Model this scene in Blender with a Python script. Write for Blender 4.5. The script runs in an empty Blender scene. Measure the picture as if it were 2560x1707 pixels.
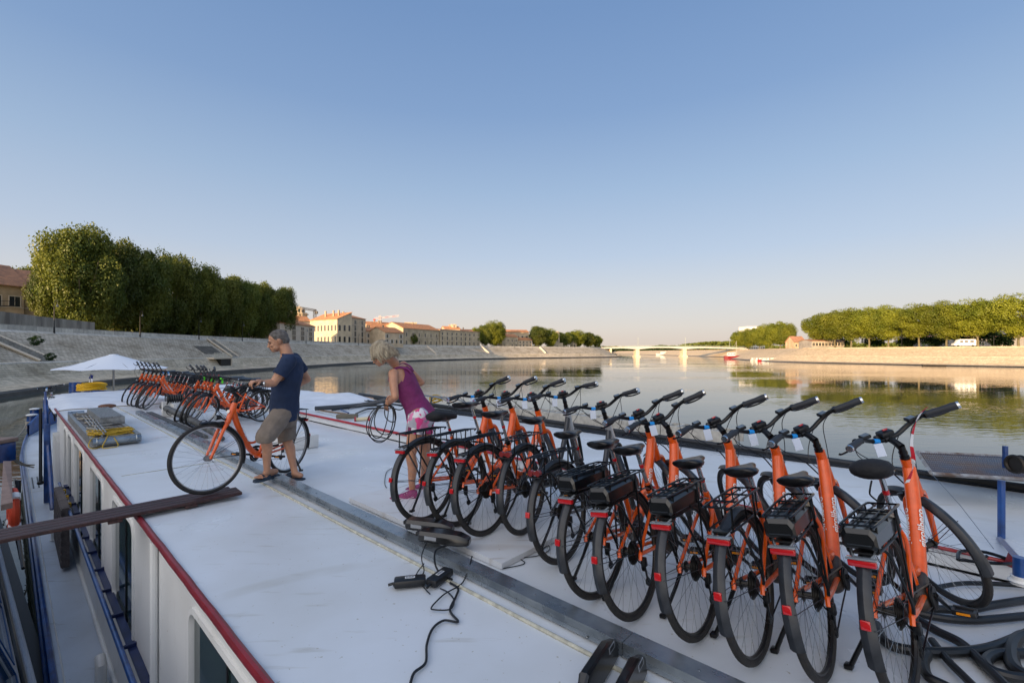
import bpy, bmesh, math, random
from mathutils import Vector, Matrix, noise
R = math.radians
random.seed(7)
scene = bpy.context.scene
COL = scene.collection
# ------------------------------------------------------------------ camera
F = 1137.8
CAMZ = 1.5
cam_d = bpy.data.cameras.new('camera'); cam = bpy.data.objects.new('camera', cam_d); COL.objects.link(cam)
cam.location = (0, 0, CAMZ); cam.rotation_euler = (R(90), 0, 0)
cam_d.lens = 16.0; cam_d.sensor_width = 36; cam_d.shift_y = 25.5/2560
cam_d.clip_start = 0.05; cam_d.clip_end = 6000
scene.camera = cam
# ------------------------------------------------------------------ sky, sun, exposure
SUN_AZ = Vector((-.60, -.80)).normalized(); SUN_EL = 10.0
w = bpy.data.worlds.new('World'); scene.world = w; w.use_nodes = True
nt = w.node_tree; bg = nt.nodes['Background']
sky = nt.nodes.new('ShaderNodeTexSky'); sky.sky_type = 'NISHITA'; sky.sun_disc = False
sky.sun_elevation = R(SUN_EL); sky.sun_rotation = math.atan2(SUN_AZ.x, SUN_AZ.y)
sky.altitude = 0; sky.air_density = 1.0; sky.dust_density = 2.0; sky.ozone_density = 3.0
# the low haze of a dry summer evening: the clear Nishita sky seen through a height gradient
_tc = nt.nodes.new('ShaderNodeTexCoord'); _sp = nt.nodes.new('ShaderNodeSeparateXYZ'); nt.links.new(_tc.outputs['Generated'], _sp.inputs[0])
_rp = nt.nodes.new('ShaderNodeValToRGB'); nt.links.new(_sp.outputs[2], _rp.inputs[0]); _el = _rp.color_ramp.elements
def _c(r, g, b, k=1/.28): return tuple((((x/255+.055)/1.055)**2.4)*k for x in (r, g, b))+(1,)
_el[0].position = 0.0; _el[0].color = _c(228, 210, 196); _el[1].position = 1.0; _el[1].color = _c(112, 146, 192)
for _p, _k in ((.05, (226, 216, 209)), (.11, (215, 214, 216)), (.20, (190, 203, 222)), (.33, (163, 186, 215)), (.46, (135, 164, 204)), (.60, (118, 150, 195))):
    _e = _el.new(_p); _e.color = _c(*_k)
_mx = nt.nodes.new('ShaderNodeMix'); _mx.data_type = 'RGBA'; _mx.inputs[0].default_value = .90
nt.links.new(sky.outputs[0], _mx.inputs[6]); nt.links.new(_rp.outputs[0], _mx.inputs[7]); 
# evening glow added round the sun as soft fill, behind and left of view
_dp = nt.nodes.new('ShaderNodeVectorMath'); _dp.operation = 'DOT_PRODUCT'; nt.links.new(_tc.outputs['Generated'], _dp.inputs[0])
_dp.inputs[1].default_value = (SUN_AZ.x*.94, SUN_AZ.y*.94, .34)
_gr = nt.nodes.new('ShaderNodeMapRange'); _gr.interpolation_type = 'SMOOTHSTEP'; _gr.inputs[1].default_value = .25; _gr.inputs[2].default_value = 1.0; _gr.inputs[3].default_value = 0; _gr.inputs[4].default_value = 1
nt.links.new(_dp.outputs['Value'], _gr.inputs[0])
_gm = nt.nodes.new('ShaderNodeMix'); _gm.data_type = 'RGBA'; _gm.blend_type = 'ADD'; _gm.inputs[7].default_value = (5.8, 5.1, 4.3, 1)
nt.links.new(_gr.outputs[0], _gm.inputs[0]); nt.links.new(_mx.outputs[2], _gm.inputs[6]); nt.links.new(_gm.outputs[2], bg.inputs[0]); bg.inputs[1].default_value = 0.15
sd = bpy.data.lights.new('sun', 'SUN'); sun = bpy.data.objects.new('sun', sd); COL.objects.link(sun)
sd.energy = 4.9; sd.angle = R(.5); sd.color = (1.0, .68, .37)
sv = Vector((SUN_AZ.x*math.cos(R(SUN_EL)), SUN_AZ.y*math.cos(R(SUN_EL)), math.sin(R(SUN_EL))))
sun.rotation_euler = sv.to_track_quat('Z', 'Y').to_euler(); sun.location = (-60, -45, 40)
scene.view_settings.view_transform = 'Standard'; scene.view_settings.look = 'None'
scene.view_settings.exposure = 0.9; scene.view_settings.gamma = 1.0
scene.cycles.max_bounces = 8; scene.cycles.transparent_max_bounces = 8

# ------------------------------------------------------------------ pixel / boat frames
U = Vector((-.7403, .6723, 0)); V = Vector((.6723, .7403, 0)); Z = Vector((0, 0, 1))
def P(px, py, Y): return Vector(((px-1280)/F*Y, Y, CAMZ-(py-879)/F*Y))
def G(px, py, z=0.0): return P(px, py, (CAMZ-z)*F/(py-879))
def ST(s, t, z=0.0): return U*s+V*t+Z*z
WATER = -3.2

# ------------------------------------------------------------------ materials
def lin(c):
    if isinstance(c, str):
        c = [int(c[i:i+2], 16)/255 for i in (0, 2, 4)]
        return tuple((x/12.92 if x <= .04045 else ((x+.055)/1.055)**2.4) for x in c)
    return tuple(c)
MATS = {}
def M(name, col, rough=.5, metal=0.0, var=0.0, vscale=8.0, bump=0.0, bscale=40.0, col2=None, coat=0.0, spec=None, coords='Object', detail=4.0, rvar=0.0, stretch=None, sub=0.0):
    if name in MATS: return MATS[name]
    m = bpy.data.materials.new(name); m.use_nodes = True; n = m.node_tree; b = n.nodes['Principled BSDF']
    c = lin(col); b.inputs['Base Color'].default_value = (*c, 1); b.inputs['Roughness'].default_value = rough
    b.inputs['Metallic'].default_value = metal
    if coat: b.inputs['Coat Weight'].default_value = coat; b.inputs['Coat Roughness'].default_value = .08
    if spec is not None: b.inputs['Specular IOR Level'].default_value = spec
    if sub: b.inputs['Subsurface Weight'].default_value = sub; b.inputs['Subsurface Radius'].default_value = (.02, .008, .004)
    if var or bump or rvar:
        tc = n.nodes.new('ShaderNodeTexCoord'); src = tc.outputs[coords]
        if stretch:
            mp = n.nodes.new('ShaderNodeMapping'); mp.inputs['Scale'].default_value = stretch
            n.links.new(src, mp.inputs[0]); src = mp.outputs[0]
    if var or rvar:
        nz = n.nodes.new('ShaderNodeTexNoise'); nz.inputs['Scale'].default_value = vscale; nz.inputs['Detail'].default_value = detail
        nz.inputs['Roughness'].default_value = .6
        n.links.new(src, nz.inputs[0])
        if var:
            c2 = lin(col2) if col2 else tuple(x*(1-var) for x in c)
            rp = n.nodes.new('ShaderNodeValToRGB'); rp.color_ramp.elements[0].position = .35; rp.color_ramp.elements[1].position = .68
            rp.color_ramp.elements[0].color = (*c2, 1)
            rp.color_ramp.elements[1].color = (*(c if col2 else tuple(min(1, x*(1+var*.6)) for x in c)), 1)
            n.links.new(nz.outputs[0], rp.inputs[0]); n.links.new(rp.outputs[0], b.inputs['Base Color'])
        if rvar:
            mr = n.nodes.new('ShaderNodeMapRange'); mr.inputs[1].default_value = .3; mr.inputs[2].default_value = .7
            mr.inputs[3].default_value = max(.02, rough-rvar); mr.inputs[4].default_value = min(1, rough+rvar)
            n.links.new(nz.outputs[0], mr.inputs[0]); n.links.new(mr.outputs[0], b.inputs['Roughness'])
    if bump:
        nb = n.nodes.new('ShaderNodeTexNoise'); nb.inputs['Scale'].default_value = bscale; nb.inputs['Detail'].default_value = 5
        n.links.new(src, nb.inputs[0])
        bp = n.nodes.new('ShaderNodeBump'); bp.inputs['Strength'].default_value = bump; bp.inputs['Distance'].default_value = .02
        n.links.new(nb.outputs[0], bp.inputs['Height']); n.links.new(bp.outputs[0], b.inputs['Normal'])
    MATS[name] = m
    return m
def paint(name, col, rough, grime, gcol, bump=.05):
    """painted deck: big soft blotches, fine specks and thin scuffs"""
    if name in MATS: return MATS[name]
    m = bpy.data.materials.new(name); m.use_nodes = True; n = m.node_tree; b = n.nodes['Principled BSDF']
    tc = n.nodes.new('ShaderNodeTexCoord')
    def nz(sc, det, st=(1, 1, 1)):
        mp = n.nodes.new('ShaderNodeMapping'); mp.inputs['Scale'].default_value = st
        n.links.new(tc.outputs['Object'], mp.inputs[0])
        t = n.nodes.new('ShaderNodeTexNoise'); t.inputs['Scale'].default_value = sc; t.inputs['Detail'].default_value = det
        n.links.new(mp.outputs[0], t.inputs[0]); return t.outputs[0]
    def ramp(s, a, bb):
        r = n.nodes.new('ShaderNodeMapRange'); r.inputs[1].default_value = a; r.inputs[2].default_value = bb
        n.links.new(s, r.inputs[0]); return r.outputs[0]
    mix = n.nodes.new('ShaderNodeMix'); mix.data_type = 'RGBA'
    mix.inputs[6].default_value = (*lin(col), 1); mix.inputs[7].default_value = (*lin(gcol), 1)
    f1 = n.nodes.new('ShaderNodeMath'); f1.operation = 'MULTIPLY'; f1.inputs[1].default_value = grime
    n.links.new(ramp(nz(.9, 6), .42, .75), f1.inputs[0])
    f2 = n.nodes.new('ShaderNodeMath'); f2.operation = 'MULTIPLY'; f2.inputs[1].default_value = grime*1.5
    n.links.new(ramp(nz(2.2, 8, (1, 6, 1)), .62, .78), f2.inputs[0])
    f3 = n.nodes.new('ShaderNodeMath'); f3.operation = 'MULTIPLY'; f3.inputs[1].default_value = min(1, grime*2.6)
    n.links.new(ramp(nz(38, 2), .71, .76), f3.inputs[0])
    a1 = n.nodes.new('ShaderNodeMath'); a1.operation = 'ADD'; a2 = n.nodes.new('ShaderNodeMath'); a2.operation = 'ADD'; a2.use_clamp = True
    n.links.new(f1.outputs[0], a1.inputs[0]); n.links.new(f2.outputs[0], a1.inputs[1])
    # old wheel scuffs: thin broken arcs worn into the paint
    wv = n.nodes.new('ShaderNodeTexWave'); wv.wave_type = 'RINGS'; wv.rings_direction = 'Z'; wv.inputs['Scale'].default_value = .16; wv.inputs['Distortion'].default_value = 7; wv.inputs['Detail'].default_value = 1.5; wv.inputs['Detail Scale'].default_value = .35
    n.links.new(tc.outputs['Object'], wv.inputs[0])
    sc_ = n.nodes.new('ShaderNodeMath'); sc_.operation = 'MULTIPLY'; n.links.new(ramp(wv.outputs['Fac'], .988, .999), sc_.inputs[0]); n.links.new(ramp(nz(1.1, 4), .48, .62), sc_.inputs[1])
    sd2 = n.nodes.new('ShaderNodeMath'); sd2.operation = 'MULTIPLY_ADD'; sd2.inputs[1].default_value = grime*.9; n.links.new(sc_.outputs[0], sd2.inputs[0]); n.links.new(f3.outputs[0], sd2.inputs[2])
    n.links.new(a1.outputs[0], a2.inputs[0]); n.links.new(sd2.outputs[0], a2.inputs[1])
    n.links.new(a2.outputs[0], mix.inputs[0]); n.links.new(mix.outputs[2], b.inputs['Base Color'])
    rr = n.nodes.new('ShaderNodeMapRange'); rr.inputs[1].default_value = .35; rr.inputs[2].default_value = .7
    rr.inputs[3].default_value = rough-.08; rr.inputs[4].default_value = rough+.2
    n.links.new(nz(1.4, 5), rr.inputs[0]); n.links.new(rr.outputs[0], b.inputs['Roughness'])
    bp = n.nodes.new('ShaderNodeBump'); bp.inputs['Strength'].default_value = bump; bp.inputs['Distance'].default_value = .05
    n.links.new(nz(1.8, 3), bp.inputs['Height']); n.links.new(bp.outputs[0], b.inputs['Normal'])
    MATS[name] = m; return m

ORANGE = M('orange_paint', 'EC5C0A', .3, var=.13, vscale=12, coat=.5)
BLACK = M('black_plastic', '15171A', .42, var=.3, vscale=30)
BLACKM = M('black_metal', '101113', .3, metal=.3)
RUBBER = M('rubber', '1D1E21', .75, var=.35, vscale=25, bump=.15, bscale=120, col2='2F2C29')
GUARD = M('mudguard_plastic', '1B1E23', .4, var=.4, vscale=10, col2='30343A')
CHROME = M('polished_metal', 'C8CCD0', .22, metal=1)
STEEL = M('steel', '8B8F93', .35, metal=1)
DARKRIM = M('dark_rim', '3A3836', .35, metal=.8)
SILVRIM = M('silver_rim', 'A9ACAE', .3, metal=.9)
LEATHER = M('saddle_vinyl', '121317', .33, bump=.1, bscale=60)
FABRICB = M('black_fabric', '15161B', .8, bump=.3, bscale=50)
REDLENS = M('red_lens', 'B3101A', .15, coat=.5)
CLEAR = M('clear_lens', '7E858C', .08, coat=.6)
PINKLENS = M('faded_red_reflector', 'C23A3C', .2)
BLUETAG = M('blue_tape', '1C8FE0', .5)
GREENTAG = M('green_tape', '5BE02A', .5)
WHITETAG = M('tag_plastic', 'C9D4E6', .35)
GRIPM = M('grey_grip', '2A2D33', .6)
TAN = M('dusty_motor_cover', '463C34', .45, var=.4, vscale=14, col2='25211F')
WHITEM = M('white_lettering', 'E8E6E2', .5)
SILVERP = M('dark_frame_paint', '3A3D42', .3, metal=.4)
SILVERH = M('silver_head_paint', 'B4B8BC', .3, metal=.4)
SCREEN = M('display_glass', '67727C', .12)

# ------------------------------------------------------------------ mesh builder
class MB:
    def __init__(s): s.v = []; s.f = []; s.mi = []; s.m = 0; s.uv = None
    def add(s, vs, fs):
        o = len(s.v); s.v += [tuple(x) for x in vs]; s.f += [tuple(i+o for i in f) for f in fs]; s.mi += [s.m]*len(fs)
    def box(s, c, d, rot=None, taper=None):
        c = Vector(c); hx, hy, hz = d[0]/2, d[1]/2, d[2]/2
        vs = []
        for z in (-1, 1):
            k = 1 if (taper is None or z < 0) else taper
            for x, y in ((-1, -1), (1, -1), (1, 1), (-1, 1)):
                p = Vector((x*hx*k, y*hy*k, z*hz))
                if rot is not None: p = rot @ p
                vs.append(c+p)
        s.add(vs, [(3, 2, 1, 0), (4, 5, 6, 7), (0, 1, 5, 4), (1, 2, 6, 5), (2, 3, 7, 6), (3, 0, 4, 7)])
    def bbox(s, c, d, b=.01, rot=None, seg=2):
        bm = bmesh.new(); bmesh.ops.create_cube(bm, size=1)
        bmesh.ops.scale(bm, vec=d, verts=bm.verts)
        bmesh.ops.bevel(bm, geom=bm.edges[:], offset=b, segments=seg, affect='EDGES', profile=.5)
        bm.verts.ensure_lookup_table()
        mt = rot if rot is not None else Matrix.Identity(3)
        s.add([Vector(c)+mt @ v.co for v in bm.verts], [tuple(v.index for v in f.verts) for f in bm.faces]); bm.free()
    def prism(s, poly, y0, y1, fn):
        """poly in 2d, extruded between y0 and y1; fn(a,b,y)->Vector"""
        n = len(poly); vs = [fn(a, b, y0) for a, b in poly]+[fn(a, b, y1) for a, b in poly]
        s.add(vs, [tuple(range(n-1, -1, -1)), tuple(range(n, 2*n))]+[(i, (i+1) % n, (i+1) % n+n, i+n) for i in range(n)])
    def tube(s, pts, r, n=8, cap=True, flat=None, closed=False, up=None):
        pts = [Vector(p) for p in pts]; k = len(pts)
        rs = r if isinstance(r, (list, tuple)) else [r]*k
        if len(rs) != k: rs = [rs[0]+(rs[-1]-rs[0])*i/(k-1) for i in range(k)]
        tg = []
        for i in range(k):
            if closed: t = pts[(i+1) % k]-pts[i-1]
            else: t = pts[min(i+1, k-1)]-pts[max(i-1, 0)]
            tg.append(t.normalized() if t.length > 1e-9 else Vector((0, 0, 1)))
        a = Vector(up) if up is not None else (Vector((0, 0, 1)) if abs(tg[0].z) < .9 else Vector((1, 0, 0)))
        vs = []
        for i in range(k):
            a = (a-tg[i]*a.dot(tg[i])); a = a.normalized() if a.length > 1e-6 else tg[i].orthogonal().normalized()
            b = tg[i].cross(a)
            fy = flat if flat else 1
            for j in range(n):
                an = 2*math.pi*j/n
                vs.append(pts[i]+(a*math.cos(an)+b*math.sin(an)*fy)*rs[i])
        fs = []
        for i in range(k if closed else k-1):
            i2 = (i+1) % k
            for j in range(n): fs.append((i*n+j, i*n+(j+1) % n, i2*n+(j+1) % n, i2*n+j))
        if cap and not closed:
            fs.append(tuple(range(n-1, -1, -1))); fs.append(tuple((k-1)*n+j for j in range(n)))
        s.add(vs, fs)
    def ring(s, c, ax, Rr, r, n=40, m=6, flat=1.0):
        c = Vector(c); ax = Vector(ax).normalized(); a = ax.orthogonal().normalized(); b = ax.cross(a)
        vs = []; fs = []
        for i in range(n):
            an = 2*math.pi*i/n; d = a*math.cos(an)+b*math.sin(an)
            for j in range(m):
                q = 2*math.pi*j/m
                vs.append(c+d*(Rr+r*math.cos(q))+ax*r*flat*math.sin(q))
        for i in range(n):
            for j in range(m): fs.append((i*m+j, i*m+(j+1) % m, ((i+1) % n)*m+(j+1) % m, ((i+1) % n)*m+j))
        s.add(vs, [f[::-1] for f in fs])
    def ell(s, c, rad, rot=None, n=12, m=8):
        c = Vector(c); vs = []; fs = []
        for i in range(1, m):
            th = math.pi*i/m
            for j in range(n):
                ph = 2*math.pi*j/n
                p = Vector((rad[0]*math.sin(th)*math.cos(ph), rad[1]*math.sin(th)*math.sin(ph), rad[2]*math.cos(th)))
                vs.append(c+(rot @ p if rot is not None else p))
        t = len(vs)
        for sg in (1, -1):
            p = Vector((0, 0, rad[2]*sg)); vs.append(c+(rot @ p if rot is not None else p))
        for i in range(m-2):
            for j in range(n): fs.append((i*n+j, (i+1)*n+j, (i+1)*n+(j+1) % n, i*n+(j+1) % n))
        for j in range(n):
            fs.append((t, j, (j+1) % n)); fs.append((t+1, (m-2)*n+(j+1) % n, (m-2)*n+j))
        s.add(vs, fs)
    def disc(s, c, ax, r0, r1, th, n=24):
        """annular plate"""
        c = Vector(c); ax = Vector(ax).normalized(); a = ax.orthogonal().normalized(); b = ax.cross(a); vs = []; fs = []
        for i in range(n):
            an = 2*math.pi*i/n; d = a*math.cos(an)+b*math.sin(an)
            vs += [c+d*r0-ax*th/2, c+d*r1-ax*th/2, c+d*r1+ax*th/2, c+d*r0+ax*th/2]
        for i in range(n):
            o = i*4; q = ((i+1) % n)*4
            for k in range(4): fs.append((o+k, q+k, q+(k+1) % 4, o+(k+1) % 4))
        s.add(vs, [f[::-1] for f in fs])
    def cyl(s, c0, c1, r, n=16): s.tube([c0, c1], r, n)
    def loft(s, rings):
        """rings: list of equal-length point loops, closed with caps"""
        n = len(rings[0]); vs = [p for r in rings for p in r]; fs = []
        for i in range(len(rings)-1):
            for j in range(n): fs.append((i*n+j, i*n+(j+1) % n, (i+1)*n+(j+1) % n, (i+1)*n+j))
        fs.append(tuple(range(n-1, -1, -1))); fs.append(tuple((len(rings)-1)*n+j for j in range(n)))
        s.add(vs, fs)
    def build(s, name, mats, parent=None, smooth=35, loc=None):
        me = bpy.data.meshes.new(name); me.from_pydata(s.v, [], s.f); me.validate(); me.update()
        if not isinstance(mats, (list, tuple)): mats = [mats]
        for m in mats: me.materials.append(m)
        if len(mats) > 1 and len(me.polygons) == len(s.mi): me.polygons.foreach_set('material_index', s.mi)
        bm = bmesh.new(); bm.from_mesh(me); bmesh.ops.recalc_face_normals(bm, faces=bm.faces[:]) if len(s.f) < 60000 else None
        bm.to_mesh(me); bm.free()
        if smooth:
            me.shade_smooth()
            try: me.set_sharp_from_angle(angle=R(smooth))
            except Exception: pass
        o = bpy.data.objects.new(name, me); COL.objects.link(o)
        if parent: o.parent = parent
        if loc is not None: o.location = loc
        return o
def empty(name, loc=(0, 0, 0), rot=(0, 0, 0)):
    o = bpy.data.objects.new(name, None); COL.objects.link(o); o.location = loc; o.rotation_euler = rot
    o.empty_display_size = .2
    return o
def tag(o, label=None, cat=None, group=None, kind=None):
    if label: o['label'] = label
    if cat: o['category'] = cat
    if group: o['group'] = group
    if kind: o['kind'] = kind
    return o
def copy_tree(o, parent=None, skip=()):
    c = o.copy(); COL.objects.link(c)
    if parent: c.parent = parent
    for ch in list(o.children):
        if ch.get('opt') in skip and ch.get('opt'): continue
        copy_tree(ch, c, skip)
    return c
def crv(pts, n=6):
    """catmull-rom"""
    pts = [Vector(p) for p in pts]; out = []
    for i in range(len(pts)-1):
        p0 = pts[max(i-1, 0)]; p1 = pts[i]; p2 = pts[i+1]; p3 = pts[min(i+2, len(pts)-1)]
        for k in range(n):
            t = k/n
            out.append(.5*((2*p1)+(p2-p0)*t+(2*p0-5*p1+4*p2-p3)*t*t+(3*p1-p0-3*p2+p3)*t**3))
    out.append(pts[-1]); return out
def text_mesh(txt, size, bold=False):
    cu = bpy.data.curves.new('t', 'FONT'); cu.body = txt; cu.size = size; cu.align_x = 'CENTER'; cu.align_y = 'CENTER'
    cu.resolution_u = 3
    if bold: cu.offset = size*.02
    o = bpy.data.objects.new('t', cu); COL.objects.link(o)
    dg = bpy.context.evaluated_depsgraph_get(); me = bpy.data.meshes.new_from_object(o.evaluated_get(dg))
    bpy.data.objects.remove(o); bpy.data.curves.remove(cu)
    return me
# ------------------------------------------------------------------ bicycles
HUBF = Vector((1.12, 0, .35)); HUBR = Vector((0, 0, .35))
AX0 = Vector((1.066, 0, .35)); AXD = Vector((-.358, 0, .934)).normalized()
def steer_matrix(a): return Matrix.Translation(AX0) @ Matrix.Rotation(a, 4, AXD) @ Matrix.Translation(-AX0)
def wheel(hub, rimmat, parent, disc=False, big=False):
    m = MB(); m.ring(hub, (0, 1, 0), .316, .010, 56, 6, 1.15); m.tube([hub-Vector((0, .05, 0)), hub+Vector((0, .05, 0))], .016, 10)
    m.disc(hub-Vector((0, .03, 0)), (0, 1, 0), .01, .03, .004, 14); m.disc(hub+Vector((0, .03, 0)), (0, 1, 0), .01, .03, .004, 14)
    w_ = m.build('wheel', rimmat, parent)
    t = MB(); t.ring(hub, (0, 1, 0), .3335, .0185, 64, 10); t.build('tyre', RUBBER, w_)
    s = MB(); n = 32
    for i in range(n):
        a = 2*math.pi*i/n; sg = 1 if i % 2 else -1; b = a+(.42 if (i//2) % 2 else -.42)
        p0 = hub+Vector((.028*math.cos(b), sg*.03, .028*math.sin(b))); p1 = hub+Vector((.31*math.cos(a), 0, .31*math.sin(a)))
        s.tube([p0, p1], .00115, 3, cap=False)
    a = 1.1; c = hub+Vector((.2*math.cos(a), .01, .2*math.sin(a)))
    s.build('spokes', STEEL, w_)
    return w_
def guard(hub, a0, a1, parent, flap, rad=.368, w=.026):
    m = MB(); n = 26; vs = []; fs = []
    prof = [(-1, -.012), (-.6, -.002), (0, .004), (.6, -.002), (1, -.012)]
    for i in range(n+1):
        a = a0+(a1-a0)*i/n
        ww = w*(1.15 if (flap and i > n-4) else 1)
        rr = rad
        for (q, h) in prof: vs.append(hub+Vector((math.cos(a)*(rr+h), q*ww, math.sin(a)*(rr+h))))
        for (q, h) in reversed(prof): vs.append(hub+Vector((math.cos(a)*(rr+h-.003), q*ww*.96, math.sin(a)*(rr+h-.003))))
    k = 10
    for i in range(n):
        for j in range(k): fs.append((i*k+j, i*k+(j+1) % k, (i+1)*k+(j+1) % k, (i+1)*k+j))
    fs.append(tuple(range(k))); fs.append(tuple(n*k+j for j in range(k))[::-1])
    m.add(vs, fs)
    # stays
    for sg in (1, -1):
        for aa in (a0+(a1-a0)*.62, a0+(a1-a0)*.88):
            m.tube([hub+Vector((0, sg*.055, 0)), hub+Vector((math.cos(aa)*rad, sg*w, math.sin(aa)*rad))], .0022, 4)
    return m.build('mudguard', GUARD, parent)
def tube_text(txt, size, path, along, ang, rad, name, parent):
    """lettering wrapped on the down tube. path: two points, ang: angle round the tube from its upper ridge"""
    me = text_mesh(txt, size, True); bm = bmesh.new(); bm.from_mesh(me)
    k = -size
    while k < size:
        g = bm.verts[:]+bm.edges[:]+bm.faces[:]
        bmesh.ops.bisect_plane(bm, geom=g, plane_co=(0, k, 0), plane_no=(0, 1, 0)); k += size*.16
    T = (path[1]-path[0]).normalized(); side = Vector((0, 1, 0)); ridge = T.cross(side).normalized()
    if ridge.z < 0: ridge = -ridge
    o0 = path[0].lerp(path[1], along)
    for v in bm.verts:
        x, y = v.co.x, v.co.y
        a = ang+(y/rad)*(1)
        n_ = ridge*math.cos(a)+side*math.sin(a)
        v.co = o0+T*x+n_*(rad+.0012)
    bm.to_mesh(me); bm.free(); me.materials.clear(); me.materials.append(WHITEM)
    o = bpy.data.objects.new(name, me); COL.objects.link(o); o.parent = parent; return o

def make_bike(kind):
    """kind: electric, city, silver. Local frame: x forward, y left, z up, origin = rear tyre contact"""
    root = empty('bicycle')
    fm = SILVERP if kind == 'silver' else ORANGE
    rim = DARKRIM if kind != 'city' else SILVRIM
    X = lambda x, y, z: Vector((x, y, z))
    # frame
    m = MB()
    m.tube([X(.938, 0, .69), X(.86, 0, .895)], [.030, .029], 14)
    dt = crv([X(.885, 0, .84), X(.835, 0, .72), X(.75, 0, .565), X(.655, 0, .43), X(.56, 0, .335), X(.47, 0, .295)], 5)
    m.tube(dt, [.034+.005*i/(len(dt)-1) for i in range(len(dt))] if kind == 'electric' else .031 if kind == 'city' else .025, 16, flat=.95)
    m.tube(crv([X(.47, 0, .28), X(.43, 0, .42), X(.375, 0, .60), X(.355, 0, .67)], 4), .0175, 12)
    if kind == 'city':
        m.tube(crv([X(.70, 0, .475), X(.58, 0, .44), X(.47, 0, .47), X(.415, 0, .50)], 4), .014, 10)
    else:
        m.tube(crv([X(.60, 0, .37), X(.50, 0, .37), X(.44, 0, .40)], 4), .02, 10)
    for sg in (1, -1):
        m.tube(crv([X(.365, sg*.012, .615), X(.30, sg*.04, .56), X(.10, sg*.058, .42), X(.0, sg*.066, .345)], 4), .0095, 8)
        m.tube(crv([X(.46, sg*.03, .285), X(.38, sg*.034, .29), X(.14, sg*.058, .325), X(0, sg*.066, .345)], 4), .0115, 8, flat=1.1)
        m.tube([X(.02, sg*.066, .36), X(0, sg*.067, .345), X(-.01, sg*.066, .315)], .011, 6)
    m.tube([X(.47, -.045, .285), X(.47, .045, .285)], .03, 14)
    fr = m.build('frame', fm, root)
    if kind == 'silver':
        mm = MB(); mm.tube([X(.940, 0, .685), X(.859, 0, .897)], [.033, .031], 14); mm.build('head_tube', SILVERH, fr)
    if kind != 'silver':
        pth = [X(.60, 0, .375), X(.80, 0, .655)]
        pth = [X(.655, 0, .43), X(.80, 0, .655)]
        for sg in (1, -1):
            o = tube_text('girolibero', .052 if kind == 'electric' else .05, pth, .48, sg*1.0, .0365 if kind == 'electric' else .0315, 'lettering', fr)
    if kind == 'city':
        mm = MB(); mm.disc(X(.914, 0, .80)+X(.025, 0, .01), X(.94, 0, .34), 0.001, .019, .003, 18); mm.build('head_badge', WHITEM, fr)
    # seat post + saddle
    m = MB(); m.tube([X(.36, 0, .655), X(.285, 0, .90)], .0135, 12); sp = m.build('seatpost', CHROME, root)
    m = MB(); m.tube([X(.362, 0, .652), X(.352, 0, .685)], .021, 12); m.box(X(.335, 0, .668), (.03, .02, .012)); m.build('seat_clamp', BLACKM, sp)
    m = MB(); m.tube([X(.316, 0, .80), X(.309, 0, .822)], .0152, 12); m.build('red_collar', REDLENS, sp)
    m = MB(); rings = []
    for (x, hw, h, zz) in ((.10, .03, .02, .955), (.112, .085, .042, .945), (.15, .10, .052, .938), (.20, .092, .05, .935), (.25, .06, .044, .935), (.30, .034, .036, .935), (.355, .024, .03, .935), (.385, .014, .018, .93)):
        ring_ = []
        for j in range(14):
            a = 2*math.pi*j/14; yy = hw*math.cos(a); z_ = math.sin(a)
            dz = h*.5*z_ if z_ > 0 else h*.75*z_
            dip = -.012*math.exp(-(yy/.02)**2) if z_ > .3 and x < .25 else 0
            ring_.append(X(x, yy, zz+dz+dip))
        rings.append([X(p.x, p.y*.88, p.z) for p in ring_])
    m.loft(rings); sd_ = m.build('saddle', LEATHER, root, 60)
    m = MB()
    for sg in (1, -1): m.tube(crv([X(.14, sg*.035, .93), X(.18, sg*.024, .905), X(.30, sg*.022, .90), X(.36, sg*.01, .925)], 4), .0035, 5)
    m.box(X(.27, 0, .90), (.045, .05, .022)); m.build('saddle_rail', STEEL, sd_)
    # wheels
    wr = wheel(HUBR, rim, root)
    wf = wheel(HUBF, rim, root); wf['steer'] = 1
    # cassette, derailleur, chain
    m = MB()
    for i in range(6): m.disc(HUBR+X(0, -.022-.005*i, 0), (0, 1, 0), .012, .066-.007*i, .0028, 22)
    ca = m.build('cassette', DARKRIM if kind != 'city' else STEEL, root)
    m = MB(); m.bbox(X(.01, -.075, .30), (.035, .028, .05), .006); m.tube([X(.015, -.072, .29), X(.045, -.062, .19)], .009, 8, flat=.5)
    m.disc(X(.025, -.06, .265), (0, 1, 0), .004, .022, .008, 12); m.disc(X(.048, -.06, .18), (0, 1, 0), .004, .022, .008, 12)
    m.build('derailleur', BLACKM, root)
    m = MB(); rr = .052 if kind != 'city' else .075
    ch = [X(.47, -.055, .285+rr), X(.2, -.05, .36+.02), X(0, -.045, .35+.045), X(-.045, -.045, .35), X(0, -.047, .305), X(.03, -.058, .27), X(.06, -.06, .185), X(.04, -.06, .16), X(.1, -.058, .175), X(.3, -.056, .21), X(.46, -.055, .285-rr), X(.47+rr, -.055, .285)]
    m.tube(ch, .0042, 4, closed=True); m.build('chain', STEEL if kind == 'city' else BLACKM, root)
    # crank
    m = MB(); m.disc(X(.47, -.055, .285), (0, 1, 0), .03, rr, .004, 30)
    ca_ = R(-38) if kind != 'city' else R(10)
    for sg in (1, -1):
        d = X(math.cos(ca_), 0, math.sin(ca_))*sg
        m.tube([X(.47, -sg*.07, .285), X(.47, -sg*.085, .285)+d*.17], [.014, .010], 8, flat=.7)
    m.tube([X(.47, -.07, .285), X(.47, .07, .285)], .012, 8)
    cr = m.build('crank', BLACKM, root)
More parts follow.
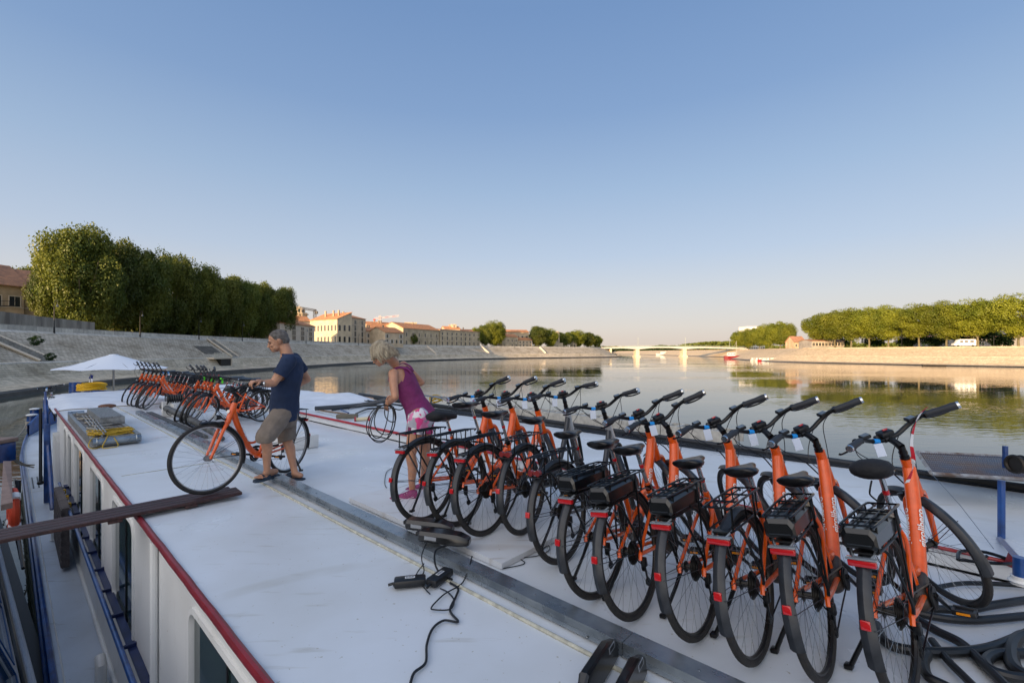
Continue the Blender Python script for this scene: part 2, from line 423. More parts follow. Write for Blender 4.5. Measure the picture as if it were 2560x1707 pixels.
    for sg in (1, -1):
        d = X(math.cos(ca_), 0, math.sin(ca_))*sg; c = X(.47, -sg*.14, .285)+d*.17
        m = MB()
        for e in (-1, 1): m.bbox(c+X(e*.032, 0, 0), (.016, .09, .024), .004)
        m.box(c+X(0, .04, 0), (.05, .012, .016)); m.box(c-X(0, .04, 0), (.05, .012, .016)); m.tube([c-X(0, .05, 0), c+X(0, .05, 0)], .008, 6)
        m.m = 1; m.box(c+X(.041, 0, 0), (.003, .05, .011)); m.box(c-X(.041, 0, 0), (.003, .05, .011))
        m.build('pedal', [BLACK, M('amber_reflector', 'E08A10', .3)], cr)
    if kind == 'electric':
        m = MB(); m.ell(X(.485, 0, .265), (.095, .058, .075), n=16, m=10); m.bbox(X(.50, 0, .315), (.13, .085, .07), .02, Matrix.Rotation(R(-30), 3, 'Y'))
        mo = m.build('motor', [TAN], root, 50)
        m = MB(); m.disc(X(.485, -.058, .265), (0, 1, 0), .002, .055, .01, 24); m.disc(X(.485, .058, .265), (0, 1, 0), .002, .05, .01, 24); m.build('motor_cover', BLACK, mo)
    if kind == 'city':
        m = MB(); m.tube(crv([X(.55, -.066, .34), X(.46, -.066, .375), X(.3, -.066, .35), X(.1, -.064, .35)], 4), .014, 8, flat=.6); m.build('chain_guard', BLACK, root)
    # fork (steered)
    m = MB()
    m.tube([X(.95, 0, .66), X(.935, 0, .70)], .026, 12)
    for sg in (1, -1):
        m.tube(crv([X(.94, sg*.015, .685), X(.972, sg*.048, .665), X(1.01, sg*.058, .60), X(1.06, sg*.057, .48), X(1.10, sg*.054, .39), X(1.12, sg*.052, .345)], 4), [.021, .012], 10)
    fk = m.build('fork', fm if kind != 'silver' else BLACKM, root); fk['steer'] = 1
    m = MB()
    for sg in (1, -1): m.bbox(X(1.0+.015, sg*.04, .672), (.05, .022, .05), .006)
    m.box(X(.99, 0, .70), (.02, .07, .02)); m.build('brake', BLACKM, fk)
    g = guard(HUBR, R(-5), R(195), root, True)
    g2 = guard(HUBF, R(78), R(196), root, True); g2['steer'] = 1
    m = MB(); a = R(168); c = HUBR+X(math.cos(a)*.374, 0, math.sin(a)*.374)
    rot = Matrix.Rotation(-(a-math.pi), 3, 'Y')
    m.bbox(c-X(.004, 0, 0), (.012, .034, .036), .004, rot); m.build('reflector', REDLENS if kind == 'electric' else PINKLENS, g)
    # rack
    m = MB(); zt = .775
    for y in (-.062, .062): m.tube(crv([X(.23, y*.6, zt-.02), X(.20, y, zt), X(-.20, y, zt), X(-.235, y*.8, zt-.005)], 4), .0055, 6)
    for y in (-.022, .022): m.tube([X(.2, y, zt), X(-.22, y, zt)], .004, 5)
    for x in (.21, .05, -.10, -.225): m.tube([X(x, -.06, zt), X(x, .06, zt)], .005, 5)
    for sg in (1, -1):
        m.tube(crv([X(.10, sg*.062, zt), X(.075, sg*.072, zt-.04), X(.012, sg*.078, .42), X(0, sg*.075, .36)], 4), .006, 6)
        m.tube(crv([X(-.16, sg*.05, .665), X(-.13, sg*.07, .63), X(-.012, sg*.078, .42), X(0, sg*.075, .36)], 4), .007, 6)
        m.tube(crv([X(-.225, sg*.05, .665), X(-.16, sg*.058, .667), X(.10, sg*.058, .667), X(.20, sg*.05, .667), X(.33, sg*.02, .635)], 4), .0055, 6)
        m.tube([X(-.20, sg*.06, zt), X(-.215, sg*.055, .665)], .005, 5)
        m.tube([X(-.02, sg*.06, zt), X(-.02, sg*.058, .665)], .004, 5)
        m.tube([X(.16, sg*.06, zt), X(.16, sg*.055, .665)], .004, 5)
    rk = m.build('rack', BLACKM, root)
    m = MB(); m.box(X(-.06, 0, .662), (.34, .07, .008)); m.build('rack_plate', BLACK, rk)
    if kind == 'electric':
        m = MB(); rings = []
        for (x, hw, z0, z1) in ((-.245, .054, .69, .745), (-.235, .064, .68, .764), (-.05, .067, .678, .769), (.08, .067, .678, .769), (.15, .052, .68, .764), (.19, .035, .685, .745)):
            c = .012
            rings.append([X(x, -hw+c, z0), X(x, hw-c, z0), X(x, hw, z0+c), X(x, hw*.98, z1-2*c), X(x, hw*.72, z1), X(x, -hw*.72, z1), X(x, -hw*.98, z1-2*c), X(x, -hw, z0+c)])
        m.loft(rings); b = m.build('battery', M('battery_shell', '0B0D10', .28, coat=.3), root, 14); b['opt'] = 'battery'
        m = MB(); m.box(X(-.2472, 0, .7), (.003, .085, .004)); m.box(X(-.12, .0682, .70), (.08, .002, .02)); m.build('battery_trim', M('grey_trim', '2E343B', .3), b)
    # tail light
    m = MB()
    if kind == 'silver':
        for y in (-.03, .03): m.tube([X(-.262, y, .675), X(-.235, y, .675)], .021, 16)
        m.box(X(-.245, 0, .675), (.02, .04, .026))
    else: m.bbox(X(-.258, 0, .630), (.026, .10, .027), .006)
    tl = m.build('tail_light', REDLENS if kind != 'silver' else M('dull_red_lens', '7A2A2C', .2, coat=.6), root)
    m = MB(); m.bbox(X(-.254, 0, .648), (.034, .11, .008), .003); m.tube([X(-.245, -.03, .648), X(-.20, -.045, .665)], .005, 5); m.tube([X(-.245, .03, .648), X(-.20, .045, .665)], .005, 5)
    m.build('light_housing', CLEAR if kind == 'electric' else BLACK, tl)
    # kickstand
    m = MB(); m.tube([X(.04, .075, .325), X(.035, .125, .22), X(.02, .215, .055)], [.012, .010, .011], 8); m.bbox(X(.02, .222, .053), (.045, .035, .022), .006)
    m.bbox(X(.03, .078, .33), (.07, .02, .035), .005); m.build('kickstand', BLACKM, root)
    # cockpit (steered)
    st_ = MB(); st_.tube([X(.862, 0, .89), X(.832, 0, .972)], .0185, 12); st_.tube([X(.862, 0, .893), X(.855, 0, .912)], .024, 12); st_.tube([X(.85, 0, .925), X(.846, 0, .94)], .022, 12)
    st_.tube([X(.835, 0, .965), X(.86, 0, .995), X(.895, 0, 1.02)], [.022, .019, .018], 10); st_.tube([X(.895, -.028, 1.022), X(.895, .028, 1.022)], .019, 12)
    sm = st_.build('stem', BLACKM, root); sm['steer'] = 1
    m = MB()
    half = [X(.895, 0, 1.022), X(.893, .06, 1.026), X(.875, .12, 1.052), X(.835, .18, 1.078), X(.785, .24, 1.084), X(.725, .315, 1.08)]
    full = [X(p.x, -p.y, p.z) for p in reversed(half[1:])]+half
    m.tube(crv(full, 3), .0135, 10); hb = m.build('handlebar', BLACKM, root); hb['steer'] = 1
    for sg in (1, -1):
        m = MB(); g0 = X(.805, sg*.205, 1.082); g1 = X(.722, sg*.32, 1.08)
        m.tube([g0, g0.lerp(g1, .25), g0.lerp(g1, .55), g0.lerp(g1, .85), g1], [.018, .0195, .019, .0225, .021], 12)
        m.m = 1; m.tube([g1, g1+(g1-g0).normalized()*.012], [.0212, .019], 12)
        m.build('grip', [GRIPM, CHROME], hb)
        m = MB(); b0 = X(.81, sg*.205, 1.078); m.bbox(b0, (.03, .03, .03), .006); m.ell(b0+X(.015, sg*.012, .006), (.018, .02, .018), n=8, m=6)
        m.tube(crv([b0+X(.02, sg*.01, -.008), b0+X(.045, sg*.03, -.022), b0+X(.03, sg*.08, -.03), b0+X(.0, sg*.13, -.026), b0+X(.0, sg*.14, -.018)], 4), [.008, .0045], 6, flat=1.5)
        m.build('brake_lever', BLACKM, hb)
    if kind != 'city':
        for yy in (.135, -.15):
            m = MB(); rot = Matrix.Rotation(R(-25), 3, 'Y'); c = X(.862, yy, 1.085 if yy > 0 else 1.082)
            m.bbox(c, (.042, .052, .02), .005, rot); m.m = 1; m.box(c+rot @ X(0, 0, .0105), (.03, .038, .002), rot)
            m.build('display', [BLACK, SCREEN], hb)
    m = MB(); m.bbox(X(.90, 0, 1.055), (.06, .075, .03), .008, Matrix.Rotation(R(-20), 3, 'Y')); m.bbox(X(.925, 0, 1.04), (.03, .11, .035), .008)
    m.build('display_mount', BLACK, hb)
    m = MB(); m.bbox(X(.885, .0, 1.076), (.018, .026, .01), .003); m.build('red_button', REDLENS, hb)
    m = MB()
    for i, sg in enumerate((1, -1, 1, -1)):
        y = sg*(.20-.03*(i//2)); q = .04*(i//2)
        if i < 3: m.tube(crv([X(.83, y, 1.07), X(.93+q, y*.95, 1.06-q), X(1.03+q, y*.6, .97-q), X(1.04, y*.1, .84), X(.96, y*.08, .73), X(.93, -sg*.03, .66)], 5), .0028, 5)
        else: m.tube(crv([X(.83, y, 1.07), X(.95, y, 1.0), X(.99, y*.8, .86), X(.93, y*.25, .76), X(.90, .03, .72)], 5), .0026, 5)
    cb = m.build('cables', BLACK, root); cb['steer'] = 1
    if kind == 'city':
        m = MB(); m.tube([X(1.0, 0, .755), X(1.05, 0, .755)], [.02, .03], 14); m.tube([X(.95, 0, .72), X(1.0, 0, .75)], .008, 6); m.m = 1; m.tube([X(1.0505, 0, .755), X(1.056, 0, .755)], .027, 14)
        h = m.build('headlight', [BLACK, CLEAR], root); h['steer'] = 1
    # tape and tag on the left half of the bar
    m = MB(); tm = BLUETAG
    m.tube([X(.893, .062, 1.027), X(.884, .095, 1.04)], .0155, 12); c = X(.88, .085, 1.03)
    tp = m.build('blue_tape', tm, root); tp['steer'] = 1; tp['opt'] = 'bluetape'
    m = MB(); rot = Matrix.Rotation(R(12), 3, 'X'); m.box(c+X(-.012, .01, -.045), (.002, .05, .075), rot); m.build('name_tag', WHITETAG, tp)
    if kind == 'city':
        m = MB(); m.tube([X(.893, .062, 1.027), X(.884, .095, 1.04)], .0165, 12); m.box(c+X(-.012, .01, -.045), (.004, .045, .09), rot)
        tp = m.build('green_tape', GREENTAG, root); tp['steer'] = 1; tp['opt'] = 'greentape'
    return root
def pose_bike(root, loc, heading, lean=12, steer=45, pitch=0):
    root.location = loc; root.rotation_euler = (R(-lean), R(pitch), R(heading))
    S = steer_matrix(R(steer))
    for c in root.children:
        if c.get('steer'): c.matrix_local = S
PROTO = {k: make_bike(k) for k in ('electric', 'city', 'silver')}
USED = set()
def place_bike(kind, loc, heading, lean, steer, label, group, skip=(), pitch=0, dh=None):
    o = copy_tree(PROTO[kind], None, skip); o.name = 'bicycle'
    pose_bike(o, loc, heading, lean, steer, pitch)
    dh = random.uniform(-.05, .03) if dh is None else dh
    for c in o.children:
        if c.name.split('.')[0] in ('saddle', 'seatpost'): c.matrix_local = Matrix.Translation(Vector((-.293, 0, .956))*dh)
    tag(o, label, 'bicycle', group); return o
GR = 'bicycles standing in a row on the right of the roof'
row = [  # px,py of rear tyre contact, heading, lean, steer, kind, skip, label
 (1070, 1301, 54, 5.5, 47, 'electric', ('battery',), 'orange bicycle without battery at the left end of the right-hand row, before the woman'),
 (1154, 1312, 54, 7.5, 46, 'electric', ('battery',), 'second orange bicycle from the left of the right-hand row, empty rack, no battery'),
 (1220, 1335, 54, 6, 46, 'electric', ('battery',), 'third orange bicycle from the left of the right-hand row, beside the silver-framed ones'),
 (1314, 1332, 58, 3, 34, 'silver', (), 'left one of two silver-framed bicycles with round tail lights'),
 (1412, 1404, 51, 7, 36, 'silver', (), 'right one of two silver-framed bicycles, half hidden behind an orange one with a battery'),
 (1504, 1489, 47, 7.5, 46, 'electric', (), 'orange bicycle with rack battery directly right of the silver-framed bicycles'),
 (1600, 1539, 49, 10.5, 47, 'electric', (), 'orange bicycle with rack battery, second to the right of the silver-framed pair'),
 (1758, 1590, 47, 10, 47, 'electric', (), 'orange bicycle with rack battery, fourth from the right end of the row'),
 (1902, 1647, 46.5, 10, 48, 'electric', ('battery',), 'orange bicycle with empty rack between two with batteries, third from the right end'),
 (2072, 1687, 46, 12, 48, 'electric', (), 'orange bicycle with rack battery, next to last at the right end of the row'),
 (2278, 1745, 39.5, 10.5, 48, 'electric', (), 'orange bicycle at the right end with covered saddle and red and white ribbon'),
]
ROWB = []
for (px, py, hd, ln, stq, kd, sk, lb) in row:
    hd += random.uniform(-.4, .4); ln += random.uniform(-.3, .3); stq += random.uniform(-4, 4)
    ROWB.append(place_bike(kd, G(px, py, .047 if len(ROWB) < 4 else 0), hd, ln, stq, lb, GR, sk, 0, (-.08, .06, 0, -.06, -.06, -.04, -.03, -.07, -.07, -.09, 0)[len(ROWB)]))
# covered saddle on last and first bike
for i in (0, 10):
    sd0 = [c for c in ROWB[i].children if c.name.startswith('saddle')][0]
    m = MB(); rings = []
    for (x, hw, h, zz) in ((.075, .035, .03, .95), (.09, .075, .07, .95), (.14, .09, .095, .948), (.21, .082, .085, .945), (.27, .062, .075, .938), (.34, .045, .06, .93), (.395, .03, .05, .925), (.405, .012, .02, .925)):
        rings.append([Vector((x, hw*math.cos(2*math.pi*j/16)*(1+.04*math.sin(j*3+x*40)), zz+h*.55*math.sin(2*math.pi*j/16)*(1 if math.sin(2*math.pi*j/16) > 0 else .9))) for j in range(16)])
    m.loft(rings); m.tube(crv([(.12, .0, .90), (.10, .01, .86), (.13, .02, .83), (.12, -.01, .80)], 3), .004, 5); m.build('saddle_cover', FABRICB, sd0, 70)
# ribbon on the last bike: part of the bike
m = MB(); B = ROWB[10]
hbm = [c for c in B.children if c.name.startswith('handlebar')][0]
pts = crv([P(2318, 1018, 2.34), P(2300, 1036, 2.36), P(2285, 1070, 2.38), P(2279, 1108, 2.40), P(2284, 1148, 2.42), P(2279, 1180, 2.44), P(2268, 1206, 2.46)], 5)
for i in range(len(pts)-1):
    m.m = 0 if (i//4) % 2 == 0 else 1
    a, b = pts[i], pts[i+1]; tw = Vector((math.cos(i*.22), .3*math.cos(i*.3), .3)).normalized()*.010
    m.add([a-tw, a+tw, b+tw, b-tw, a-tw+Vector((0, .0015, 0)), a+tw+Vector((0, .0015, 0)), b+tw+Vector((0, .0015, 0)), b-tw+Vector((0, .0015, 0))], [(0, 1, 2, 3), (7, 6, 5, 4), (0, 4, 5, 1), (2, 6, 7, 3)])
rb_ = m.build('ribbon', [M('red_ribbon', 'C8102A', .5), M('white_ribbon', 'E4E6EA', .5)], hbm); rb_.matrix_parent_inverse = (B.matrix_basis @ hbm.matrix_basis).inverted()
# far groups: front wheels towards the camera
GA = 'orange city bicycles parked on the far left part of the roof'
AH = math.degrees(math.atan2(-V.y, -V.x))
names = ['leftmost', 'second', 'third', 'fourth', 'fifth', 'rightmost']
for i in range(6):
    t = i/5; px = 326+(375-326)*t; py = 1010.5+(1022.5-1010.5)*t
    fc = G(px, py); hd = AH+random.uniform(-3, 3); h = Vector((math.cos(R(hd)), math.sin(R(hd)), 0))
    place_bike('city', fc-h*1.12, hd, 13+random.uniform(-1, 1), random.uniform(50, 60), '%s of six orange bicycles in the farther cluster near the white umbrella' % names[i], GA, ('greentape',) if i != 2 else ('greentape', 'bluetape'))
names = ['leftmost', 'second', 'middle', 'fourth', 'rightmost']
for i in range(5):
    px, py = ((455, 1053), (470, 1056), (478, 1058.5), (486, 1061), (502, 1069))[i]
    fc = G(px, py); hd = AH+random.uniform(-3, 3)-(4 if i == 4 else 0); h = Vector((math.cos(R(hd)), math.sin(R(hd)), 0))
    place_bike('city', fc-h*1.12, hd, 13+random.uniform(-1, 1), (55, 52, 46, 50, 30)[i], '%s of five orange bicycles in the nearer cluster beyond the man' % names[i], GA, ('bluetape',) if i % 2 == 0 else ('bluetape', 'greentape') if i == 3 else ('bluetape',))
# the man's bicycle
fc = G(512, 1236, .07); rc = G(730, 1176, 0); hv = (fc-rc); hv.z = 0
mb_head = math.degrees(math.atan2(hv.y, hv.x)); fc2 = rc+hv.normalized()*1.12
rc = fc.copy(); rc.z = 0; rc -= hv.normalized()*1.13
MANBIKE = place_bike('city', rc, mb_head, 2, -20, 'orange bicycle wheeled by the man, its front wheel on the brown plank', None, ('bluetape', 'greentape'), pitch=-math.degrees(math.asin(.075/1.12)))
# bicycle at the bow
BOWB = place_bike('silver', ST(20.6, .95, -.72), 135, 6, 10, 'dark bicycle leaning beside the blue posts at the bow', None)
for k in PROTO.values():
    for c in list(k.children_recursive): bpy.data.objects.remove(c)
    bpy.data.objects.remove(k)
# ------------------------------------------------------------------ barge
WHITE = paint('white_deck_paint', (.64, .68, .72), .34, .45, (.42, .42, .38), .12)
WHITE2 = paint('white_side_paint', (.70, .71, .70), .42, .3, (.45, .42, .36), .08)
BLUEP = M('blue_paint', '174C92', .35, var=.35, vscale=6, coat=.3, col2='0E2F63')
REDP = M('dark_red_paint', '7A1422', .4, var=.25, vscale=5)
REDB = M('red_paint', 'A80F1C', .3, coat=.3, var=.2, vscale=4)
GALV = M('galvanised_steel', (.36, .40, .43), .30, metal=.7, var=.35, vscale=5, rvar=.12, bump=.1, bscale=9, col2=(.20, .235, .27))
GALV2 = M('weathered_aluminium', (.33, .34, .34), .45, metal=.6, var=.4, vscale=14, bump=.3, bscale=30)
GLASS = M('tinted_glass', (.012, .03, .03), .05, spec=.8)
HULLD = M('hull_black', '0C0D10', .5, var=.5, vscale=3)
TARP = M('white_tarpaulin', (.70, .74, .80), .5, bump=.7, bscale=2.2, var=.12, vscale=2)
RUST = M('rusty_brown', '6A4329', .7, var=.5, vscale=20)
ROPE = M('old_rope', '9A9488', .9, bump=.4, bscale=90)
YELR = M('yellow_rope', 'B8962A', .8)
barge = tag(empty('barge', ST(8, 3.9, 0)), 'long white barge whose roof carries the bicycles, dark red roof edge and blue handrail', 'boat')
BL = ST(8, 3.9, 0)
def bpart(m, name, mats, smooth=35, parent=None):
    o = m.build(name, mats, None, smooth)
    o.parent = parent or barge
    o.matrix_parent_inverse = Matrix.Translation(-BL) if not parent else parent.matrix_parent_inverse.copy()
    if parent: o.matrix_parent_inverse = Matrix.Identity(4)
    return o
def sbox(m, s0, s1, t0, t1, z0, z1):
    vs = [ST(s, t, z) for z in (z0, z1) for s, t in ((s0, t0), (s1, t0), (s1, t1), (s0, t1))]
    m.add(vs, [(3, 2, 1, 0), (4, 5, 6, 7), (0, 1, 5, 4), (1, 2, 6, 5), (2, 3, 7, 6), (3, 0, 4, 7)])
def sgrid(m, poly_s, poly_t, zf, th):
    ns, ntt = len(poly_s), len(poly_t)
    vs = [ST(s, t, zf(s, t)) for s in poly_s for t in poly_t]+[ST(s, t, zf(s, t)-th) for s in poly_s for t in poly_t]
    fs = []; o = ns*ntt
    for i in range(ns-1):
        for j in range(ntt-1):
            a = i*ntt+j; fs.append((a, a+1, a+ntt+1, a+ntt)); fs.append((o+a+ntt, o+a+ntt+1, o+a+1, o+a))
    for i in range(ns-1):
        a = i*ntt; fs.append((a, a+ntt, o+a+ntt, o+a)); a = i*ntt+ntt-1; fs.append((a+ntt, a, o+a, o+a+ntt))
    for j in range(ntt-1):
        fs.append((j+1, j, o+j, o+j+1)); a = (ns-1)*ntt+j; fs.append((a, a+1, o+a+1, o+a))
    m.add(vs, fs)
def fr(a, b, n): return [a+(b-a)*i/n for i in range(n+1)]
S0, S1 = -4.0, 17.0
m = MB(); sgrid(m, fr(S0, S1, 60), fr(.80, 4.36, 14), lambda s, t: .012*noise.noise(Vector((s*.7, t*.9, 0)))-.006-(.02*max(0, 1.0-t)), .07)
roof = bpart(m, 'roof', WHITE, 40)
m = MB(); sgrid(m, fr(S0, 11.5, 40), fr(4.37, 6.95, 8), lambda s, t: .13+.01*noise.noise(Vector((s*.7, t*.9, 5))), .12); rr_ = bpart(m, 'raised_roof', WHITE, 40)
m = MB(); m.tube([ST(s, 4.355, .135) for s in fr(S0, 12.0, 40)], [.013+.011*min(1, max(0, (s-1.5)/5)) for s in fr(S0, 12.0, 40)], 8, flat=.8); bpart(m, 'red_strip', REDB)
m = MB(); m.tube([ST(s, .785+.0012*math.sin(s*9), -.016+.0012*math.sin(s*23)) for s in fr(S0, S1, 160)], .030, 10, flat=.8); bpart(m, 'roof_edge', REDP)
m = MB(); m.tube([ST(s, 1.93, .001) for s in fr(S0, 16.5, 30)], .011, 8); m.tube([ST(s, 2.16, -.002) for s in fr(S0, 14, 30)], .008, 6); m.tube([ST(7.2, t, -.004) for t in fr(.9, 1.9, 8)], .004, 6)
bpart(m, 'weld_seam', M('cream_sealant', 'B9B8A8', .5, var=.3, vscale=20))
m = MB()
sl = 0
for (a, b) in ((-4, 1.1), (1.104, 4.4), (4.404, 8.0), (8.004, 11.2), (11.204, 14.1)):
    sbox(m, a, b, 2.02, 2.135, .006, .072)
    sbox(m, a+.01, b-.01, 2.013, 2.018, .03, .034)
bm_ = bpart(m, 'galvanised_beam', GALV)
m = MB()
for k in range(16): m.ell(ST(-.6+k*.95, 2.012, .018), (.008, .008, .008), n=8, m=5)
for k in range(16): m.ell(ST(-.2+k*.95, 2.075, .073), (.006, .006, .004), n=8, m=5)
bpart(m, 'bolt', STEEL)
# wall with window openings (strips around the openings)
WIN = [(2.45, 3.73, -.24, -1.46), (5.87, 7.22, -.24, -1.46), (8.13, 9.5, -.24, -1.46), (10.5, 12.0, -.22, -1.9), (12.65, 13.5, -.24, -1.6), (13.9, 14.6, -.24, -1.6)]
m = MB(); cur = S0
for (a, b, zt, zb) in WIN:
    sbox(m, cur, a, .83, .89, -2.36, -.045)
    sbox(m, a, b, .83, .89, zt, -.045); sbox(m, a, b, .83, .89, -2.36, zb); cur = b
sbox(m, cur, 16.2, .83, .89, -2.36, -.045)
sbox(m, 16.2, 16.26, .83, 6.6, -2.36, -.06)
bpart(m, 'wall', WHITE2)
m = MB(); sbox(m, S0, 16.2, 6.75, 6.8, -2.36, -.03); sbox(m, S0-.06, S0, .83, 6.8, -2.36, -.03); bpart(m, 'wall', WHITE2)
for (a, b, zt, zb) in WIN:
    m = MB(); c = .13
    def loop(e, t):
        pts = []
        for (cs, cz, q0) in ((b-c+e, zt-c+e, 0), (a+c-e, zt-c+e, 90), (a+c-e, zb+c-e, 180), (b-c+e, zb+c-e, 270)):
            for k in range(6):
                q = R(q0+18*k); pts.append(ST((b-c if q0 in (0, 270) else a+c)+(c+e)*math.cos(q), t, (zt-c if q0 < 180 else zb+c)+(c+e)*math.sin(q)))
        return pts
    L = [loop(.035, .828), loop(.03, .815), loop(-.01, .812), loop(-.02, .835), loop(-.02, .86), loop(.035, .86)]
    n = len(L[0]); vs = [p for l in L for p in l]; fs = []
    for i in range(6):
        for j in range(n): fs.append((i*n+j, i*n+(j+1) % n, ((i+1) % 6)*n+(j+1) % n, ((i+1) % 6)*n+j))
    m.add(vs, fs); wf_ = bpart(m, 'window', WHITE2, 50)
    m = MB(); l = loop(-.018, .846); l2 = loop(-.018, .852); m.add(l+l2, [tuple(range(n)), tuple(range(2*n-1, n-1, -1))]); 
    g_ = bpart(m, 'pane', GLASS, 0, wf_); g_.matrix_parent_inverse = wf_.matrix_parent_inverse.inverted() if 0 else Matrix.Identity(4)
    m = MB(); mid = a+(b-a)*.42; sbox(m, mid-.012, mid+.012, .836, .845, zb+.01, zt-.01); bpart(m, 'rubber_seal', BLACK, 0, wf_)
    m = MB(); sbox(m, a+.03, b-.03, .93, .96, zb+.02, zb+(zt-zb)*.45); bpart(m, 'inner_panel', M('pale_interior', '8C9A96', .6), 0, wf_)
m = MB(); m.tube([ST(4.75, .80, -.08), ST(4.75, .80, -1.0), ST(4.75, .80, -2.3)], .028, 10); m.tube([ST(4.95, .828, -.1), ST(4.95, .828, -2.3)], .012, 6); bpart(m, 'drain_pipe', WHITE2)
# handrail
m = MB(); m.tube([ST(s, .70, -1.32) for s in fr(S0, 13.8, 30)], .024, 10); bpart(m, 'handrail', BLUEP)
m = MB(); sbox(m, S0, 13.8, .762, .829, -1.39, -1.375)
for s in fr(-3.5, 13.4, 22): sbox(m, s, s+.03, .69, .829, -1.372, -1.342)
bpart(m, 'rail_bracket', M('navy_paint', '16244F', .4, var=.3, vscale=6))
# hull, side deck, gunwale
def plan(s):
    if s < 24: return .36-.09*(s/24)
    if s < 28: return .27+.012*(s-24)**2
    return .46+.26*(s-28)+.055*(s-28)**2.0
SS = fr(S0-2, 28, 32)+[29, 30, 31, 32, 33, 34, 35]
def outline(z, inset=0, sheer=0):
    L = []
    for s in SS: L.append((s, plan(s)+inset))
    Rr = [(s, 7.8-t) for s, t in L]
    return L, Rr
def sheer(s): return 0 if s < 22 else .95*((s-22)/13)**1.5
m = MB(); n = len(SS)
zs = [(-3.6, .25), (-3.3, .08), (-2.75, .0), (-2.42, 0.0)]
vs = []
for (z, ins) in zs:
    for s in SS: vs.append(ST(s, plan(s)+ins, z+(sheer(s) if z > -3.4 else 0)))
for (z, ins) in zs:
    for s in SS: vs.append(ST(s, 7.8-plan(s)-ins, z+(sheer(s) if z > -3.4 else 0)))
fs = []
for side in (0, 1):
    o = side*4*n
    for i in range(3):
        for j in range(n-1): fs.append((o+i*n+j, o+i*n+j+1, o+(i+1)*n+j+1, o+(i+1)*n+j))
for i in range(3):
    fs.append((i*n+n-1, 4*n+i*n+n-1, 4*n+(i+1)*n+n-1, (i+1)*n+n-1)); fs.append((i*n, (i+1)*n, 4*n+(i+1)*n, 4*n+i*n))
m.add(vs, fs); bpart(m, 'hull', HULLD, 40)
m = MB(); vs = []
for s in SS: vs += [ST(s, plan(s)+.02, -2.37+sheer(s)), ST(s, 7.78-plan(s), -2.37+sheer(s))]
m.add(vs, [(2*j, 2*j+1, 2*j+3, 2*j+2) for j in range(n-1)]); bpart(m, 'side_deck', paint('side_deck_paint', (.52, .58, .66), .4, .5, (.30, .31, .31), .1))
m = MB()
for sg in (0, 1): m.tube([ST(s, plan(s) if not sg else 7.8-plan(s), -2.31+sheer(s)) for s in SS], .038, 8)
for sg in (0, 1): m.tube([ST(s, plan(s)-.035 if not sg else 7.835-plan(s), -2.50+sheer(s)) for s in SS], .03, 8)
bpart(m, 'gunwale', BLUEP)
m = MB(); m.tube([ST(s, plan(s)+.09, -2.362+sheer(s)) for s in SS], .010, 6); m.tube([ST(s, .82, -2.34) for s in fr(S0, 16.2, 20)], .03, 8); bpart(m, 'deck_seam', WHITE2)
# bulwark at the bow
m = MB(); BS = [s for s in SS if s >= 27]; nb = len(BS); vs = []
def bul(s, off, z): return (plan(s)+off, z)
for s in BS:
    h = .25+.55*min(1, (s-27)/2.5)
    for side in (0, 1):
        for (off, z) in ((0, -2.35), (0, -2.35+h), (.06, -2.35+h), (.06, -2.35)):
            t = plan(s)+off; vs.append(ST(s, t if not side else 7.8-t, z+sheer(s)))
fs = []
for j in range(nb-1):
    for side in (0, 1):
        a = j*8+side*4; b = a+8
        for k in range(4): fs.append((a+k, a+(k+1) % 4, b+(k+1) % 4, b+k))
m.add(vs, fs); bpart(m, 'bulwark', BLUEP)
m = MB()
for k in range(3): sbox(m, 18.7, 20.3, .42+k*.11, .445+k*.11, -2.368, -2.35)
bpart(m, 'scupper_slot', BLACK)
m = MB()
for (s, t) in ((7.05, .70), (6.2, .72), (13.2, .60)):
    m = MB()
    m.tube([ST(s, t, -2.36), ST(s, t, -2.12), ST(s+.10, t, -2.06)], [.055, .055, .05], 12)
    m.ring(ST(s, t, -2.34), (0, 0, 1), .062, .014, 16, 6); bpart(m, 'deck_vent', WHITE2)

m = MB(); sbox(m, 16.3, 19.6, .85, 6.6, -2.36, -.95); bpart(m, 'fore_cabin', WHITE2)
m = MB(); sbox(m, 19.65, 27, 1.3, 6.4, -1.9, -.72); bpart(m, 'fore_deck', WHITE)
# hatch board at the row of bicycles, white box
def G2(px, py, z=0):
    g = G(px, py, z); return (g.x*U.x+g.y*U.y, g.x*V.x+g.y*V.y)
s_, t_ = G2(1254, 1410, .04)
m = MB(); sbox(m, s_, s_+2.1, t_, t_+1.35, .004, .045); hb_ = m.build('hatch_board', paint('hatch_paint', (.62, .65, .68), .4, .5, (.35, .3, .25)))
tag(hb_, 'flat white board lying on the roof under the middle bicycles', 'board')
s_, t_ = G2(808, 1122, 0)
m = MB(); vs = []
m.bbox(ST(s_+.45, t_-.25, .10), (.5, .55, .2), .012, Matrix.Rotation(math.atan2(U.y, U.x), 3, 'Z')); o = m.build('white_box', WHITE2); tag(o, 'plain white low box on the roof behind the man\'s rear wheel', 'box')
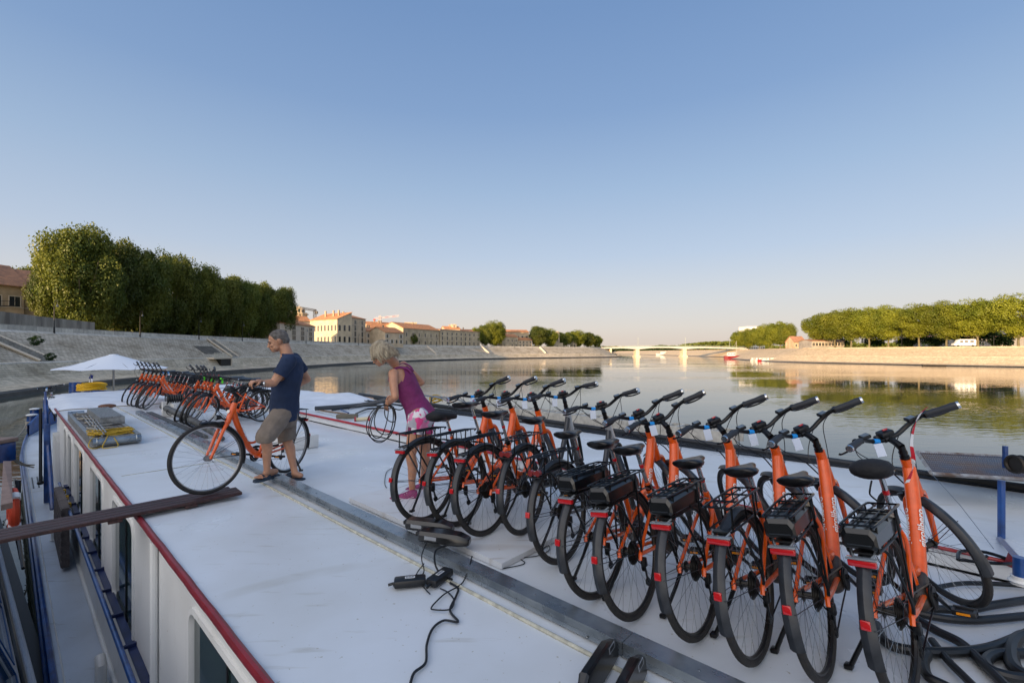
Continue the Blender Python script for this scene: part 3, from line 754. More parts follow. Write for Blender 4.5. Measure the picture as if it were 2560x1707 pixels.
# ---- tarpaulins
def tarp(name, s0, s1, t0, t1, zf, label):
    m = MB(); ns, nt_ = int((s1-s0)*7), int((t1-t0)*7)
    sgrid(m, fr(s0, s1, ns), fr(t0, t1, nt_), zf, .02)
    return tag(m.build(name, TARP, None, 60), label, 'tarpaulin')
def edge(s, t, s0, s1, t0, t1, w_=.5):
    d = min(s-s0, s1-s, t-t0, t1-t)/w_; d = max(0, min(1, d)); return d*d*(3-2*d)
def zf1(s, t):
    e = edge(s, t, 16.1, 21.6, .72, 4.3, .45)
    return -.03+.13*e+.035*noise.noise(Vector((s*1.1, t*1.7, 1)))*e+.02*abs(math.sin(t*5+.6*noise.noise(Vector((s, t, 0)))))*e+.012*noise.noise(Vector((s*4, t*5, 2)))
tarp('tarpaulin', 16.1, 21.6, .72, 4.3, zf1, 'white ribbed tarpaulin stretched over the bow end of the roof below the umbrella')
def zf2(s, t):
    e = edge(s, t, 11.3, 21.4, 4.45, 7.1, .4)
    b = .12*math.exp(-((s-12.4)/.7)**2-((t-6.6)/.5)**2)
    return .09+.10*e+.07*noise.noise(Vector((s*.9, t*1.3, 3)))*e+.03*noise.noise(Vector((s*3, t*4, 4)))*e+b*e
tarp('tarpaulin', 11.3, 21.4, 4.45, 7.1, zf2, 'crumpled white tarpaulin over the roof behind the man and the woman')
m = MB()
for t_ in (0,):
    m.tube(crv([ST(16.0, t, .03+.01*math.sin(t*7)) for t in fr(.8, 4.2, 12)], 3), .014, 6)
    pass
o = m.build('rope', ROPE); tag(o, 'grey rope laced along the edge of the bow tarpaulin', 'rope')
# ---- aluminium gangway stack
stack = tag(empty('gangway', ST(11.6, 1.15, 0)), 'folded grey aluminium gangway lying on the left edge of the roof', 'gangway')
def lpart(m, name, mats, parent, base, smooth=35):
    o = m.build(name, mats, None, smooth); o.parent = parent; o.matrix_parent_inverse = Matrix.Translation(-base); return o
base = ST(11.6, 1.15, 0)
def sk(s, t): return s-(t-.85)*-.15
m = MB()
for t in (.86, 1.42): sbox(m, 9.6, 13.8, t-.03, t+.03, .015, .15)
for s in (9.6, 13.74): sbox(m, s, s+.06, .89, 1.39, .015, .15)
for k in range(9): sbox(m, 9.70+k*.45, 9.74+k*.45, .892, 1.388, .05, .10)
lpart(m, 'frame', GALV2, stack, base)
m = MB()
for k in range(7): sbox(m, 9.66, 13.7, .895+k*.071, .955+k*.071, .112, .135)
lpart(m, 'planks', M('weathered_boards', '6A6662', .7, var=.4, vscale=12, bump=.4, bscale=30), stack, base)
m = MB()
for k in range(4): m.tube([ST(9.62, .95+k*.02, .14+.03*k), ST(13.0, 1.0+.05*k, .17)], .012, 6)
m.tube([ST(9.55, .85, .09), ST(9.55, 1.44, .09)], .05, 12); m.ring(ST(9.55, .9, .09), V, .055, .01, 14, 5); m.ring(ST(9.55, 1.38, .09), V, .055, .01, 14, 5)
m.tube([ST(13.9, .84, .12), ST(13.9, 1.1, .12)], .07, 12)
lpart(m, 'roller', GALV, stack, base)
lid = tag(empty('slatted_box', ST(11.9, 1.38, .15)), 'ribbed grey metal case on top of the folded gangway', 'case'); lb = ST(11.9, 1.38, .15)
m = MB(); sbox(m, 11.2, 13.3, 1.10, 1.45, .152, .28); lpart(m, 'case', GALV2, lid, lb)
m = MB()
for k in range(9): sbox(m, 11.22, 13.28, 1.108+k*.0375, 1.132+k*.0375, .282, .292)
sbox(m, 11.18, 11.198, 1.2, 1.34, .19, .23)
lpart(m, 'rib', GALV2, lid, lb)
rnd = random.Random(3)
m = MB(); pts = []
for k in range(90):
    a = k*.95; pts.append(ST(9.95+.22*math.sin(a*1.13)+.1*rnd.uniform(-1, 1), 1.12+.26*math.cos(a)+.04*rnd.uniform(-1, 1), .17+.03*rnd.random()+.02*math.sin(k)))
m.tube(crv(pts, 3), .007, 5)
m.tube(crv([ST(9.9, .95, .18), ST(9.6, .84, .14), ST(9.48, .80, .05), ST(9.46, .86, .01), ST(9.6, .95, .02), ST(9.56, .92, .15)], 6), .007, 5)
m.tube(crv([ST(9.7, 1.05, .17), ST(9.50, 1.0, .12), ST(9.40, .95, .02), ST(9.38, 1.05, .01), ST(9.44, 1.14, .02), ST(9.52, 1.1, .14)], 6), .007, 5)
tag(m.build('yellow_rope', YELR), 'tangled yellow rope on the near end of the folded gangway', 'rope')
m = MB(); rnd = random.Random(8)
pts = [ST(10.5+.11*j+rnd.uniform(-.35, .35), .88+.42*rnd.random(), .155+.03*rnd.random()) for j in range(30)]; m.tube(crv(pts, 4), .010, 5)
tag(m.build('rope', ROPE), 'loose grey ropes and straps lying over the folded gangway', 'rope')
m = MB(); m.tube([ST(14.5, 1.55, 0), ST(14.5, 1.55, .17)], .10, 16); m.m = 1; m.ell(ST(14.5, 1.55, .20), (.17, .17, .05), n=16)
tag(m.build('roof_vent', [WHITE2, RUST]), 'rusty mushroom vent behind the grey metal case', 'vent')
m = MB(); m.disc(ST(14.9, 1.08, .01), (0, 0, 1), .07, .14, .02); m.ell(ST(14.9, 1.08, .01), (.1, .1, .02))
tag(m.build('deck_plate', GALV2), 'flat round metal filler cap near the bow corner of the roof', 'cap')
# ---- galvanised tray, winch and boom
base = ST(12.5, 2.5, 0)
wn = tag(empty('winch', base), 'small black winch on a white bracket at the end of the galvanised beam', 'winch')
m = MB(); sbox(m, 13.0, 13.12, 2.35, 2.75, .005, .34); sbox(m, 12.7, 13.1, 2.5, 2.56, .005, .3); lpart(m, 'bracket', WHITE2, wn, base)
m = MB(); m.tube([ST(13.05, 2.45, .40), ST(13.05, 2.75, .40)], .07, 16)
for k in range(7): m.ring(ST(13.05, 2.46+k*.045, .40), V, .09, .016, 18, 6)
m.ring(ST(13.05, 2.43, .40), V, .13, .012, 20, 6); m.ring(ST(13.05, 2.77, .40), V, .13, .012, 20, 6); lpart(m, 'drum', BLACK, wn, base)
m = MB(); sbox(m, 9.2, 13.9, 2.19, 2.30, .004, .05); m.tube([ST(13.4, 2.42, .20), ST(11, 2.40, .16), ST(9.3, 2.36, .12), ST(8.6, 2.35, .06)], [.065, .065, .06, .04], 12)
for s in (9.9, 11.2, 12.5): m.ring(ST(s, 2.40, .16), U, .07, .010, 16, 5)
tag(m.build('boom', M('dull_boom', '5A5C5C', .6, metal=.3, var=.4, vscale=8)), 'long grey pole lying along the galvanised beam under the bicycles', 'pole')
# ---- plank
A_ = G(600, 1226, .040); B_ = ST(5.50, -1.6, .02)
dirp = (B_-A_); L_ = dirp.length; dx = dirp.normalized(); dy = Z.cross(dx).normalized(); dz = dx.cross(dy)
pl = empty('plank', A_); tag(pl, 'dark brown slatted gangplank laid from the roof to the neighbouring boat', 'plank')
WOOD = M('brown_slats', '4A2A26', .5, var=.45, vscale=7, bump=.4, bscale=40, stretch=(1, 6, 6), col2='2B1817')
for k in range(4):
    m = MB(); rt = Matrix((dx, dy, dz)).transposed()
    c = A_+dx*(L_/2+.02)+dy*(-.126+.084*k)+dz*.012
    m.bbox(c, (L_-(.1 if k in (0,) else 0), .076, .030), .004, rt); o = m.build('slat', WOOD); o.parent = pl; o.matrix_parent_inverse = Matrix.Translation(-A_)
m = MB()
for d in (.45, 1.0, 2.1, 3.0): m.bbox(A_+dx*d-dz*.016, (.10, .33, .024), .003, rt)
o = m.build('batten', WOOD); o.parent = pl; o.matrix_parent_inverse = Matrix.Translation(-A_)
# ---- umbrella
ub = P(284, 981, 17.5); ub.z = -.72
um = tag(empty('umbrella', ub), 'large white square parasol open over the foredeck', 'umbrella')
m = MB(); n = 8; cw = 1.75; rings = []; vs = []; fs = []
prof = [(0.0, 1.40), (.14, 1.39), (.16, 1.36), (.5, 1.24), (.85, 1.10), (1.25, .97), (cw, .84)]
for (r_, z_) in prof[1:]:
    for k in range(n):
        for q in range(4):
            a = 2*math.pi*(k+q/4)/n+.2; sag = 1-.045*math.sin(math.pi*q/4)*(r_/cw)
            vs.append(Vector((ub.x+r_*sag*math.cos(a), ub.y+r_*sag*math.sin(a), z_+(.03*math.sin(math.pi*q/4)*(r_/cw)))))
nn = 4*n; vs.append(Vector((ub.x, ub.y, 1.41))); vs2 = [v-Vector((0, 0, .008)) for v in vs]
for i in range(len(prof)-2):
    for j in range(nn): fs.append((i*nn+j, i*nn+(j+1) % nn, (i+1)*nn+(j+1) % nn, (i+1)*nn+j))
top = len(vs)-1
for j in range(nn): fs.append((top, (j+1) % nn, j))
N_ = len(vs); fs2 = [tuple(i+N_ for i in f[::-1]) for f in fs]; l = (len(prof)-2)*nn
fs3 = [(l+j, l+(j+1) % nn, N_+l+(j+1) % nn, N_+l+j) for j in range(nn)]
m.add(vs+vs2, fs+fs2+fs3); lpart(m, 'canopy', M('parasol_cloth', (.74, .78, .84), .75), um, ub, 30)
m = MB(); m.tube([ub, Vector((ub.x, ub.y, 1.38))], .032, 10); lpart(m, 'pole', STEEL, um, ub)
m = MB()
for k in range(n):
    a = 2*math.pi*k/n+.2; m.tube([Vector((ub.x, ub.y, 1.34)), Vector((ub.x+cw*math.cos(a), ub.y+cw*math.sin(a), .825))], .009, 5)
lpart(m, 'rib', GALV2, um, ub)
# foredeck items
m = MB(); c = P(187, 976, 19.5); m.tube([c-Z*.45, c+Z*.35], .19, 18); m.ring(c, (0, 0, 1), .195, .012, 20, 5); tag(m.build('barrel', BLUEP), 'upright blue drum on the foredeck left of the yellow hose', 'drum')
m = MB(); rnd = random.Random(5); c = P(230, 968, 18.5)
pts = []
for k in range(60): a = k*.8; pts.append(c+Vector((.5*math.cos(a)*rnd.uniform(.7, 1), .4*math.sin(a), -.12+.004*k+.05*rnd.random())))
m.tube(crv(pts, 3), .035, 7); tag(m.build('yellow_hose', M('yellow_cloth', 'E0B010', .6)), 'heap of yellow hose on the foredeck under the parasol', 'hose')
m = MB(); c = P(226, 975, 20.5); m.tube([c-Z*.3, c+Z*.75], .012, 6); fp = m.build('flag', STEEL)
m = MB()
for i, cc in enumerate(('1A2C7A', 'E6E6EA', 'C0182A')):
    m.m = i; z0 = .70-.17*i; m.add([c+Vector((0, 0, z0)), c+Vector((-.10, .02, z0-.17)), c+Vector((.05, .03, z0-.22)), c+Vector((.10, .01, z0-.04)), c+Vector((0, .02, z0)), c+Vector((-.10, .04, z0-.17)), c+Vector((.05, .05, z0-.22)), c+Vector((.10, .03, z0-.04))], [(0, 1, 2, 3), (7, 6, 5, 4)])
o = m.build('cloth', [M('flag_blue', '1A2C7A', .7), M('flag_white', 'E6E6EA', .7), M('flag_red', 'C0182A', .7)], fp); tag(fp, 'small limp blue white and red flag on the foredeck', 'flag')
for k, (px, py, Y, lb_) in enumerate(((80, 1052, 20.5, 'white-topped mooring bollard at the bow, the nearer of the two'), (87, 1036, 22.5, 'white-topped mooring bollard at the bow, the farther of the two'))):
    m = MB(); c = P(px, py, Y); m.tube([c-Z*.45, c+Z*.25], .17, 16); m.m = 1; m.ell(c+Z*.27, (.21, .21, .06), n=18); m.m = 2
    for q in range(4): m.ring(c-Z*(.28-.08*q), (0, 0, 1), .19, .035, 18, 6)
    tag(m.build('bollard', [BLUEP, WHITE2, ROPE]), lb_, 'bollard', 'bollards at the bow')
m = MB(); m.tube(crv([P(70, 1055, 20.4), P(50, 1085, 19), P(20, 1100, 17), P(-40, 1118, 14)], 6), .022, 6); tag(m.build('mooring_rope', ROPE), 'slack mooring rope running left from the bow bollards over the water', 'rope')
# blue mast frame and pole at the front of the deckhouse
gb = ST(16.9, .75, -2.3)
gm = tag(empty('mast_frame', gb), 'blue steel mast frame standing on the side deck beside the dark bicycle', 'frame')
m = MB(); m.bbox(ST(16.6, .62, -1.35), (.10, .12, 2.0), .01, Matrix.Rotation(math.atan2(U.y, U.x), 3, 'Z')); lpart(m, 'post', BLUEP, gm, gb)
m = MB(); m.tube([ST(17.4, .62, .2), ST(16.8, .64, -.7), ST(15.2, .66, -2.2)], .05, 8); lpart(m, 'strut', BLUEP, gm, gb)
m = MB(); m.tube([ST(18.6, .66, .35), ST(17.2, .66, -1.9)], .03, 8); lpart(m, 'strut', BLUEP, gm, gb)
m = MB(); m.tube([ST(17.0, .52, .02), ST(16.4, .50, -1.75)], .032, 10); m.ell(ST(16.4, .50, -1.78), (.07, .07, .05)); lpart(m, 'black_pole', BLACKM, gm, gb)
# slatted crate leaning in the side deck
m = MB()
sbox(m, 11.2, 13.1, .60, .70, -2.3, -1.25)
for k in range(8): sbox(m, 11.18, 13.12, .585, .60, -2.28+.13*k, -2.18+.13*k)
tag(m.build('crate', M('grey_board', '5C5452', .7, var=.4, vscale=10, bump=.3, bscale=30)), 'grey slatted crate standing on the side deck under the blue handrail', 'crate')
m = MB(); rnd = random.Random(2)
for q in range(3):
    c = ST(11.6+.6*q, .70, -1.30); m.tube(crv([c+Vector((.05*math.cos(a_), .03*math.sin(a_), .04*math.sin(a_*1.7))) for a_ in fr(0, 14, 24)], 2), .008, 5)
tag(m.build('yellow_line', YELR), 'yellow cord knotted round the blue handrail above the crate', 'cord')
# ---- charging gear
BATM = MATS['battery_shell']
def battery(loc, rot, label, standing=False):
    e = tag(empty('battery', loc, rot), label, 'battery', 'bicycle batteries taken off for charging')
    m = MB(); rings = []
    for (x, hw, z0, z1) in ((0, .05, .012, .06), (.012, .06, .0, .072), (.20, .063, 0, .078), (.30, .06, 0, .078), (.37, .045, .004, .06), (.385, .035, .01, .05)):
        c = .012; rings.append([Vector(p) for p in ((x, -hw+c, z0), (x, hw-c, z0), (x, hw, z0+c), (x, hw*.98, z1-2*c), (x, hw*.7, z1), (x, -hw*.7, z1), (x, -hw*.98, z1-2*c), (x, -hw, z0+c))])
    m.loft(rings); m.build('shell', BATM, e, 30)
    m = MB(); m.box((.10, -.0612, .036), (.09, .003, .026)); m.box((.10, .0612, .036), (.09, .003, .026)); m.build('sticker', M('grey_sticker', '8A8F96', .4), e)
    m = MB(); m.bbox((-.012, 0, .04), (.03, .06, .03), .006); m.build('connector', BLACK, e)
    return e
g1 = G(1060, 1316, .105); g2 = G(1120, 1345, .11)
battery(g1+Vector((-.13, .0, -.0)), (0, R(2), R(-14)), 'black bicycle battery lying on the galvanised beam, the farther of two side by side')
battery(g2+Vector((-.21, -.0, 0)), (0, R(4), R(-10)), 'black bicycle battery with plug on the galvanised beam, the nearer of two side by side')
def chg(px, py, rz, label):
    c = G(px, py, .0); e = tag(empty('charger', c, (0, 0, R(rz))), label, 'charger', 'battery chargers on the roof')
    m = MB(); m.bbox((0, 0, .028), (.20, .085, .05), .014); m.build('case', BLACK, e)
    m = MB(); m.box((.0, 0, .0545), (.062, .026, .002)); m.build('sticker', M('pale_sticker', 'C8CCD0', .4), e)
    m = MB()
    for k in range(6): m.box((-.022+.009*k, 0, .0562), (.004, .014, .001))
    m.build('print', BLACK, e)
    m = MB(); m.tube([Vector((-.10, 0, .025)), Vector((-.135, 0, .018))], .009, 8); m.build('plug', BLACK, e)
    return c
c1 = chg(1025, 1463, 12, 'black charger with a pale label, left of two on the roof')
c2 = chg(1100, 1452, 62, 'black charger with a pale label, right of two on the roof')
def cable(pts, r, label, n=6, z0=.006):
    m = MB(); q = []
    for p in pts:
        q.append(G(p[0], p[1], p[2] if len(p) > 2 else z0))
    m.tube(crv(q, 8), r, n); return tag(m.build('cable', BLACK), label, 'cable', 'black cables on the roof')
cable([(1026, 1707), (1036, 1680), (1064, 1655), (1067, 1610), (1082, 1570), (1110, 1550), (1145, 1553), (1125, 1525), (1140, 1490), (1145, 1470), (1125, 1456)], .007, 'thick black cable curving down the roof from the chargers to the bottom edge')
cable([(1068, 1352, .12), (1054, 1390, .09), (1060, 1425, .02), (1050, 1440, .01), (1022, 1452, .01), (985, 1458, .01), (990, 1470, .01)], .0045, 'thin black cable from the farther battery to the left charger')
cable([(1165, 1350, .12), (1120, 1362, .10), (1090, 1375, .09), (1088, 1410, .05), (1104, 1436, .01), (1130, 1448, .03)], .007, 'thick black cable looping over the galvanised beam to the right charger')
cable([(1180, 1390, .09), (1172, 1420, .06), (1160, 1450, .01), (1145, 1465, .01), (1110, 1485, .01), (1080, 1515, .01), (1085, 1523, .01), (1125, 1522, .01), (1135, 1500, .01), (1120, 1480, .01), (1100, 1470, .01)], .0045, 'thin black cable crossing the galvanised beam and looping below the right charger')
cable([(1258, 1420), (1300, 1412), (1312, 1405), (1303, 1395), (1345, 1388), (1372, 1375), (1370, 1362), (1345, 1360), (1352, 1372), (1380, 1355)], .0035, 'thin black cable winding beside the flat white board')
cable([(1060, 1408, .02), (1040, 1440, .01), (1062, 1470, .01), (1075, 1484, .01)], .004, 'short thin black cable between the two chargers')
cable([(980, 1170), (966, 1180), (962, 1210), (975, 1225), (1000, 1235)], .004, 'thin black cable loop on the roof behind the woman\'s shoes')
# two more batteries standing at the bottom edge
def slab(cpx, cpy, label):
    c = G(cpx, cpy, 0); e = tag(empty('battery', c, (0, 0, 0)), label, 'battery', 'batteries leaning at the bottom edge of the view')
    e.rotation_euler = (R(90-8), 0, R(58))
    m = MB(); rings = []
    for (x, z0, z1, hw) in ((0, .02, .10, .020), (.03, .0, .125, .024), (.28, 0, .125, .024), (.37, .0, .09, .022), (.38, .01, .08, .02)):
        c_ = .010; rings.append([Vector(p) for p in ((x, z0, -hw+c_), (x, z0+c_, -hw), (x, z1-c_, -hw), (x, z1, -hw+c_), (x, z1, hw-c_), (x, z1-c_, hw), (x, z0+c_, hw), (x, z0, hw-c_))])
    m.loft(rings); m.build('shell', BATM, e, 30)
    m = MB(); m.box((.30, .09, .0245), (.07, .028, .002)); m.build('sticker', MATS['grey_sticker'], e)
    m = MB(); m.box((.30, .09, .0258), (.055, .018, .001)); m.build('print', BLACK, e)
slab(1462, 1768, 'black battery on its edge at the bottom of the view, left of two')
slab(1540, 1826, 'black battery on its edge at the bottom of the view, right of two')
# ---- things at the woman
def lying(pts, r, name, mat, label, cat, z=.15, n=8):
    m = MB(); m.tube(crv([G(p[0], p[1], p[2] if len(p) > 2 else z) for p in pts], 4), r, n); return tag(m.build(name, mat), label, cat)
lying([(788, 1021), (900, 1013, .2), (965, 1000, .32)], [.05, .06], 'boat_pole', M('grey_sheath', '3A3F45', .6), 'thick grey furled pole with a black end lying behind the woman\'s hands', 'pole', .2)
lying([(830, 1025), (900, 1016), (965, 1013, .2)], .02, 'black_pole', BLACKM, 'thin black pole beside the furled pole, upper of two', 'pole', .17)
lying([(890, 1034), (920, 1022), (965, 1020, .2)], .02, 'black_pole', BLACKM, 'black pole bent at its left end, lower of two', 'pole', .17)
lying([(800, 1026), (870, 1035)], .018, 'broom_stick', M('broom_wood', '7A6348', .6), 'wooden broom handle lying on the raised roof', 'stick', .16)
lying([(852, 1024), (872, 1032)], .015, 'blue_stick', BLUEP, 'short blue stick beside the broom head', 'stick', .17)
lying([(790, 1026), (848, 1040)], .014, 'mop_handle', M('white_plastic', 'BFC6CC', .4), 'white mop handle with a black joint near the red strip', 'handle', .15)
m = MB(); m.bbox(G(868, 1040, .18), (.42, .12, .08), .015, Matrix.Rotation(R(8), 3, 'Z')); tag(m.build('brush_head', M('bristle', '6E6A5E', .95, bump=.8, bscale=60)), 'worn grey scrubbing brush head on the raised roof', 'brush')
c = G(906, 1047, .17); m = MB(); d = Vector((.98, .15, .05)).normalized(); m.tube([c-d*.12, c+d*.12], .035, 12); m.m = 1; m.disc(c-d*.13, d, .0, .055, .03, 16); m.disc(c+d*.13, d, .0, .055, .03, 16)
tag(m.build('line_spool', [M('cream_line', 'C9BEA0', .9), REDB]), 'red-ended spool wound with cream line', 'spool')
m = MB(); rnd = random.Random(11); c = G(1090, 1008, .2)
for q in range(3): m.tube(crv([c+Vector((.16*math.cos(a_+q), .10*math.sin(a_+q), .05+.05*q+.05*math.sin(a_*1.3))) for a_ in fr(0, 9, 16)], 2), .012, 6)
tag(m.build('yellow_strap', YELR), 'bright yellow strap coiled behind the woman\'s hip', 'strap')
# ---- right edge of the roof: boom, long beam, pipes
m = MB(); m.tube([ST(12.6, 7.05, .22), ST(4, 6.80, .17), ST(-3, 6.62, .16)], .045, 10); m.tube([ST(12.0, 7.2, .13), ST(4, 6.98, .11), ST(-3, 6.8, .1)], .035, 8)
tag(m.build('pipe', M('dark_pipe', '2A2D31', .45, metal=.3, var=.3, vscale=4)), 'long dark pipes along the river-side edge of the roof', 'pipe')
m = MB(); s0, t0 = 8.6, 7.25; 
sbox(m, 2.0, 7.9, 6.95, 6.99, .17, .34); sbox(m, 2.0, 7.9, 7.30, 7.34, .17, .34); 
for k in range(30): sbox(m, 2.05+k*.2, 2.11+k*.2, 6.99, 7.30, .30, .33)
tag(m.build('ladder', M('dull_aluminium', (.50, .49, .45), .6, metal=.1, var=.25, vscale=9)), 'long grey aluminium gangway lying along the river-side edge of the roof', 'gangway')
m = MB()
for q, (s, t) in enumerate(((9.6, 6.9), (9.0, 6.95))):
    c = ST(s, t, .13); m.tube(crv([c, c+Z*.22-U*.02, c+Z*.28-U*.2, c+Z*.27-U*.9, c+Z*.2-U*1.3, c-U*1.35+Z*.05], 5), .02, 8)
tag(m.build('tube_rack', STEEL), 'bent steel tube rack on the roof edge left of the first handlebar', 'rack')
m = MB(); rnd = random.Random(4)
for q in range(4):
    pts = [ST(12-1.1*k, 6.55+.06*q+.07*math.sin(k*1.3+q), .145) for k in range(15)]; m.tube(crv(pts, 4), .012, 5)
tag(m.build('cable', BLACK), 'bundle of black cables running along the foot of the dark pipes', 'cable')
# side plate of roof on the right, below tarp
m = MB(); sbox(m, 11.6, 16.2, 4.4, 6.9, -.05, .08); tag(m.build('hatch_cover', WHITE2), 'white hatch cover under the crumpled tarpaulin', 'hatch')
# ---- grate table
c0 = P(2290, 1134, 3.75); zt = c0.z
tb = ST(2.3, 5.2, 0)
gt = P(2450, 1450, 3.0)
gq = [P(2298, 1128, 4.7), P(2330, 1184, 3.9), P(2640, 1204, 3.75), P(2640, 1150, 4.5)]
zt = .42
def onz(px, py, z): return G(px, py, z)
q0, q1, q2, q3 = onz(2293, 1130, zt), onz(2330, 1184, zt), onz(2680, 1206, zt), onz(2680, 1150, zt)
te = tag(empty('grate_table', onz(2450, 1184, zt)), 'rusty blue-grey metal grating on blue posts at the right edge', 'platform'); tbv = te.location.copy()
m = MB()
for (a, b) in ((q0, q1), (q1, q2), (q2, q3), (q3, q0)): m.tube([a, b], .018, 4)
lpart(m, 'rim', M('chipped_white_blue', '9FA6AC', .5, var=.6, vscale=9, col2='5A4638'), te, tbv)
m = MB()
for k in range(64):
    f_ = (k+.5)/64; m.tube([q0.lerp(q3, f_), q1.lerp(q2, f_)], .0068, 4)
for k in range(10):
    f_ = (k+.5)/10; m.tube([q0.lerp(q1, f_)-Z*.006, q3.lerp(q2, f_)-Z*.006], .004, 4)
lpart(m, 'grating', M('rusty_grating', '3F5570', .55, metal=.3, var=.6, vscale=3, col2='6B4A36'), te, tbv)
m = MB(); a = P(2507, 1200, 3.35); m.bbox((a+P(2500, 1345, 3.35))/2, (.032, .032, (a-P(2500, 1345, 3.35)).length), .004); lpart(m, 'post', BLUEP, te, tbv); m = MB()
b0 = P(2500, 1345, 3.35); b2 = G(2549, 1460, .13); b1 = P(2549, 1392, b2.y); m.tube([b0, b1-Z*.02], .02, 4); m.tube([b1, b2], .030, 12); lpart(m, 'post', BLUEP, te, tbv)
m = MB(); m.ring(b2+Z*.02, (0, 0, 1), .04, .012, 14, 5); m.tube([b2, b2+Z*.05], .04, 12); lpart(m, 'foot', WHITE2, te, tbv)
m = MB(); m.bbox(P(2513, 1128, 4.2)-Z*.05, (.03, .03, .20), .003); lpart(m, 'post', BLUEP, te, tbv)
m = MB(); a = P(2536, 1160, 3.2); m.tube([a, a+Vector((.4, -.02, .01))], .055, 18); m.ring(a, (1, 0, 0), .056, .012, 20, 6); m.ring(a+Vector((.05, 0, 0)), (1, 0, 0), .056, .008, 20, 6)
tag(m.build('lamp_housing', M('dark_brass', '2B2620', .4, metal=.5)), 'dark cylindrical fitting on the grating at the right edge of the view', 'fitting')
m = MB(); m.tube([P(2333, 1188, 3.9), P(2400, 1262, 3.5), P(2505, 1398, 3.1)], .0025, 4); tag(m.build('wire', STEEL), 'thin taut wire from the grating corner down to the roof', 'wire')
m = MB(); c = G(2480, 1402, .15); m.tube(crv([c+Vector((-.20, .02, 0)), c+Vector((-.1, .1, .02)), c+Vector((.05, .08, .02)), c+Vector((.12, -.02, .0)), c+Vector((-.05, -.05, .01)), c+Vector((-.2, .02, 0))], 5), .011, 6); m.tube([c+Vector((-.12, 0, 0)), c+Vector((.02, .05, .01))], .01, 6)
tag(m.build('pulley_shackle', BLACKM), 'black metal shackle on the roof next to the red cleat', 'shackle')
m = MB(); c = G(2530, 1400, .16); m.bbox(c, (.05, .04, .09), .01, Matrix.Rotation(R(20), 3, 'Y')); tag(m.build('cleat', REDP), 'dark red cleat behind the blue post', 'cleat')
# ---- hoses
HOSE = M('black_hose', '121416', .4, var=.3, vscale=12)
def hose(pts, r, label, z=.03):
    m = MB(); m.tube(crv([G(p[0], p[1], p[2] if len(p) > 2 else z) for p in pts], 8), r, 10); return tag(m.build('hose', HOSE), label, 'hose', 'black hoses at the bottom right')
hose([(2240, 1500), (2330, 1520), (2420, 1522), (2480, 1512), (2560, 1500), (2640, 1490)], .022, 'black hose passing under the last front wheel, uppermost of the heavy ones')
hose([(2330, 1470), (2400, 1458), (2470, 1458), (2540, 1462), (2620, 1470)], .014, 'thinner black hose near the foot of the blue post')
hose([(2200, 1510), (2330, 1540), (2420, 1550), (2500, 1545), (2600, 1535)], .021, 'black hose with a pale nick, second from the top on the right')
hose([(2190, 1560), (2215, 1605), (2280, 1625), (2380, 1630), (2470, 1620), (2540, 1595), (2620, 1560)], .024, 'black hose sweeping right across the lower corner below the amber pedal')
hose([(2290, 1545), (2340, 1575), (2400, 1605), (2450, 1650), (2500, 1700), (2530, 1730)], .022, 'black hose running diagonally down to the lower right corner')
hose([(2300, 1590), (2318, 1630), (2310, 1655), (2320, 1690), (2360, 1712), (2420, 1740)], .021, 'black hose bending down beside the last bicycle wheel')
hose([(2330, 1600), (2370, 1650), (2410, 1690), (2450, 1730)], .018, 'black hose lying between two crossing hoses at the bottom right')
hose([(2640, 1600), (2560, 1590), (2530, 1620), (2538, 1670), (2600, 1700), (2680, 1690)], .03, 'thick black hose coil at the right edge, innermost loop')
hose([(2660, 1640), (2560, 1632), (2490, 1635), (2465, 1655), (2490, 1680), (2560, 1695), (2660, 1690)], .024, 'flat loop of black hose touching the right edge of the view')
# ---- neighbouring boat on the left
d2 = Vector((-1410, 1138, 0)).normalized(); n2 = Vector((d2.y, -d2.x, 0))   # n2 points to the barge
w0 = P(67, 1707, 5.29); w0.z = 0
def L2(s, t, z): return w0+d2*s+n2*t+Z*z
nb = tag(empty('moored_boat', L2(2, -1, WATER)), 'white boat moored on the left, only its windowed side visible', 'boat'); nbl = nb.location.copy()
def lbox(m, s0, s1, t0, t1, z0, z1, lean=0):
    vs = [L2(s, t+(lean if z == z1 else 0), z) for z in (z0, z1) for s, t in ((s0, t0), (s1, t0), (s1, t1), (s0, t1))]
    m.add(vs, [(3, 2, 1, 0), (4, 5, 6, 7), (0, 1, 5, 4), (1, 2, 6, 5), (2, 3, 7, 6), (3, 0, 4, 7)])
GREYW = paint('cool_white_paint', (.50, .54, .60), .45, .3, (.3, .3, .3))
def tz(z): return -.62*(z+2.2)/1.9
def sl(m, s0, s1, za, zb, off=0, th=.05):
    n_ = Vector((n2.x*.95, n2.y*.95, .31)); v = [L2(s0, tz(za), za), L2(s1, tz(za), za), L2(s1, tz(zb), zb), L2(s0, tz(zb), zb)]; v = [x+n_*off for x in v]; v2 = [x-n_*th for x in v]
    m.add(v+v2, [(0, 1, 2, 3), (7, 6, 5, 4), (0, 4, 5, 1), (1, 5, 6, 2), (2, 6, 7, 3), (3, 7, 4, 0)])
m = MB(); WS = [(-2.2, -1.0), (-.7, .9), (1.15, 2.6), (2.9, 4.2), (4.5, 5.6), (6.0, 7.4), (7.8, 9.2), (9.6, 11.0)]; cur = -6
sl(m, -6, 12.5, -2.2, -1.72); sl(m, -6, 12.5, -.95, -.3)
for a_, b_ in WS: sl(m, cur, a_, -1.72, -.95); cur = b_
sl(m, cur, 12.5, -1.72, -.95)
lpart(m, 'side_wall', GREYW, nb, nbl)
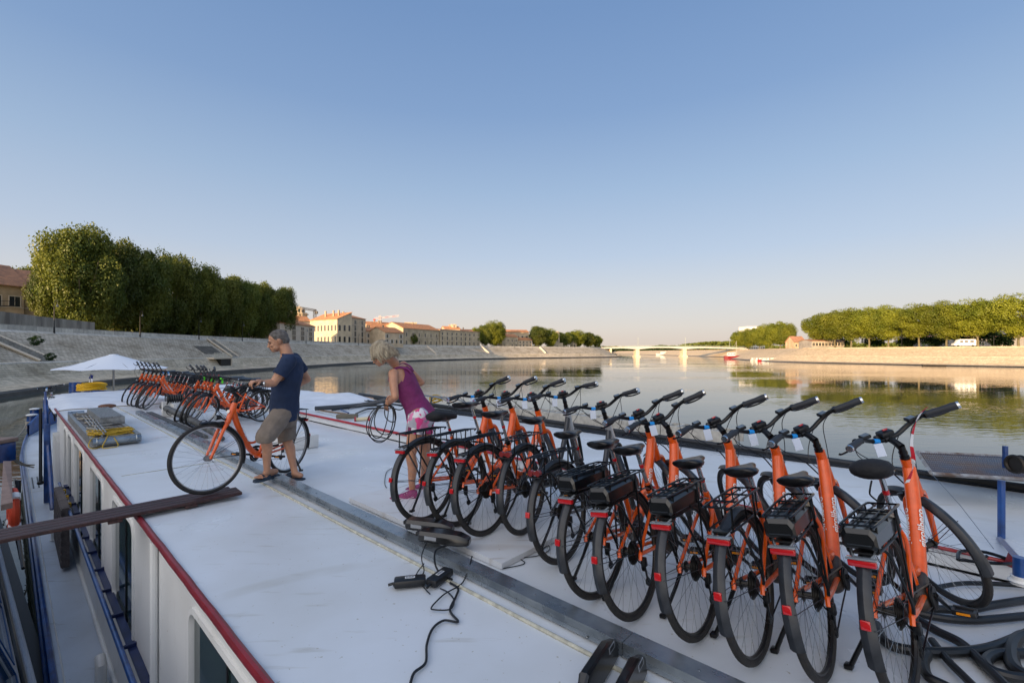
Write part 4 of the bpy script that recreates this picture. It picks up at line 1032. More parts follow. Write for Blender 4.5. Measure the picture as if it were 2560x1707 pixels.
for a_, b_ in WS:
    m = MB(); sl(m, a_, b_, -1.72, -.95, -.03, .01); w9 = m.build('window', GLASS, None, 0); w9.parent = nb; w9.matrix_parent_inverse = Matrix.Translation(-nbl)
    m = MB(); sl(m, a_-.03, b_+.03, -1.75, -1.72, .01, .03); sl(m, a_-.03, b_+.03, -.95, -.92, .01, .03); sl(m, a_-.03, a_, -1.72, -.95, .01, .03); sl(m, b_, b_+.03, -1.72, -.95, .01, .03); m.build('frame', M('blue_frame', '1D4E86', .4), w9, 0)
m = MB(); lbox(m, -6, 12, -3.5, .0, -3.6, -2.3); lbox(m, -6, 10, .002, .26, -3.5, -2.72); lpart(m, 'hull', HULLD, nb, nbl)  # second box: dark ledge added to blacken the shaded gap between the boats
m = MB(); lbox(m, -6, 12, -3.4, .02, -2.29, -2.21); m.tube([L2(s, .02, -2.2) for s in fr(-6, 12, 12)], .03, 8); lpart(m, 'side_deck', GREYW, nb, nbl)
m = MB(); m.tube([L2(s, -.14, -1.5) for s in fr(-4, 6, 10)], .022, 8); lpart(m, 'handrail', BLACKM, nb, nbl)
PINKW = M('pale_planed_wood', '8C7468', .7, var=.25, vscale=9)
m = MB(); q = [P(8, 1152, 7.0), P(28, 1152, 7.1), P(32, 1255, 5.6), P(2, 1262, 5.5)]; q2 = [p-Z*.07 for p in q]; m.add(q+q2, [(0, 1, 2, 3), (7, 6, 5, 4), (0, 4, 5, 1), (1, 5, 6, 2), (2, 6, 7, 3), (3, 7, 4, 0)])
tag(m.build('bench_board', PINKW), 'pale wooden board on the left-hand boat near its orange lifebuoy', 'board')
m = MB(); c = P(-22, 1132, 8.5); m.bbox(c, (.5, .4, .35), .01); m.m = 1; m.bbox(c+Z*.22, (.55, .45, .07), .01); m.m = 2; m.box(c+Vector((0, -.203, .06)), (.5, .004, .05)); m.box(c+Vector((0, -.203, -.06)), (.5, .004, .05))
tag(m.build('ticket_box', [BLUEP, PINKW, WHITEM]), 'blue box with white stripes and a wooden lid on the left-hand boat', 'box')
m = MB(); c = P(33, 1275, 6.1); m.ring(c, n2, .25, .05, 32, 8, 1.0); m.m = 1
for k in range(4): a = k*math.pi/2+.7; d_ = (d2*math.cos(a)+Z*math.sin(a)); m.tube([c+d_*.27-d_.cross(n2)*.04, c+d_*.27+d_.cross(n2)*.04], .062, 10)
tag(m.build('lifebuoy', [M('buoy_orange', 'C8401C', .6), WHITEM]), 'orange and white lifebuoy hanging on the side of the left-hand boat', 'lifebuoy')
m = MB()
for k in range(9): a = P(38+1.5*k, 1200, 8.6-.28*k); m.tube([a, a-Z*1.1], .012, 5)
m.tube([P(36, 1198, 8.8), P(52, 1300, 6.2)], .02, 6); m.tube([P(40, 1300, 6.6), P(58, 1420, 5.6)], .02, 6)
tag(m.build('fence_panel', BLACKM), 'black lattice gate between the two boats', 'gate')
m = MB(); m.tube(crv([P(30, 1142, 10.5), P(60, 1160, 12), P(85, 1162, 12.5)], 4), .02, 6); m.tube(crv([P(28, 1135, 10.5), P(45, 1158, 12), P(85, 1168, 12.3)], 4), .02, 6); tag(m.build('mooring_rope', ROPE), 'two dark mooring ropes tying the left-hand boat to the side deck', 'rope')
# ------------------------------------------------------------------ river banks
def smooth_poly(pts, step=6.0):
    c = crv([Vector((x, y, 0)) for x, y in pts], 14); out = [c[0]]; 
    for p in c[1:]:
        if (p-out[-1]).length >= step: out.append(p)
    out.append(c[-1]); return out
LBK = smooth_poly([(-56, -160), (-47, -60), (-44, 0), (-47.5, 30), (-50.6, 45), (-54.5, 53), (-59.3, 70), (-62.5, 98), (-62, 127), (-58.5, 175), (-46, 232), (-8, 300), (45, 350), (88, 395), (104, 440), (100, 560), (60, 800), (-60, 1500)])
RBK = smooth_poly([(420, -160), (300, 20), (215, 75), (170, 115), (140, 160), (123.6, 210), (131, 255), (150, 315), (181, 382), (188, 486), (217, 764), (330, 1600)])
def frame_at(poly, i):
    a = poly[max(i-1, 0)]; b = poly[min(i+1, len(poly)-1)]; t = (b-a).normalized(); return t
def offs(poly, side, d):
    """side +1 = land on the left of travel"""
    out = []
    for i, p in enumerate(poly):
        t = frame_at(poly, i); n_ = Vector((-t.y, t.x, 0))*side; out.append(p+n_*d)
    return out
def stone(name, base, dark, bw, bh, mortar, stain=.5, bump=.6):
    m = bpy.data.materials.new(name); m.use_nodes = True; n = m.node_tree; b = n.nodes['Principled BSDF']; b.inputs['Roughness'].default_value = .9
    uv = n.nodes.new('ShaderNodeUVMap'); tc = n.nodes.new('ShaderNodeTexCoord')
    br = n.nodes.new('ShaderNodeTexBrick'); br.inputs['Scale'].default_value = 1; br.inputs['Brick Width'].default_value = bw; br.inputs['Row Height'].default_value = bh
    br.inputs['Mortar Size'].default_value = mortar; br.inputs['Color1'].default_value = (*base, 1); br.inputs['Color2'].default_value = (*[x*.74 for x in base], 1); br.inputs['Mortar'].default_value = (*dark, 1)
    br.inputs['Mortar Smooth'].default_value = .3
    nw = n.nodes.new('ShaderNodeTexNoise'); nw.inputs['Scale'].default_value = .8; nw.inputs['Detail'].default_value = 3; n.links.new(uv.outputs[0], nw.inputs[0])
    ad = n.nodes.new('ShaderNodeVectorMath'); ad.operation = 'MULTIPLY_ADD'; ad.inputs[1].default_value = (.22, .07, 0)
    n.links.new(nw.outputs[1], ad.inputs[0]); n.links.new(uv.outputs[0], ad.inputs[2]); n.links.new(ad.outputs[0], br.inputs[0])
    def noise_ramp(sc, lo, hi, st):
        mp = n.nodes.new('ShaderNodeMapping'); mp.inputs['Scale'].default_value = st; n.links.new(uv.outputs[0], mp.inputs[0])
        t = n.nodes.new('ShaderNodeTexNoise'); t.inputs['Scale'].default_value = sc; t.inputs['Detail'].default_value = 8; t.inputs['Roughness'].default_value = .65; n.links.new(mp.outputs[0], t.inputs[0])
        r = n.nodes.new('ShaderNodeMapRange'); r.inputs[1].default_value = lo; r.inputs[2].default_value = hi; n.links.new(t.outputs[0], r.inputs[0]); return r.outputs[0]
    mx = n.nodes.new('ShaderNodeMix'); mx.data_type = 'RGBA'; mx.blend_type = 'MULTIPLY'
    g = n.nodes.new('ShaderNodeMix'); g.data_type = 'RGBA'; g.inputs[6].default_value = (1, 1, 1, 1); g.inputs[7].default_value = (.42, .38, .30, 1)
    n.links.new(noise_ramp(.16, .45, .75, (1, 1.6, 1)), g.inputs[0])
    mx.inputs[0].default_value = stain; n.links.new(br.outputs[0], mx.inputs[6]); n.links.new(g.outputs[2], mx.inputs[7])
    mx2 = n.nodes.new('ShaderNodeMix'); mx2.data_type = 'RGBA'; mx2.blend_type = 'MULTIPLY'; g2 = n.nodes.new('ShaderNodeMix'); g2.data_type = 'RGBA'
    g2.inputs[6].default_value = (1.12, 1.1, 1.05, 1); g2.inputs[7].default_value = (.62, .60, .58, 1); n.links.new(noise_ramp(1.6, .35, .7, (1, .5, 1)), g2.inputs[0])
    mx2.inputs[0].default_value = .8; n.links.new(mx.outputs[2], mx2.inputs[6]); n.links.new(g2.outputs[2], mx2.inputs[7]); n.links.new(mx2.outputs[2], b.inputs['Base Color'])
    bp = n.nodes.new('ShaderNodeBump'); bp.inputs['Strength'].default_value = bump; bp.inputs['Distance'].default_value = .06; bp.invert = True
    n.links.new(br.outputs[1], bp.inputs['Height']); n.links.new(bp.outputs[0], b.inputs['Normal'])
    MATS[name] = m; return m
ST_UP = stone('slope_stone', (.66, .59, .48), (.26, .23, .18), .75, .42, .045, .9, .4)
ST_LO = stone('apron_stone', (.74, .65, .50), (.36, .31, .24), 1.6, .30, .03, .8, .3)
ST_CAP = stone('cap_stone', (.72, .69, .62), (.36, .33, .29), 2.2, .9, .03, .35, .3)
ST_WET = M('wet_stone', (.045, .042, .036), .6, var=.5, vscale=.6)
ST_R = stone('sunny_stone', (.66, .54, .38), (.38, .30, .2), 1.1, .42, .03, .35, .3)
def strip(poly, side, prof, mats, name):
    """prof: list of (offset, z, material index for the band that ends here)"""
    vs = []; fs = []; mi = []; uvs = []; L = 0; ls = [0]
    for i in range(1, len(poly)): L += (poly[i]-poly[i-1]).length; ls.append(L)
    pl_ = [0]
    for j in range(1, len(prof)): pl_.append(pl_[-1]+math.hypot(prof[j][0]-prof[j-1][0], prof[j][1]-prof[j-1][1]))
    cols = [offs(poly, side, p[0]) for p in prof]; k = len(prof)
    for i in range(len(poly)):
        for j in range(k): q = cols[j][i]; vs.append((q.x, q.y, prof[j][1]))
    for i in range(len(poly)-1):
        for j in range(k-1):
            f = (i*k+j, (i+1)*k+j, (i+1)*k+j+1, i*k+j+1); fs.append(f if side < 0 else f[::-1]); mi.append(prof[j+1][2])
            u = [(ls[i], pl_[j]), (ls[i+1], pl_[j]), (ls[i+1], pl_[j+1]), (ls[i], pl_[j+1])]; uvs += u if side < 0 else u[::-1]
    me = bpy.data.meshes.new(name); me.from_pydata(vs, [], fs); me.update()
    for m_ in mats: me.materials.append(m_)
    me.polygons.foreach_set('material_index', mi); ul = me.uv_layers.new(name='UVMap')
    ul.data.foreach_set('uv', [c for u in uvs for c in u]); o = bpy.data.objects.new(name, me); COL.objects.link(o); return o
TOPL, TOPR = 4.65, 3.3
PL = [(-1.0, -4.5, 2), (0, -3.15, 2), (.1, -2.75, 2), (.9, -2.62, 2), (3.0, -2.25, 1), (4.2, -1.55, 1), (5.2, .0, 1), (5.25, .14, 3), (6.9, .16, 3), (7.0, .18, 0), (13.2, 4.35, 0), (13.6, TOPL, 3), (14.6, TOPL+.01, 3)]
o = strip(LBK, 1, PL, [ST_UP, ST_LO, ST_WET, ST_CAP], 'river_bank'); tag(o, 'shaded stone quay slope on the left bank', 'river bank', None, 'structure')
PR = [(-1.5, -4.5, 2), (0, -3.2, 2), (1.0, -2.9, 2), (3.5, -2.5, 1), (8.2, -.25, 1), (8.3, -.1, 1), (10.5, -.05, 1), (18.0, TOPR-.3, 0), (18.1, TOPR, 0), (19.6, TOPR+.01, 0)]
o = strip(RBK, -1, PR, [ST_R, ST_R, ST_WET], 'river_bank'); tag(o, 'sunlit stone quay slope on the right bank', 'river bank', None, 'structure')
# parapet on the left bank: a wall of its own
PP = [(15.0, TOPL-.1, 0), (15.0, TOPL+.85, 0), (15.35, TOPL+.85, 0), (15.35, TOPL-.1, 0)]
seg = [p for p in LBK if -120 < p.y < 420 and p.x < 95]
o = strip(seg, 1, PP, [ST_CAP], 'parapet_wall'); tag(o, 'low pale stone parapet along the top of the left quay', 'wall')
def land(poly, side, d, z, X, name, mat, lab):
    c = offs(poly, side, d); vs = []; 
    for p in c: vs += [(p.x, p.y, z), (X, p.y, z)]
    n_ = len(c); fs = [((2*i, 2*i+2, 2*i+3, 2*i+1) if side < 0 else (2*i+1, 2*i+3, 2*i+2, 2*i)) for i in range(n_-1)]
    m = MB(); m.add(vs, fs); return tag(m.build(name, mat), lab, 'ground', None, 'structure')
GROUND = M('dusty_ground', (.20, .17, .12), .95, var=.5, vscale=.08, col2=(.08, .09, .04))
land(LBK, 1, 14.6, TOPL, -2500, 'ground', GROUND, 'flat ground behind the left quay')
land(RBK, -1, 19.6, TOPR, 2500, 'ground', GROUND, 'flat ground behind the right quay')
m = MB(); m.add([(-3000, -800, -5.2), (3000, -800, -5.2), (3000, 4500, -5.2), (-3000, 4500, -5.2)], [(0, 1, 2, 3)]); tag(m.build('river_bed', GROUND), 'river bed', 'ground', None, 'structure')
m = MB(); m.add([(-3000, 1450, TOPL-.05), (3000, 1450, TOPL-.05), (3000, 4500, TOPL-.05), (-3000, 4500, TOPL-.05)], [(0, 1, 2, 3)]); tag(m.build('ground', GROUND), 'far flat country beyond the river bend', 'ground', None, 'structure')
# ---- water
def water_mat():
    m = bpy.data.materials.new('river_water'); m.use_nodes = True; n = m.node_tree; b = n.nodes['Principled BSDF']
    b.inputs['Base Color'].default_value = (.050, .058, .040, 1); b.inputs['Roughness'].default_value = .025; b.inputs['IOR'].default_value = 1.33
    b.inputs['Specular IOR Level'].default_value = .75
    tc = n.nodes.new('ShaderNodeTexCoord')
    def nz(sc, det, st, rot=0):
        mp = n.nodes.new('ShaderNodeMapping'); mp.inputs['Scale'].default_value = st; mp.inputs['Rotation'].default_value = (0, 0, rot); n.links.new(tc.outputs['Object'], mp.inputs[0])
        t = n.nodes.new('ShaderNodeTexNoise'); t.inputs['Scale'].default_value = sc; t.inputs['Detail'].default_value = det; n.links.new(mp.outputs[0], t.inputs[0]); return t.outputs[0]
    h1 = nz(.9, 2.5, (1, 2.6, 1), .25); h2 = nz(.22, 2, (1, 2.2, 1), -.2)
    msk = nz(.022, 2.5, (.55, 2.2, 1), .35)
    mr = n.nodes.new('ShaderNodeMapRange'); mr.inputs[1].default_value = .42; mr.inputs[2].default_value = .60; mr.inputs[3].default_value = .10; mr.inputs[4].default_value = 1.3; n.links.new(msk, mr.inputs[0])
    s1 = n.nodes.new('ShaderNodeMath'); s1.operation = 'MULTIPLY'; n.links.new(h1, s1.inputs[0]); n.links.new(mr.outputs[0], s1.inputs[1])
    s2 = n.nodes.new('ShaderNodeMath'); s2.operation = 'MULTIPLY_ADD'; s2.inputs[1].default_value = .55; n.links.new(h2, s2.inputs[0]); n.links.new(s1.outputs[0], s2.inputs[2])
    bp = n.nodes.new('ShaderNodeBump'); bp.inputs['Strength'].default_value = .5; bp.inputs['Distance'].default_value = .038
    n.links.new(s2.outputs[0], bp.inputs['Height']); n.links.new(bp.outputs[0], b.inputs['Normal']); return m
m = MB(); m.add([(-2400, -700, WATER), (2400, -700, WATER), (2400, 1440, WATER), (-2400, 1440, WATER)], [(0, 1, 2, 3)]); tag(m.build('river', water_mat(), None, 0), 'broad calm river with faint ripples', 'river', None, 'structure')

# ---- placing things along a bank by picture column
def bank_at(poly, side, d, px, ymin=30, ymax=700):
    c = offs(poly, side, d); best = None
    for i in range(len(c)-1):
        a, b = c[i], c[i+1]
        if a.y < 5 or b.y < 5: continue
        xa, xb = 1280+F*a.x/a.y, 1280+F*b.x/b.y
        if (xa-px)*(xb-px) <= 0 and xa != xb:
            f_ = (px-xa)/(xb-xa); q = a.lerp(b, f_)
            if ymin < q.y < ymax and (best is None or q.y < best[0].y): best = (q, frame_at(poly, i))
    return best
# ---- foliage
def leafmat(name, a, b_, trans=.35):
    m = bpy.data.materials.new(name); m.use_nodes = True; n = m.node_tree; n.nodes.remove(n.nodes['Principled BSDF']); out = n.nodes['Material Output']
    tc = n.nodes.new('ShaderNodeTexCoord'); t = n.nodes.new('ShaderNodeTexNoise'); t.inputs['Scale'].default_value = .9; t.inputs['Detail'].default_value = 6; n.links.new(tc.outputs['Object'], t.inputs[0])
    oi = n.nodes.new('ShaderNodeObjectInfo')
    r = n.nodes.new('ShaderNodeValToRGB'); r.color_ramp.elements[0].position = .35; r.color_ramp.elements[1].position = .68; r.color_ramp.elements[0].color = (*a, 1); r.color_ramp.elements[1].color = (*b_, 1); n.links.new(t.outputs[0], r.inputs[0])
    hs = n.nodes.new('ShaderNodeHueSaturation'); mr = n.nodes.new('ShaderNodeMapRange'); mr.inputs[3].default_value = .8; mr.inputs[4].default_value = 1.2; n.links.new(oi.outputs['Random'], mr.inputs[0]); n.links.new(mr.outputs[0], hs.inputs['Value']); n.links.new(r.outputs[0], hs.inputs['Color'])
    d = n.nodes.new('ShaderNodeBsdfDiffuse'); tr = n.nodes.new('ShaderNodeBsdfTranslucent'); mx = n.nodes.new('ShaderNodeMixShader'); mx.inputs[0].default_value = trans
    gl = n.nodes.new('ShaderNodeBsdfGlossy'); gl.inputs['Roughness'].default_value = .5; gl.inputs['Color'].default_value = (.5, .5, .5, 1); mx2 = n.nodes.new('ShaderNodeMixShader'); mx2.inputs[0].default_value = .04
    for s_ in (d, tr): n.links.new(hs.outputs[0], s_.inputs[0])
    n.links.new(d.outputs[0], mx.inputs[1]); n.links.new(tr.outputs[0], mx.inputs[2]); n.links.new(mx.outputs[0], mx2.inputs[1]); n.links.new(gl.outputs[0], mx2.inputs[2]); n.links.new(mx2.outputs[0], out.inputs[0]); return m
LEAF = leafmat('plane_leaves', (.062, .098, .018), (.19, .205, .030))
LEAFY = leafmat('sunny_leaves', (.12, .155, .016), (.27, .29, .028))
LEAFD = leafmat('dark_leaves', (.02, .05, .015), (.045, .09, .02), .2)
BARK = M('plane_bark', '8E8468', .9, var=.5, vscale=1.5, col2='57523F')
def crown_mesh(seed, n, leaf, lobes, sh, mat, vase=.35):
    """unit crown: width 2 (radius 1), height 2, centred at 0"""
    rnd = random.Random(seed); vs = []; fs = []
    L = []
    for i in range(lobes):
        z = rnd.uniform(-1, 1); a = rnd.uniform(0, 2*math.pi)
        rr = math.sqrt(max(0, 1-abs(z)**sh))*(1-vase*max(0, -z)); k = rnd.uniform(.55, .86)
        L.append((Vector((rr*k*math.cos(a), rr*k*math.sin(a), z*k*1.03)), rnd.uniform(.15, .32)))
    for i in range(n):
        c, r_ = L[rnd.randrange(lobes)]
        d = Vector((rnd.gauss(0, 1), rnd.gauss(0, 1), rnd.gauss(0, 1)+.25)).normalized(); p = c+d*r_*rnd.uniform(.72, 1.08)*(1 if rnd.random() < .85 else 1.2)
        nn = (d+Vector((rnd.gauss(0, .6), rnd.gauss(0, .6), rnd.gauss(0, .6)+.2))).normalized(); t = nn.orthogonal().normalized(); t.rotate(Matrix.Rotation(rnd.uniform(0, 6.28), 3, nn)); b = nn.cross(t); s_ = leaf*rnd.uniform(.6, 1.3)
        o = len(vs); vs += [p+t*s_, p+b*s_*.8, p-t*s_*.9, p-b*s_*.7]; fs.append((o, o+1, o+2, o+3))
    me = bpy.data.meshes.new('crown'); me.from_pydata([tuple(v) for v in vs], [], fs); me.materials.append(mat); me.update(); return me
def trunk_mesh(seed, spread=.5):
    rnd = random.Random(seed); m = MB()
    m.tube(crv([(0, 0, -.1), (.02, .01, .12), (0, .02, .27)], 4), [.045, .028], 9)
    for k in range(6):
        a = k*1.05+rnd.uniform(-.3, .3); e = rnd.uniform(.6, 1.0)*spread; z = rnd.uniform(.55, .85)
        m.tube(crv([(0, .02, .24), (e*.35*math.cos(a), e*.35*math.sin(a), .36), (e*.8*math.cos(a), e*.8*math.sin(a), .36+(z-.36)*.6), (e*math.cos(a), e*math.sin(a), z)], 3), [.022, .004], 6)
    o = m.build('trunk', BARK); me = o.data; bpy.data.objects.remove(o); return me
CR = [crown_mesh(1, 46000, .0255, 130, 2.4, LEAF), crown_mesh(2, 46000, .026, 120, 2.2, LEAF), crown_mesh(3, 46000, .0255, 140, 3.0, LEAF)]
CRY = [crown_mesh(4, 46000, .027, 150, 3.4, LEAFY, .45), crown_mesh(5, 46000, .027, 150, 3.2, LEAFY, .45)]
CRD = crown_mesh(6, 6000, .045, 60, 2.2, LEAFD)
TR = [trunk_mesh(1), trunk_mesh(2), trunk_mesh(3)]
def tree(pos, z0, h, wd, crown, label, group, clear=.22, rz=None):
    e = tag(empty('plane_tree', (pos.x, pos.y, z0)), label, 'tree', group)
    e.rotation_euler = (0, 0, random.uniform(0, 6.28) if rz is None else rz)
    c = bpy.data.objects.new('crown', crown); COL.objects.link(c); c.parent = e; ch = h*(1-clear); c.location = (0, 0, h*clear+ch/2); c.scale = (wd/2, wd/2*random.uniform(.92, 1.05), ch/2*1.07)
    t = bpy.data.objects.new('trunk', random.choice(TR)); COL.objects.link(t); t.parent = e; t.scale = (h*.55, h*.55, h*.9)
    return e
def tree_px(poly, side, d, px, pytop, wd, crown, label, group, z0, clear=.22, ymin=30, ymax=700):
    r_ = bank_at(poly, side, d, px, ymin, ymax)
    if not r_: print('no bank at', px); return
    q = r_[0]; zt = CAMZ+(879-pytop)/F*q.y
    return tree(q, z0, zt-z0, wd, crown, label, group, clear)
GL_ = 'plane trees along the left quay'
ordn = ['first', 'second', 'third', 'fourth', 'fifth', 'sixth', 'seventh', 'eighth', 'ninth', 'tenth', 'eleventh']
LT = [(200, 576, 15, 23), (280, 604, 14.5, 25), (352, 624, 14, 23), (428, 642, 13.5, 24), (497, 668, 13.5, 23), (550, 684, 13, 24), (600, 698, 13, 23), (645, 709, 13, 24), (684, 715, 12, 23), (711, 724, 10.5, 22)]
for i, (px, py, wd, d) in enumerate(LT):
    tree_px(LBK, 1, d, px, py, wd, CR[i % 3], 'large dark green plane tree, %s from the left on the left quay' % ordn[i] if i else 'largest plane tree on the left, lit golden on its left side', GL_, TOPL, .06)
for (px, py, wd, d) in ((128, 650, 7, 27), (235, 640, 10, 22)):
    tree_px(LBK, 1, d, px, py, wd, CR[1], 'lower bushy plane tree filling in %s the largest tree' % ('left of' if px < 200 else 'in front of'), GL_, TOPL, .05)
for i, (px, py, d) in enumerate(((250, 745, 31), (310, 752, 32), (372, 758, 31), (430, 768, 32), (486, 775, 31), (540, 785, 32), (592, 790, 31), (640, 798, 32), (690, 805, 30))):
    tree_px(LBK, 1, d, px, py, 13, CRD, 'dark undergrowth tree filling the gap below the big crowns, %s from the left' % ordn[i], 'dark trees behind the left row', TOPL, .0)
for (px, py, wd, d) in ((20, 660, 14, 62), (75, 672, 12, 60)):
    tree_px(LBK, 1, d, px, py, wd, CR[2], 'tree behind the roof of the left-hand house, %s of two' % ('left' if px < 50 else 'right'), 'trees behind the house', TOPL, .2)
# right bank rows
GRB = 'plane trees in the sunny row on the right quay'
RT = [(2050, 789, 15), (2088, 781, 16), (2128, 777, 16), (2172, 774, 16), (2222, 770, 16.5), (2298, 766, 17), (2367, 760, 16.5), (2445, 754, 17), (2548, 743, 18), (2650, 732, 18)]
for i, (px, py, wd) in enumerate(RT[:-1]):
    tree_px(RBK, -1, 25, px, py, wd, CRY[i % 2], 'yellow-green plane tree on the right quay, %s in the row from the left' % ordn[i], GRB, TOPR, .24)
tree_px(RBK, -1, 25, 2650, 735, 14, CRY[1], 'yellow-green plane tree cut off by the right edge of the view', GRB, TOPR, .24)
RT2 = [(1848, 830), (1872, 825), (1898, 819), (1924, 813), (1950, 808), (1968, 812)]
for i, (px, py) in enumerate(RT2):
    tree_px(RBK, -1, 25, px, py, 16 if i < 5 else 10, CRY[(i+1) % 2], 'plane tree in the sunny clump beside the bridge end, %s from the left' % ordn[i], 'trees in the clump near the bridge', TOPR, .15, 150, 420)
# second bank row behind, darker, seen under the crowns
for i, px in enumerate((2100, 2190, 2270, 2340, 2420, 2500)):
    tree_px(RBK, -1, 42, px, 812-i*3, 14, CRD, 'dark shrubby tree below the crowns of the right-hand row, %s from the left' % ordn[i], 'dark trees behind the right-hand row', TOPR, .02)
# town trees
TT = [(1186, 822, 12, 24), (1212, 813, 13, 22), (1236, 806, 17, 20), (1345, 817, 17, 20), (1375, 825, 15, 20), (1412, 830, 15, 22), (1442, 828, 16, 22), (1470, 832, 15, 20), (1492, 840, 12, 18)]
for i, (px, py, wd, d) in enumerate(TT):
    tree_px(LBK, 1, d, px, py, wd, CR[i % 3] if i % 2 else CRY[i % 2], 'green tree on the town quay, %s from the left, right of the long palace' % ordn[i], 'trees on the town quay', TOPL, .1, 100, 460)
tree_px(LBK, 1, 20, 972, 827, 11, CRD, 'dark clipped round tree in front of the low orange-roofed houses', 'trees on the town quay', TOPL, .02)
tree_px(LBK, 1, 20, 1030, 834, 7, CR[1], 'small green bush left of the long stone house', 'trees on the town quay', TOPL, .02)
# shrubs on slope
def bush(p, r_, label):
    e = bpy.data.objects.new('bush', CRD); COL.objects.link(e); e.location = p; e.scale = (r_, r_, r_*.8); tag(e, label, 'bush', 'weeds on the stone slope')
bush(P(90, 852, 57), .8, 'green weed growing on the slope beside the stone stairs'); bush(P(126, 892, 54), .6, 'green tuft at the foot of the stone stairs')
# ---- far wood
m = MB(); rnd = random.Random(9); 
def treeline(name, x0, x1, y, z0, h, n_, lab, mat=LEAFD, leaf=2.2):
    vs = []; fs = []; r = random.Random(int(y+x0))
    for i in range(n_):
        x = r.uniform(x0, x1); hh = h*(.6+.5*noise.noise(Vector((x*.012, y, 0)))+.25*noise.noise(Vector((x*.05, y, 1)))); p = Vector((x, y+r.uniform(-18, 18), z0+hh*math.sqrt(r.random())))
        nn = Vector((r.gauss(0, 1), -1+r.gauss(0, .6), r.gauss(0, 1))).normalized(); t = nn.orthogonal().normalized(); b = nn.cross(t); o = len(vs); s_ = leaf*r.uniform(.6, 1.2)
        vs += [p+t*s_, p+b*s_, p-t*s_, p-b*s_]; fs.append((o, o+1, o+2, o+3))
    me = bpy.data.meshes.new(name); me.from_pydata([tuple(v) for v in vs], [], fs); me.materials.append(mat); o = bpy.data.objects.new(name, me); COL.objects.link(o); return tag(o, lab, 'wood', None, 'stuff')
treeline('far_wood', -100, 520, 1380, TOPL-1, 20, 26000, 'low wooded shore closing the river beyond the bridge')
treeline('far_wood', 240, 700, 640, TOPR-1, 16, 20000, 'pale line of trees behind the right quay past the bridge', LEAF, 1.6)
treeline('far_wood', 300, 900, 300, TOPR-1, 15, 9000, 'dark wood behind the right-hand rows', LEAFD, 1.6)
# ------------------------------------------------------------------ houses
CREAM = M('cream_render', (.60, .48, .33), .9, var=.25, vscale=.35)
PALE = M('pale_render', (.66, .56, .44), .9, var=.15, vscale=.3)
STONEW = M('town_stone', (.66, .55, .38), .95, var=.4, vscale=.45, col2=(.46, .38, .26), detail=8)
for _n in ():
    pass
OLDST = M('old_stone', (.60, .50, .34), .95, var=.55, vscale=.35, col2=(.34, .28, .19), detail=8)
OCHRE = M('ochre_render', (.50, .38, .25), .9, var=.3, vscale=.4)
TILE = M('clay_tiles', (.62, .27, .11), .9, var=.45, vscale=1.2, col2=(.38, .17, .08), bump=.5, bscale=4, stretch=(1, .3, 1))
TILED = M('old_clay_tiles', (.46, .22, .12), .9, var=.45, vscale=1.2, col2=(.26, .14, .09), bump=.5, bscale=4)
GLZ = M('window_glass', (.03, .035, .04), .1)
SHUT = M('pale_shutter', (.50, .48, .44), .8)
FRAME = M('stone_surround', (.62, .54, .42), .9)
